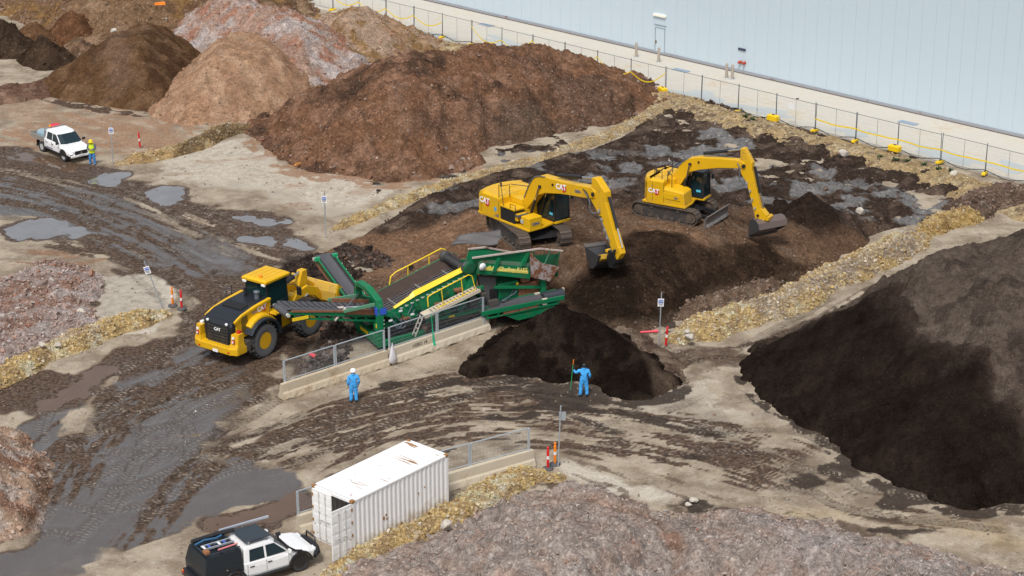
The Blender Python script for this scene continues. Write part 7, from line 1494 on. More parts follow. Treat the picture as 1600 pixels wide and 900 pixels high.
e2, bw2 = excavator("excavator", (EX2[0], EX2[1], BENCH_Z), R(-30), R(-32), "yellow short-tailed excavator with a dozer blade, standing behind the other", dict(
    w=2.72, gauge=2.25, shoe=.60, tl=4.3, th=.84, shoes=44, z0=.92, rear=-1.85, top=2.42, front=1.30, bulge=.62, cwd=.62, hoodx=-.15, walk=.35, seams=(-.85, -.12), steps=False, cab=(-.10, 1.62), cabz=2.58, beacon=False, bw=.48, blade=True,
    boom=[(-.45, 1.55), (-.10, 1.30), (.30, 1.75), (.95, 2.80), (1.6, 3.05), (2.8, 3.35), (4.0, 3.52), (4.42, 3.60), (4.42, 3.92), (4.05, 4.02), (2.6, 3.92), (1.5, 3.80), (.95, 3.66), (.45, 3.30), (-.35, 2.05)],
    stick=[(4.12, 4.72), (4.36, 4.77), (4.88, 3.98), (4.90, 3.55), (5.62, 1.05), (5.55, .72), (5.22, .70), (4.60, 2.70), (4.12, 3.35)],
    pins=[(1.0, 3.30, .10), (4.38, 3.72, .11), (-.18, 1.62, .11), (5.4, .9, .08), (1.55, 3.52, .06)], bcyl=((.55, 1.1), (1.0, 3.30)), scyl=((1.75, 4.02), (4.22, 4.66)), kcyl=((4.98, 3.72), (5.62, 1.3)),
    hoses=[[(-.1, -.28, 1.6), (-.45, -.32, 2.0), (-.25, -.32, 2.7), (.4, -.30, 3.3), (.9, -.26, 3.72)], [(-.1, -.28, 1.7), (-.40, -.30, 2.2), (-.1, -.30, 2.9), (.5, -.28, 3.45)], [(4.0, -.28, 3.85), (4.25, -.38, 3.5), (4.2, -.38, 3.0), (4.55, -.26, 2.6)], [(4.05, .28, 3.85), (4.3, .38, 3.4), (4.5, .28, 2.6)], [(1.0, .2, 3.75), (1.6, .2, 3.92), (3.6, .2, 4.02)]],
    fit=[(4.62, 2.75), (4.85, 2.3), (5.0, 1.8), (5.2, 1.3)]))
k = MB(); k.prism([(5.15, 1.05), (5.62, 1.30), (5.95, .95), (5.80, .62), (5.25, .62)], -.22, .22, 'y'); k.build("bucket_link", YEL, e2, .02)
k = MB(); k.box((5.75, .1, .72), (.6, .5, .2)); k.cyl((5.95, -.2, .78), (5.95, .45, .78), .12, n=10); k.build("quick_hitch", YEL, e2, .03)
Mb = Matrix.Translation((5.80, .38, .52)) @ Matrix.Rotation(R(-31), 4, 'Z')
bp = [(-.42, -.86), (-.40, -.30), (-.32, .02), (-.12, .16), (.14, .16), (.36, .02), (.46, -.28)]
bp = [(x * 1.2, z * 1.15) for x, z in bp]; b2 = bucket_shell(bp, 1.0, Mb, mat("bucket_brown_steel", (.17, .13, .115), .5, .4, dirt=.45), e2, BSTEEL, 0)
for z in (-.68, -.46, -.24): q = MB(); q.box((-.50, 0, z * 1.15), (.03, 1.95, .06)); q.xf(Mb); q.build("wear_strip", mat("wear_strip_dark", (.03, .028, .027), .5, dirt=.3), b2)
# ------------------------------------------------------------------ tracked screening plant
SH = R(30); SR = (-3.522, 103.945)
sc = empty("screening_plant", (SR[0], SR[1], 0), SH, "green tracked screener with hopper, yellow railings and three conveyors", "screener")
I4 = Matrix.Identity(4)
for s in (-1, 1): track_unit(sc, I4, 4.3, .90, .52, 40, s * 1.30, mat("rusty_track_steel", (.20, .12, .08), .7, .2, dirt=.6, dscale=3))
b = MB()
for y in (-.92, .92): b.box((-.2, y, 1.12), (9.4, .20, .36))
for x in (-4.6, -2.4, 0, 2.2, 4.3): b.box((x, 0, 1.1), (.2, 1.7, .28))
b.build("chassis", GRN, sc, .02)
b = MB(); b.box((0.0, -1.58, 1.12), (4.3, .05, .20)); b.build("track_guard", GRN, sc, .01); b = MB(); b.box((-.6, -1.612, 1.12), (.34, .012, .12)); b.build("warning_sticker", RAILY, sc)
# front feet frame at the discharge end
b = MB()
for y in (-1.45, 1.0): b.bar((-5.0, y, .32), (-2.2, y, .42), .22, .34)
b.bar((-4.9, -1.55, .45), (-4.9, 1.15, .6), .26, .46); b.build("ground_frame", GRN, sc, .02)
b = MB(); b.box((-5.04, .05, .62), (.02, .9, .18), (0, 0, 0)); b.build("name_strip", RAILY, sc)
# arch over the tail conveyor
b = MB(); path = [(-4.85, -1.32, .5), (-4.75, -1.32, 1.95), (-4.72, -1.12, 2.65), (-5.0, -.55, 3.2), (-5.02, .45, 3.2), (-4.85, 1.05, 2.65), (-4.85, 1.18, 1.6), (-4.85, 1.18, .5)]
secs = []
for i, p in enumerate(path):
    p = Vector(p); a = Vector(path[max(i - 1, 0)]); c = Vector(path[min(i + 1, len(path) - 1)]); dd = (c - a).normalized(); sd = Vector((1, 0, 0)); nn = dd.cross(sd).normalized()
    secs.append([tuple(p + sd * x * .19 + nn * y * .13) for x, y in ((-1, -1), (1, -1), (1, 1), (-1, 1))])
b.loft(secs); ar = b.build("arch", GRN, sc, .02)
b = MB(); b.box((-4.95, -1.30, 2.15), (.05, .30, .42)); b.box((-4.62, -1.46, 2.15), (.40, .02, .36)); b.build("blue_patch", mat("blue_spray", (.03, .10, .52), .6, var=.4), ar)
b = MB(); b.bar((-4.55, -1.30, 2.0), (-2.6, -1.25, 1.30), .22, .3); b.bar((-4.55, 1.15, 2.0), (-2.6, 1.15, 1.30), .22, .3); b.build("arch_brace", GRN, sc, .02)
b = MB(); b.box((-4.98, -1.34, 1.30), (.02, .12, .30)); b.build("warning_sticker", RAILY, sc)
# screen box sloping down to the discharge end
x0, z0_, x1, z1_ = -4.0, 2.10, .95, 3.62
sl = (z1_ - z0_) / (x1 - x0)
for s in (-1, 1):
    b = MB(); b.prism([(x0, z0_ - .10), (x0 + .5, z0_ - .95), (x1 + .2, z1_ - 1.15), (x1 + .3, z1_ - .15), (x1, z1_ - .02), (x0 + .4, z0_ + .12)], s * 1.18 - .04, s * 1.18 + .04, 'y'); sd = b.build("screen_side", GRN, sc, .012)
    for i in range(14):
        t = (i + .5) / 14; b = MB(); X = lerp(x0 + .35, x1 - .1, t); Z = lerp(z0_ - .12, z1_ - .36, t); b.cyl((X, s * 1.22, Z), (X, s * 1.30, Z), .045, n=8); b.box((X + .05, s * 1.31, Z + .02), (.14, .03, .05), (0, -sl, 0)); b.build("tension_bolt", mat("bolt_pale", (.60, .60, .56), .4, .4), sd)
    for t, rad in ((.30, .16), (.62, .26)): X = lerp(x0, x1, t); Z = lerp(z0_, z1_, t) - .62; b = MB(); b.cyl((X, s * 1.2, Z), (X, s * 1.42, Z), rad, n=16); b.build("drive_housing", GRND, sd, .01)
    for t in (.14, .80): X = lerp(x0, x1, t); Z = lerp(z0_, z1_, t) - .85; b = MB(); b.box((X, s * 1.34, Z), (.5, .26, .12)); b.cyl((X, s * 1.34, Z - .30), (X, s * 1.34, Z), .10, n=10); b.build("spring_mount", RUST, sd, .01)
b = MB(); b.loft([[(x0 + .15, -1.28, z0_ - .02), (x0 + .15, -1.16, z0_ + .06), (x0 + .15, -1.02, z0_ + .0)], [(x0 + 1.1, -1.30, z0_ + .34), (x0 + 1.1, -1.14, z0_ + .50), (x0 + 1.1, -.98, z0_ + .40)], [(x0 + 1.35, -1.32, z0_ + .46), (x0 + 1.35, -1.10, z0_ + .70), (x0 + 1.35, -.94, z0_ + .56)], [(x1 - .35, -1.32, z1_ - .12), (x1 - .35, -1.10, z1_ + .08), (x1 - .35, -.94, z1_ - .02)], [(x1 + .1, -1.28, z1_ - .06), (x1 + .1, -1.15, z1_ + .04), (x1 + .1, -1.02, z1_ - .02)]]); b.build("yellow_guard", RAILY, sc, .015)
# decks: wire screen cloth and rusty far plate
b = MB(); 
def deckp(t, y, dz=0): return (lerp(x0 + .05, x1 + .1, t), y, lerp(z0_ - .26, z1_ - .30, t) + dz)
b.add([deckp(0, -1.1, -.05), deckp(1, -1.1, -.05), deckp(1, 1.1, -.05), deckp(0, 1.1, -.05)], [(0, 1, 2, 3)]); b.build("screen_deck", mat("screen_dark", (.035, .026, .021), .9, dirt=.3), sc)
b = MB()
for i in range(36): b.bar(deckp(i / 35, -1.05), deckp(i / 35, .20), .022)
for j in range(6): y = -1.05 + .25 * j; b.bar(deckp(0, y, .012), deckp(1, y, .012), .03)
b.build("screen_cloth", mat("screen_wire", (.26, .24, .24), .5, .5), sc)
b = MB()
for j in range(3): t0 = j / 3; b.bar(deckp(t0 + .1, -1.08, .04), deckp(t0 + .1, 1.08, .04), .07)
b.build("deck_bar", mat("deck_bar_grey", (.22, .21, .2), .6), sc)
b = MB(); b.add([deckp(0, .20, .03), deckp(1, .20, .03), deckp(1, 1.12, .30), deckp(0, 1.12, .30)], [(0, 1, 2, 3)]); b.build("deck_side_plate", mat("dark_rusty_plate", (.042, .024, .017), .75, var=.35, dirt=.3, dscale=3, rust=.25), sc)
# far railing, near walkway with railing
b = MB(); b.tube([(-2.9, 1.32, 2.05), (-2.75, 1.32, 2.85), (-2.45, 1.32, 3.05), (.35, 1.32, 3.90), (.62, 1.32, 3.80), (.72, 1.32, 3.25)], .038, 7); b.tube([(-1.7, 1.32, 3.25), (-1.7, 1.32, 2.6)], .03, 6); b.tube([(-.4, 1.32, 3.65), (-.4, 1.32, 2.9)], .03, 6); b.tube([(-4.0, 1.32, 1.75), (-2.9, 1.32, 2.08), (.4, 1.32, 3.05)], .034, 6); b.build("handrail", RAILY, sc)
pl_ = MB(); pl_.bar((-2.45, -1.78, 1.62), (.85, -1.78, 2.50), .62, .06); wk = pl_.build("walkway", mat("walkway_cream", (.55, .48, .36), .8, dirt=.4), sc)
b = MB()
for i in range(16): t = i / 15; b.box((lerp(-2.35, .75, t), -1.78, lerp(1.62, 2.48, t) + .045), (.05, .40, .02), (0, -.26, 0)); 
b.build("walkway_tread", mat("tread_dark", (.09, .06, .05), .8, dirt=.4), wk)
b = MB(); b.bar((-2.5, -2.10, 1.60), (.9, -2.10, 2.50), .05, .18); b.build("walkway_edge", mat("walkway_cream", (.55, .48, .36)), wk)
b = MB(); b.tube([(-1.75, -2.06, 1.85), (-2.25, -2.06, 2.15), (-2.28, -2.06, 2.70), (-2.05, -2.06, 2.82), (.20, -2.06, 3.50), (.40, -2.06, 3.40), (.62, -2.06, 2.60), (-1.75, -2.06, 1.97)][1:], .032, 7)
for t in (.30, .78): b.tube([(lerp(-2.2, .3, t) + .12, -2.06, lerp(1.72, 2.40, t)), (lerp(-2.2, .3, t), -2.06, lerp(2.80, 3.48, t))], .028, 6)
b.build("handrail", RAILY, wk)
b = MB()
for y in (-1.62, -1.94): b.bar((-2.5, y, 1.6), (-3.0, y, .55), .05)
for i in range(4): t = (i + .5) / 4; b.bar((lerp(-2.5, -3.0, t), -1.62, lerp(1.6, .55, t)), (lerp(-2.5, -3.0, t), -1.94, lerp(1.6, .55, t)), .04)
b.build("ladder", mat("ladder_pale", (.5, .46, .4), .6, dirt=.3), sc)
# hopper
hz = lambda x: 4.22 - .055 * (x - .75)
def hopper_wall(pts, y0, y1, t, rim, ribs):
    """pts (x, z, f) where f = 0 at the foot line y0 and 1 at the rim line y1"""
    n = len(pts); V = [(x, lerp(y0, y1, f), z) for x, z, f in pts] + [(x, lerp(y0, y1, f) + t, z) for x, z, f in pts]
    b = MB(); b.add(V, [tuple(range(n)), tuple(range(2 * n - 1, n - 1, -1))] + [(i, n + i, n + (i + 1) % n, (i + 1) % n) for i in range(n)]); o = b.build("hopper_side", GRN, sc)
    for i in range(len(rim) - 1): b = MB(); b.bar((rim[i][0], y1, rim[i][1]), (rim[i + 1][0], y1, rim[i + 1][1]), .10, .08); b.build("hopper_rim", mat("worn_rim", (.50, .42, .37), .6, dirt=.3, rust=.55), o)
    for X in ribs: b = MB(); b.prism([(X - .30, 3.15), (X - .05, 3.15), (X + .28, 3.85), (X + .10, 3.98)], -1.60, -1.38, 'y'); b.build("hopper_rib", GRN, o, .01)
hopper_wall([(.85, 3.35, 0), (4.32, 2.50, 0), (4.32, 4.02, 1), (.75, 4.22, 1)], -1.28, -1.60, .05, [(.70, 4.22), (4.9, 3.99), (6.35, 3.60)], (2.2, 4.0))
hopper_wall([(1.6, 3.0, 0), (5.4, 2.1, 0), (5.6, 2.55, 1), (4.5, 3.06, 1), (2.9, 3.62, 1), (1.9, 3.70, 1)], .80, .95, .05, [(1.85, 3.71), (2.9, 3.63), (4.5, 3.07), (5.6, 2.56)], ())
b = MB(); b.prism([(.9, 3.30), (1.0, 2.70 + .55), (4.35, 2.28), (4.35, 2.72), (4.2, 3.05), (1.2, 3.75)], -1.52, -1.34, 'y'); hb_ = b.build("hopper_beam", GRN, sc, .02)
b = MB(); b.prism([(1.3, 3.40), (4.20, 2.64), (4.20, 2.83), (1.9, 3.42), (1.85, 3.55)], -1.535, -1.515, 'y'); b.build("name_stripe", mat("pale_yellow_stripe", (.72, .62, .12), .5, dirt=.15), hb_)
text_part("lettering", "McCloskey R155", .33, face_mat((3.05, -1.54, 3.10), (1, 0, -.235), (0, 0, 1)), mat("sign_yellow_letters", (.86, .74, .22), .5), hb_, .008, .006)
b = MB(); b.box((1.3, -1.50, 3.62), (.4, .12, .5)); b.bar((1.2, -1.45, 3.92), (4.3, -1.45, 3.12), .12, .2); b.build("worn_ledge", mat("worn_green_ledge", (.10, .20, .12), .6, rust=.6, dirt=.3), hb_)
b = MB(); b.add([(.8, -1.28, 3.3), (6.0, -1.28, 2.1), (6.0, .82, 2.1), (.8, .82, 3.3)], [(0, 1, 2, 3)]); b.build("hopper_belt", BELTD, sc)
b = MB(); b.prism([(-1.45, 3.2), (-1.55, 4.15), (-.9, 3.9), (.3, 3.5), (.3, 3.0)], .72, .80, 'x'); b.build("hopper_back", GRN, sc)
b = MB(); b.add([(4.25, -1.70, 3.82), (4.30, -1.70, 2.48), (5.50, -1.66, 1.98), (6.15, -1.66, 2.72), (5.0, -1.70, 3.15)] + [(4.25, -1.64, 3.82), (4.30, -1.64, 2.48), (5.50, -1.60, 1.98), (6.15, -1.60, 2.72), (5.0, -1.64, 3.15)], [(0, 1, 2, 3, 4), (9, 8, 7, 6, 5)] + [(i, 5 + i, 5 + (i + 1) % 5, (i + 1) % 5) for i in range(5)]); b.build("wing_plate", mat("white_rusty_plate", (.36, .31, .30), .65, rust=1.0, dscale=2.2, dirt=.45, dirt_col=(.28, .13, .07)), sc)
b = MB(); b.prism([(-1.5, 2.1), (-1.55, 3.45), (.9, 2.6), (.8, 2.0)], 6.05, 6.12, 'x'); b.build("hopper_end", GRND, sc)
for q0, q1 in (((4.5, -1.55, 3.9), (5.2, -1.0, 2.5)), ((5.6, -1.55, 3.75), (5.3, -1.1, 2.4)), ((6.2, -1.55, 3.55), (6.1, -1.2, 2.3))): b = MB(); b.bar(q0, q1, .07); b.build("hopper_strut", mat("pale_green_stay", (.10, .26, .15)), sc)
b = MB(); b.lathe([(0, -1.66), (.20, -1.66), (.20, -1.62), (0, -1.62)], c=(1.30, 0, 3.62), axis='y', n=20); b.build("round_sign", WHITE, sc)
# head drum of the feed conveyor with its belt, beside the hopper's back
b = MB(); b.cyl((.40, -.95, 3.55), (.40, .75, 3.55), .22, n=20); b.build("feed_drum", mat("drum_lagging", (.09, .085, .08), .7, dirt=.4), sc)
b = MB()
for k in range(18): a = 2 * math.pi * k / 18; b.box((.40 + math.cos(a) * .225, -.1, 3.55 + math.sin(a) * .225), (.04, 1.62, .04), (0, -a, 0))
b.build("drum_bars", BELTD, sc)["kind"] = "stuff"
b = MB(); b.lathe([(0, 0), (.30, 0), (.34, .06), (.30, .3), (0, .3)], c=(.40, .8, 3.55), axis='y', n=16); b.build("drive_motor", mat("motor_dark", (.05, .05, .05), .5, dirt=.3), sc); b = MB(); b.lathe([(0, 0), (.36, 0), (.36, -.16), (0, -.16)], c=(.55, -1.20, 3.60), axis='y', n=18); b.build("drive_motor", mat("motor_dark", (.05, .05, .05), .5, dirt=.3), sc)
b = MB(); b.lathe([(.22, 0), (.42, 0), (.42, -.10), (.22, -.10)], c=(.62, -1.42, 3.60), axis='y', n=18); b.build("drive_guard", GRND, sc)
# frame legs, engine house
b = MB(); b.bar((-.05, -1.30, 1.2), (.55, -1.30, 2.3), .30, .34); b.bar((.55, -1.30, 2.2), (.95, -1.30, 3.4), .26, .34); b.bar((.4, -1.30, 2.15), (1.5, -1.30, 2.30), .25, .2); b.build("support_leg", GRN, sc, .02)
for y in (-1.30, .9): b = MB(); b.box((5.27, y, 1.70), (.30, .30, 1.1)); b.build("post", GRN, sc, .02)
b = MB(); b.bar((2.2, -1.32, 2.15), (5.1, -1.32, 1.62), .10, .16); b.build("side_rail", GRN, sc, .01)
b = MB(); b.box((3.15, -.1, 1.70), (1.25, 2.2, 1.05)); en = b.build("engine_house", GRN, sc, .04)
b = MB(); b.box((3.15, -1.21, 1.68), (1.05, .02, .85)); b.build("engine_door", GRND, en, .01)
b = MB(); b.lathe([(0, 0), (.09, 0), (.09, .03), (0, .03)], c=(3.7, -1.25, 2.05), axis='y', n=10); b.build("fuel_cap", RAILY, en)
b = MB(); b.box((4.4, -.2, 1.55), (1.2, 2.0, .8)); b.build("hydraulic_tank", RUST, sc, .03)
b = MB(); b.add([(1.3, -1.1, 2.9), (2.4, -1.1, 2.6), (2.5, -1.1, 1.3), (1.7, -1.1, 1.2)] + [(1.3, -.9, 2.9), (2.4, -.9, 2.6), (2.5, -.9, 1.3), (1.7, -.9, 1.2)], [(0, 1, 2, 3), (7, 6, 5, 4), (0, 4, 5, 1), (1, 5, 6, 2), (2, 6, 7, 3), (3, 7, 4, 0)]); b.build("rubber_skirt", mat("skirt_grey", (.10, .09, .088), .8, dirt=.3), sc)
b = MB(); b.box((-1.6, 0, 1.55), (3.6, 1.9, .7)); b.box((-3.6, 0, 1.35), (1.3, 1.8, .5)); b.build("under_screen_hopper", mat("dark_understructure", (.02, .022, .02), .8, dirt=.3), sc)
b = MB(); b.box((2.0, -1.5, 1.36), (.6, .28, .34)); b.box((1.45, -1.45, 1.9), (.28, .2, .24)); b.build("control_box", STEEL, sc, .02)

# hoses, lamps, boxes and grime-dark machinery tucked into the frame
rh = random.Random(12)
for i in range(12):
    x_ = rh.uniform(-4.2, 2.4); pts = [(x_, -1.30 - rh.uniform(0, .15), rh.uniform(1.2, 1.9)), (x_ + rh.uniform(.2, .5), -1.48, rh.uniform(.95, 1.5)), (x_ + rh.uniform(.6, 1.1), -1.42, rh.uniform(1.1, 1.9)), (x_ + rh.uniform(1.1, 1.6), -1.25, rh.uniform(1.3, 2.1))]
    k = MB(); k.tube([tuple(p) for p in smooth_line(np.array(pts), 5)], .026, 6); k.build("hose", HOSE if i % 3 else BLK, sc)
for i, (x_, z_, w_, h_) in enumerate([(-3.9, 1.55, .5, .4), (-3.2, 1.25, .6, .35), (-2.2, 1.35, .45, .5), (-1.2, 1.75, .5, .35), (-.3, 1.65, .4, .5), (.9, 1.5, .45, .6), (2.2, 1.75, .35, .5), (4.2, 2.2, .5, .25)]):
    k = MB(); k.box((x_, -1.18, z_), (w_, .3, h_)); k.build("machinery_box", [GRND, STEEL, BLK, RUST][i % 4], sc, .015)
for i in range(5): k = MB(); k.box((-4.6 + .02, -1.46, .75 + i * .22), (.06, .02, .06)); k.build("bolt", MATS["bolt_pale"], sc)
for x_, z_ in ((-3.6, 1.98), (-4.2, 1.55), (-2.9, 1.65)): k = MB(); k.box((x_, -1.47, z_), (.22, .012, .10)); k.build("safety_sticker", WHITE, sc)

# conveyors: trough belt on a lattice frame
def conveyor(p0, p1, w, nm, fr_m, belt_m, trough=.16, chevron=True, drum=True, guard=None, rails=True, parts=7, rail_h=.16):
    p0, p1 = Vector(p0), Vector(p1); d_ = p1 - p0; L_ = d_.length; d_.normalize(); sd = Vector((-d_.y, d_.x, 0)).normalized(); up = d_.cross(sd) * -1
    if up.z < 0: up = -up
    cv = empty(nm, (0, 0, 0)); cv.parent = sc
    P = lambda u, v, z: tuple(p0 + d_ * u + sd * v + up * z)
    prof = [(-w / 2, trough), (-w * .30, .03), (-w * .1, 0), (w * .1, 0), (w * .30, .03), (w / 2, trough)]
    b = MB(); secs = []
    nS = 14
    for i in range(nS + 1): u = L_ * i / nS; secs.append([P(u, v, z) for v, z in prof] + [P(u, v, z - .03) for v, z in prof[::-1]])
    b.loft(secs, sm=False); be = b.build("belt", belt_m, cv)
    if chevron:
        k = MB(); u = .15
        while u < L_ - .35:
            for s in (-1, 1):
                for q in range(2):
                    a, c = prof[3 + q] if s > 0 else prof[2 - q], prof[4 + q] if s > 0 else prof[1 - q]
                    uu = u + .17 * q; k.bar(P(uu, a[0], a[1] + .012), P(uu + .17, c[0], c[1] + .012), .045, .035, up=tuple(up))
            u += .36
        k.build("chevron_cleats", BELTD, be)["kind"] = "stuff"
    if drum: 
        k = MB(); k.cyl(P(L_ + .02, -w * .5, -.14), P(L_ + .02, w * .5, -.14), .17, n=16); k.build("head_drum", BELT, cv)
        k = MB()
        for s in (-1, 1): k.cyl(P(L_ + .02, s * w * .5, -.14), P(L_ + .02, s * (w * .5 + .16), -.14), .10, n=10)
        k.build("bearing", mat("bearing_pale", (.5, .5, .45), .5, dirt=.3), cv)
    for s in (-1, 1):
        k = MB(); k.bar(P(0, s * (w / 2 + .06), -.02), P(L_ - .1, s * (w / 2 + .06), -.02), .10, rail_h, up=tuple(up)); k.bar(P(.3, s * (w / 2 + .04), -.34), P(L_ - .5, s * (w / 2 + .04), -.30), .08, .09, up=tuple(up))
        for i in range(parts + 1): u = .3 + (L_ - .8) * i / parts; k.bar(P(u, s * (w / 2 + .05), -.34), P(u + (.25 if i % 2 else -.0), s * (w / 2 + .05), -.02), .06)
        k.build("side_frame", fr_m, cv)
    k = MB()
    for i in range(parts + 1): u = .3 + (L_ - .8) * i / parts; k.bar(P(u, -w / 2, -.34), P(u, w / 2, -.34), .07); k.cyl(P(u, -w * .4, -.10), P(u, w * .4, -.10), .055, n=8)
    k.build("idler_rollers", GRND, cv); return cv, P, L_
# wide tail conveyor to the left
cv, P, L_ = conveyor((-4.2, .0, 1.62), (-9.75, -.05, 2.88), 1.45, "tail_conveyor", GRN, BELT, .16)
k = MB(); k.bar(P(.2, -.86, .18), P(2.4, -.86, .18), .10, .30); k.bar(P(2.5, .86, .18), P(L_ - .1, .86, .10), .06, .10); k.build("rusty_side_board", RUST, cv)
k = MB(); k.bar(P(.2, .86, .18), P(2.4, .86, .18), .10, .30); k.build("rusty_side_board", RUST, cv)
for s in (-1, 1): cylinder_ram(cv, P(3.0, s * .95, -.30), (-4.7, s * 1.3 * (1 if s < 0 else .85) * (1), 2.45), .06, .4, "folding_ram", mat("ram_pale", (.55, .48, .42), .5, dirt=.4))
for q0, q1 in ((P(2.6, .95, .2), (-4.95, -1.15, 2.5)), (P(2.6, -.95, .2), (-4.95, 1.0, 2.3))): k = MB(); k.bar(q0, q1, .10, .16); k.build("stay_bar", mat("pale_green_stay", (.10, .26, .15), .6, dirt=.4, rust=.2), cv)
k = MB(); k.box(P(L_ - .7, .84, -.28), (.9, .06, .16)); k.build("lamp_bar", RAILY, cv)
# side conveyor on the far side, rising to the left
def wp(px, py, z): x, y = G(px, py, z); x -= SR[0]; y -= SR[1]; return (x * math.cos(SH) + y * math.sin(SH), -x * math.sin(SH) + y * math.cos(SH), z)
cv, P, L_ = conveyor(wp(566, 480, 1.25), wp(506, 399, 3.0), .95, "side_conveyor", GRN, BELT, .05, False, True, rail_h=.26)
k = MB(); k.bar(P(.1, -.56, -.12), P(L_ - .2, -.56, -.12), .05, .40); k.build("rusty_skirt_board", RUST, cv); k = MB(); k.bar(P(.1, .56, -.12), P(L_ - .2, .56, -.12), .05, .40); k.build("rusty_skirt_board", RUST, cv)
k = MB(); k.bar(P(.2, -.42, .03), P(L_ - .1, -.42, .03), .16, .05); k.bar(P(.2, .42, .03), P(L_ - .1, .42, .03), .16, .05); k.build("rubber_seal", BELTD, cv)
for s in (-1, 1): k = MB(); k.box(P(L_ - .25, s * .56, .06), (.30, .16, .24)); k.build("head_guard", mat("bright_green_guard", (.02, .32, .14), .45), cv, .02)
for i in range(8): k = MB(); k.cyl(P(.4 + i * (L_ - .8) / 7, -.60, .02), P(.4 + i * (L_ - .8) / 7, -.66, .02), .05, n=8); k.build("roller_end", MATS["bolt_pale"], cv)
# near side conveyor to the right, ending in a black drum
cv, P, L_ = conveyor((1.0, -1.55, 1.12), (6.05, -2.0, 1.28), .95, "fines_conveyor", GRN, BELT, .06, False, False, rail_h=.22)
k = MB(); k.cyl(P(L_ - 1.15, 0, -.02), P(L_ + .1, 0, -.02), .30, n=18); k.build("belt_drum", mat("belt_roll_black", (.03, .036, .045), .45, dirt=.15), cv)
for s in (-1, 1): k = MB(); k.box(P(L_ - 1.25, s * .48, -.06), (.30, .16, .36)); k.build("drum_bracket", mat("bracket_cream", (.55, .5, .36), .5, dirt=.3), cv, .02)
k = MB(); k.box(P(L_ + .12, 0, .12), (.06, .16, .40)); k.build("end_plate", MATS["bracket_cream"], cv)
k = MB(); k.add([P(1.2, -.5, -.30), P(4.6, -.5, -.24), P(4.0, -.5, -.75), P(2.2, -.5, -.85)] + [P(1.2, .5, -.30), P(4.6, .5, -.24), P(4.0, .5, -.75), P(2.2, .5, -.85)], [(0, 1, 2, 3), (7, 6, 5, 4), (0, 4, 5, 1), (1, 5, 6, 2), (2, 6, 7, 3), (3, 7, 4, 0)]); k.build("belly_frame", GRN, cv)
k = MB(); k.bar(P(1.3, -.53, -.20), P(3.4, -.53, -.20), .05, .22); k.build("rust_panel", RUST, cv)
# black tarpaulin between the hopper and the bench
tp = MB(); nu, nv = 16, 8; V = []
A, B_, C_, D_ = [Vector((*G(*q), q[2])) for q in ((704, 398, 1.75), (716, 382, 2.2), (812, 368, 2.55), (824, 394, 1.8))]
for j in range(nv + 1):
    for i in range(nu + 1):
        u, v = i / nu, j / nv; p = A.lerp(D_, u).lerp(B_.lerp(C_, u), v); p.z += .10 * math.sin(u * 9 + v * 3) * math.sin(v * 5 + 1) + .55; V.append(tuple(p))
tp.add(V, [(j * (nu + 1) + i, j * (nu + 1) + i + 1, (j + 1) * (nu + 1) + i + 1, (j + 1) * (nu + 1) + i) for j in range(nv) for i in range(nu)], True)
tp = tp.build("rubber_sheet", mat("grey_rubber_sheet", (.085, .078, .078), .6, dirt=.4, dirt_col=(.16, .12, .09)), None, 0, True); so = tp.modifiers.new("thick", 'SOLIDIFY'); so.thickness = .02
tag(tp, "grey rubber sheet draped over the soil behind the screener's hopper", "rubber sheet")
# ------------------------------------------------------------------ people
def person(label, loc, rz, J, rad, cloth, parts):
    """one continuous body grown over a posed skeleton; J joints, rad radii"""
    bones = [("pelvis", "belly"), ("belly", "chest"), ("chest", "neck"), ("neck", "head"), ("head", "crown")]
    for s in "lr": bones += [("chest", "sh_" + s), ("sh_" + s, "el_" + s), ("el_" + s, "wr_" + s), ("pelvis", "hip_" + s), ("hip_" + s, "kn_" + s), ("kn_" + s, "an_" + s), ("an_" + s, "toe_" + s)]
    names = list(J); me = bpy.data.meshes.new("person"); me.from_pydata([J[n] for n in names], [(names.index(a), names.index(b)) for a, b in bones], [])
    o = bpy.data.objects.new("tmp", me); COL.objects.link(o); sk = o.modifiers.new("skin", 'SKIN'); sk.use_smooth_shade = True
    for i, n in enumerate(names):
        v = me.skin_vertices[0].data[i]; r = rad[n.split("_")[0]]; v.radius = r if isinstance(r, tuple) else (r, r); v.use_root = n == "pelvis"
    sb = o.modifiers.new("sub", 'SUBSURF'); sb.levels = 3; sb.render_levels = 3
    tx = bpy.data.textures.new("cloth_folds", 'CLOUDS'); tx.noise_scale = 0.11; tx.noise_depth = 2; dp = o.modifiers.new("folds", 'DISPLACE'); dp.texture = tx; dp.texture_coords = 'LOCAL'; dp.strength = 0.07; dp.mid_level = 0.45
    dg = bpy.context.evaluated_depsgraph_get(); m2 = bpy.data.meshes.new_from_object(o.evaluated_get(dg)); bpy.data.objects.remove(o)
    m2.name = "person"; m2.materials.clear()
    for m in cloth[0]: m2.materials.append(m)
    for p in m2.polygons: p.material_index = cloth[1](p.center); p.use_smooth = True
    ob = link("person", m2); ob.location = loc; ob.rotation_euler = (0, 0, rz); tag(ob, label, "person")
    for nm, mb, m in parts: mb.build(nm, m, ob, 0, True)
    return ob
SKIN = mat("skin_tone", (.42, .24, .16), .6); GLOVE = mat("dark_glove", (.03, .03, .032), .8)
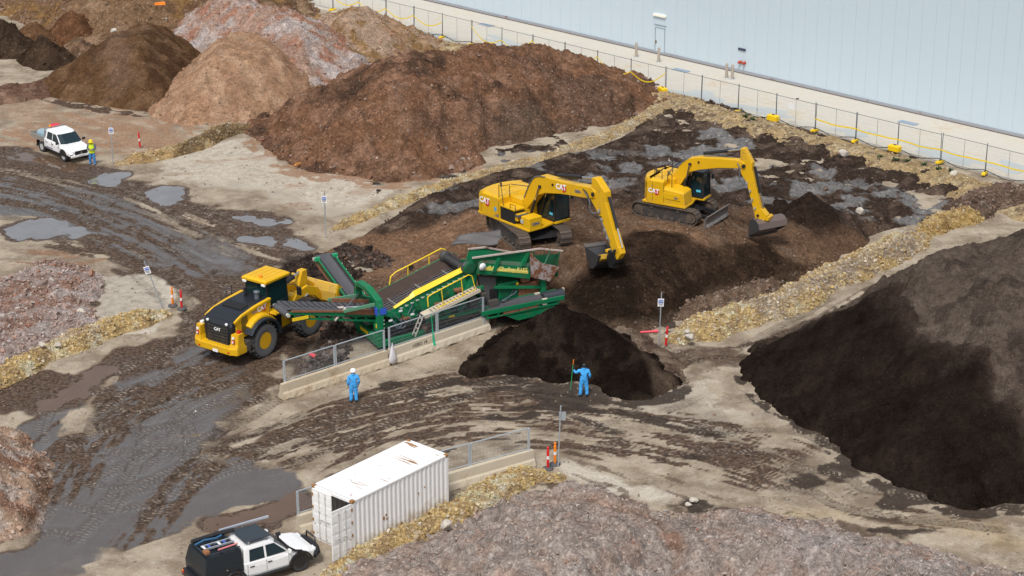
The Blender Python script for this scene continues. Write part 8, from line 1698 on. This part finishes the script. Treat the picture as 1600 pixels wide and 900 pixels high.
def helmet(c, m_r=.145, brim=.2, turn=0):
    h = MB(); h.lathe([(m_r * 1.04, -.01), (m_r * 1.02, .04), (m_r * .88, .10), (m_r * .55, .145), (0, .16)], c=c, n=18)
    a = [(c[0] + math.cos(t) * m_r * 1.02 + (0), c[1] + math.sin(t) * m_r * 1.02, c[2] - .01) for t in np.linspace(-1.1 + turn, 1.1 + turn, 9)]; b = [(c[0] + math.cos(t) * (m_r + .06), c[1] + math.sin(t) * (m_r + .06), c[2] - .025) for t in np.linspace(-1.1 + turn, 1.1 + turn, 9)]
    h.add(a + b[::-1], [tuple(range(18))]); return h
def hand(w, d, curl=.5, s=1, hold=None):
    """palm and five fingers at wrist w pointing along d"""
    w, d = Vector(w), Vector(d).normalized(); side = d.cross(Vector((0, 0, 1))) if abs(d.z) < .9 else Vector((1, 0, 0)); side.normalize(); nrm = side.cross(d).normalized(); h = MB()
    h.loft([[tuple(w + side * a * .028 + nrm * b * .018) for a, b in ((-1, -1), (1, -1), (1, 1), (-1, 1))], [tuple(w + d * .09 + side * a * .042 + nrm * b * .014) for a, b in ((-1, -1), (1, -1), (1, 1), (-1, 1))]])
    for i, l in enumerate((.068, .078, .072, .056)):
        b = w + d * .085 + side * (-.033 + .022 * i); c = math.sin(curl), math.cos(curl)
        h.tube([b, b + d * l * .5 * c[1] + nrm * l * .5 * c[0], b + d * l * .7 * c[1] + nrm * l * 1.0 * c[0]], [.0095, .009, .007], 6)
    b = w + d * .03 + side * (-.034 * s); h.tube([b, b + side * (-.03 * s) + d * .03, b + side * (-.035 * s) + d * .065 + nrm * .02], [.011, .010, .008], 6); return h
def boot(an, toe, m=None):
    b = MB(); a, t = Vector(an), Vector(toe); d = (t - a); d.z = 0; d.normalize(); sd = Vector((-d.y, d.x, 0))
    def ring(c, hw, z0, z1): c = Vector((c.x, c.y, 0)); return [tuple(c + sd * x * hw + Vector((0, 0, z))) for x, z in ((-1, z0), (1, z0), (1, (z0 + z1) / 2), (.6, z1), (-.6, z1), (-1, (z0 + z1) / 2))]
    b.loft([ring(a - d * .09, .042, 0, .10), ring(a - d * .03, .05, 0, .16), ring(a + d * .05, .05, 0, .12), ring(a + d * .13, .052, 0, .085), ring(a + d * .20, .035, 0, .05)]); return b
RAD = dict(pelvis=(.165, .125), belly=(.15, .115), chest=(.165, .12), neck=.062, head=(.088, .10), crown=(.075, .088), sh=(.09, .09), el=.072, wr=.052, hip=(.12, .125), kn=.098, an=.078, toe=.05)
# local frame: x = facing, y = left
J = dict(pelvis=(0, 0, .95), belly=(.0, 0, 1.12), chest=(.0, 0, 1.36), neck=(.0, 0, 1.50), head=(.02, 0, 1.60), crown=(.02, 0, 1.70), sh_l=(0, .20, 1.40), el_l=(-.05, .27, 1.13), wr_l=(.03, .26, .90), sh_r=(0, -.20, 1.40), el_r=(-.04, -.28, 1.13), wr_r=(.08, -.25, .90),
         hip_l=(0, .10, .88), kn_l=(.03, .12, .50), an_l=(-.01, .13, .11), toe_l=(.12, .15, .05), hip_r=(0, -.10, .88), kn_r=(.02, -.12, .50), an_r=(-.02, -.12, .11), toe_r=(.11, -.15, .05))
blue = ([BLUEC, SKIN], lambda c: 1 if c.z > 1.54 else 0)
face = lambda c, m: [("nose", MB().loft([[(c[0] + .09, -.012, c[2] - .03), (c[0] + .09, .012, c[2] - .03), (c[0] + .09, 0, c[2] + .02)], [(c[0] + .115, -.008, c[2] - .03), (c[0] + .115, .008, c[2] - .03), (c[0] + .10, 0, c[2] + .02)]]), SKIN)]
HW = mat("helmet_white", (.85, .85, .85), .35, var=.03)
def coverall_folds():
    b = MB(); b.lathe([(.185, 1.035), (.192, 1.05), (.185, 1.065)], n=20); b.v = [(x * .72, y, z) for x, y, z in b.v]; return b
p1 = person("person in blue coveralls and white helmet standing before the barrier", (*G(553, 628), .0), R(100), J, RAD, blue,
    [("hard_hat", helmet((.02, 0, 1.66)), HW), ("hand", hand((.03, .26, .89), (.1, 0, -1), .6, 1), GLOVE), ("hand", hand((.08, -.25, .89), (.15, 0, -1), .6, -1), GLOVE), ("boot", boot(J["an_l"], J["toe_l"]), BLK), ("boot", boot(J["an_r"], J["toe_r"]), BLK), ("waist_seam", coverall_folds(), BLUEC), ("collar", MB().lathe([(.10, 1.46), (.115, 1.52), (.10, 1.56)], n=14), BLUEC)] + face((.02, 0, 1.60), 0))
J2 = dict(J); J2.update(sh_l=(0, .20, 1.42), el_l=(.10, .40, 1.26), wr_l=(.12, .52, 1.42), el_r=(-.02, -.30, 1.14), wr_r=(.12, -.30, .94), kn_l=(.02, .15, .50), an_l=(-.02, .18, .11), toe_l=(.11, .22, .05), kn_r=(.02, -.14, .50), an_r=(-.02, -.17, .11), toe_r=(.11, -.20, .05))
p2 = person("person in blue coveralls holding a green shovel upright by the black heap", (*G(912, 619), .0), R(95), J2, RAD, blue,
    [("hair", MB().lathe([(.10, 1.60), (.112, 1.66), (.10, 1.73), (.06, 1.775), (0, 1.785)], c=(-.0, 0, 0), n=16), BLK), ("hand", hand((.12, .52, 1.43), (.1, .3, 1), 1.2, 1), GLOVE), ("hand", hand((.12, -.30, .93), (.2, 0, -1), .7, -1), GLOVE), ("boot", boot(J2["an_l"], J2["toe_l"]), BLK), ("boot", boot(J2["an_r"], J2["toe_r"]), BLK), ("waist_seam", coverall_folds(), BLUEC), ("collar", MB().lathe([(.10, 1.46), (.115, 1.52), (.10, 1.56)], n=14), BLUEC)] + face((.02, 0, 1.60), 0))
# shovel held in the left hand
sv = empty("shovel", (*G(912, 619), 0), R(95), "long green shovel with an orange grip held by the blue worker", "shovel"); h = MB(); a_, b_ = Vector((.20, .66, .22)), Vector((.17, .52, 1.85))
h.cyl(a_, b_, .018, n=8); h.build("handle", mat("green_shaft", (.02, .34, .12), .4), sv); h = MB(); h.cyl(a_.lerp(b_, .9), b_ + Vector((0, -.008, .09)), .022, n=8); h.build("grip", ORP, sv)
h = MB(); h.loft([[(.17, .60, .30), (.23, .60, .30), (.23, .72, .30), (.17, .72, .30)], [(.19, .57, .18), (.21, .57, .18), (.21, .77, .18), (.19, .77, .18)], [(.20, .60, .03), (.215, .60, .03), (.215, .75, .03), (.20, .75, .03)]]); h.build("blade", STEEL, sv)
# far worker in hi-vis, arms folded forward
J3 = dict(J); J3.update(chest=(.0, 0, 1.36), head=(.06, 0, 1.58), crown=(.09, 0, 1.67), el_l=(.0, .29, 1.14), wr_l=(.24, .10, 1.14), el_r=(.0, -.29, 1.14), wr_r=(.24, -.10, 1.14), kn_l=(.02, .13, .50), an_l=(-.02, .16, .11), toe_l=(.11, .20, .05), kn_r=(.02, -.13, .50), an_r=(-.02, -.16, .11), toe_r=(.11, -.20, .05))
HIV = mat("hivis_yellow", (.62, .80, .02), .7, var=.05); JEAN = mat("blue_jeans", (.06, .22, .50), .85, var=.25); SHIRT = mat("grey_shirt", (.10, .12, .17), .8); HY = mat("helmet_yellow", (.85, .58, .01), .35)
v = MB(); sec = lambda z, a, b: [(math.cos(t) * a, math.sin(t) * b, z) for t in np.linspace(0, 6.283, 17)[:-1]]
v.loft([sec(.84, .165, .215), sec(1.05, .165, .21), sec(1.30, .165, .225), sec(1.46, .13, .20), sec(1.52, .085, .10)], caps=False)
p3 = person("person in yellow vest and yellow helmet standing by the white tray truck", (*G(145, 257), 0), R(-95), J3, RAD, ([JEAN, SHIRT, SKIN], lambda c: 0 if c.z < .93 else (2 if c.z > 1.54 else 1)),
    [("hivis_vest", v, HIV), ("hard_hat", helmet((.08, 0, 1.64)), HY), ("hand", hand((.24, .09, 1.14), (.3, -1, 0), .5, 1), SKIN), ("hand", hand((.24, -.09, 1.15), (.3, 1, 0), .5, -1), SKIN), ("boot", boot(J3["an_l"], J3["toe_l"]), BLK), ("boot", boot(J3["an_r"], J3["toe_r"]), BLK), ("reflective_band", MB().loft([sec(1.06, .170, .215), sec(1.11, .170, .216)], caps=False), mat("reflective_grey", (.55, .56, .55), .4))] + face((.07, 0, 1.58), 0))
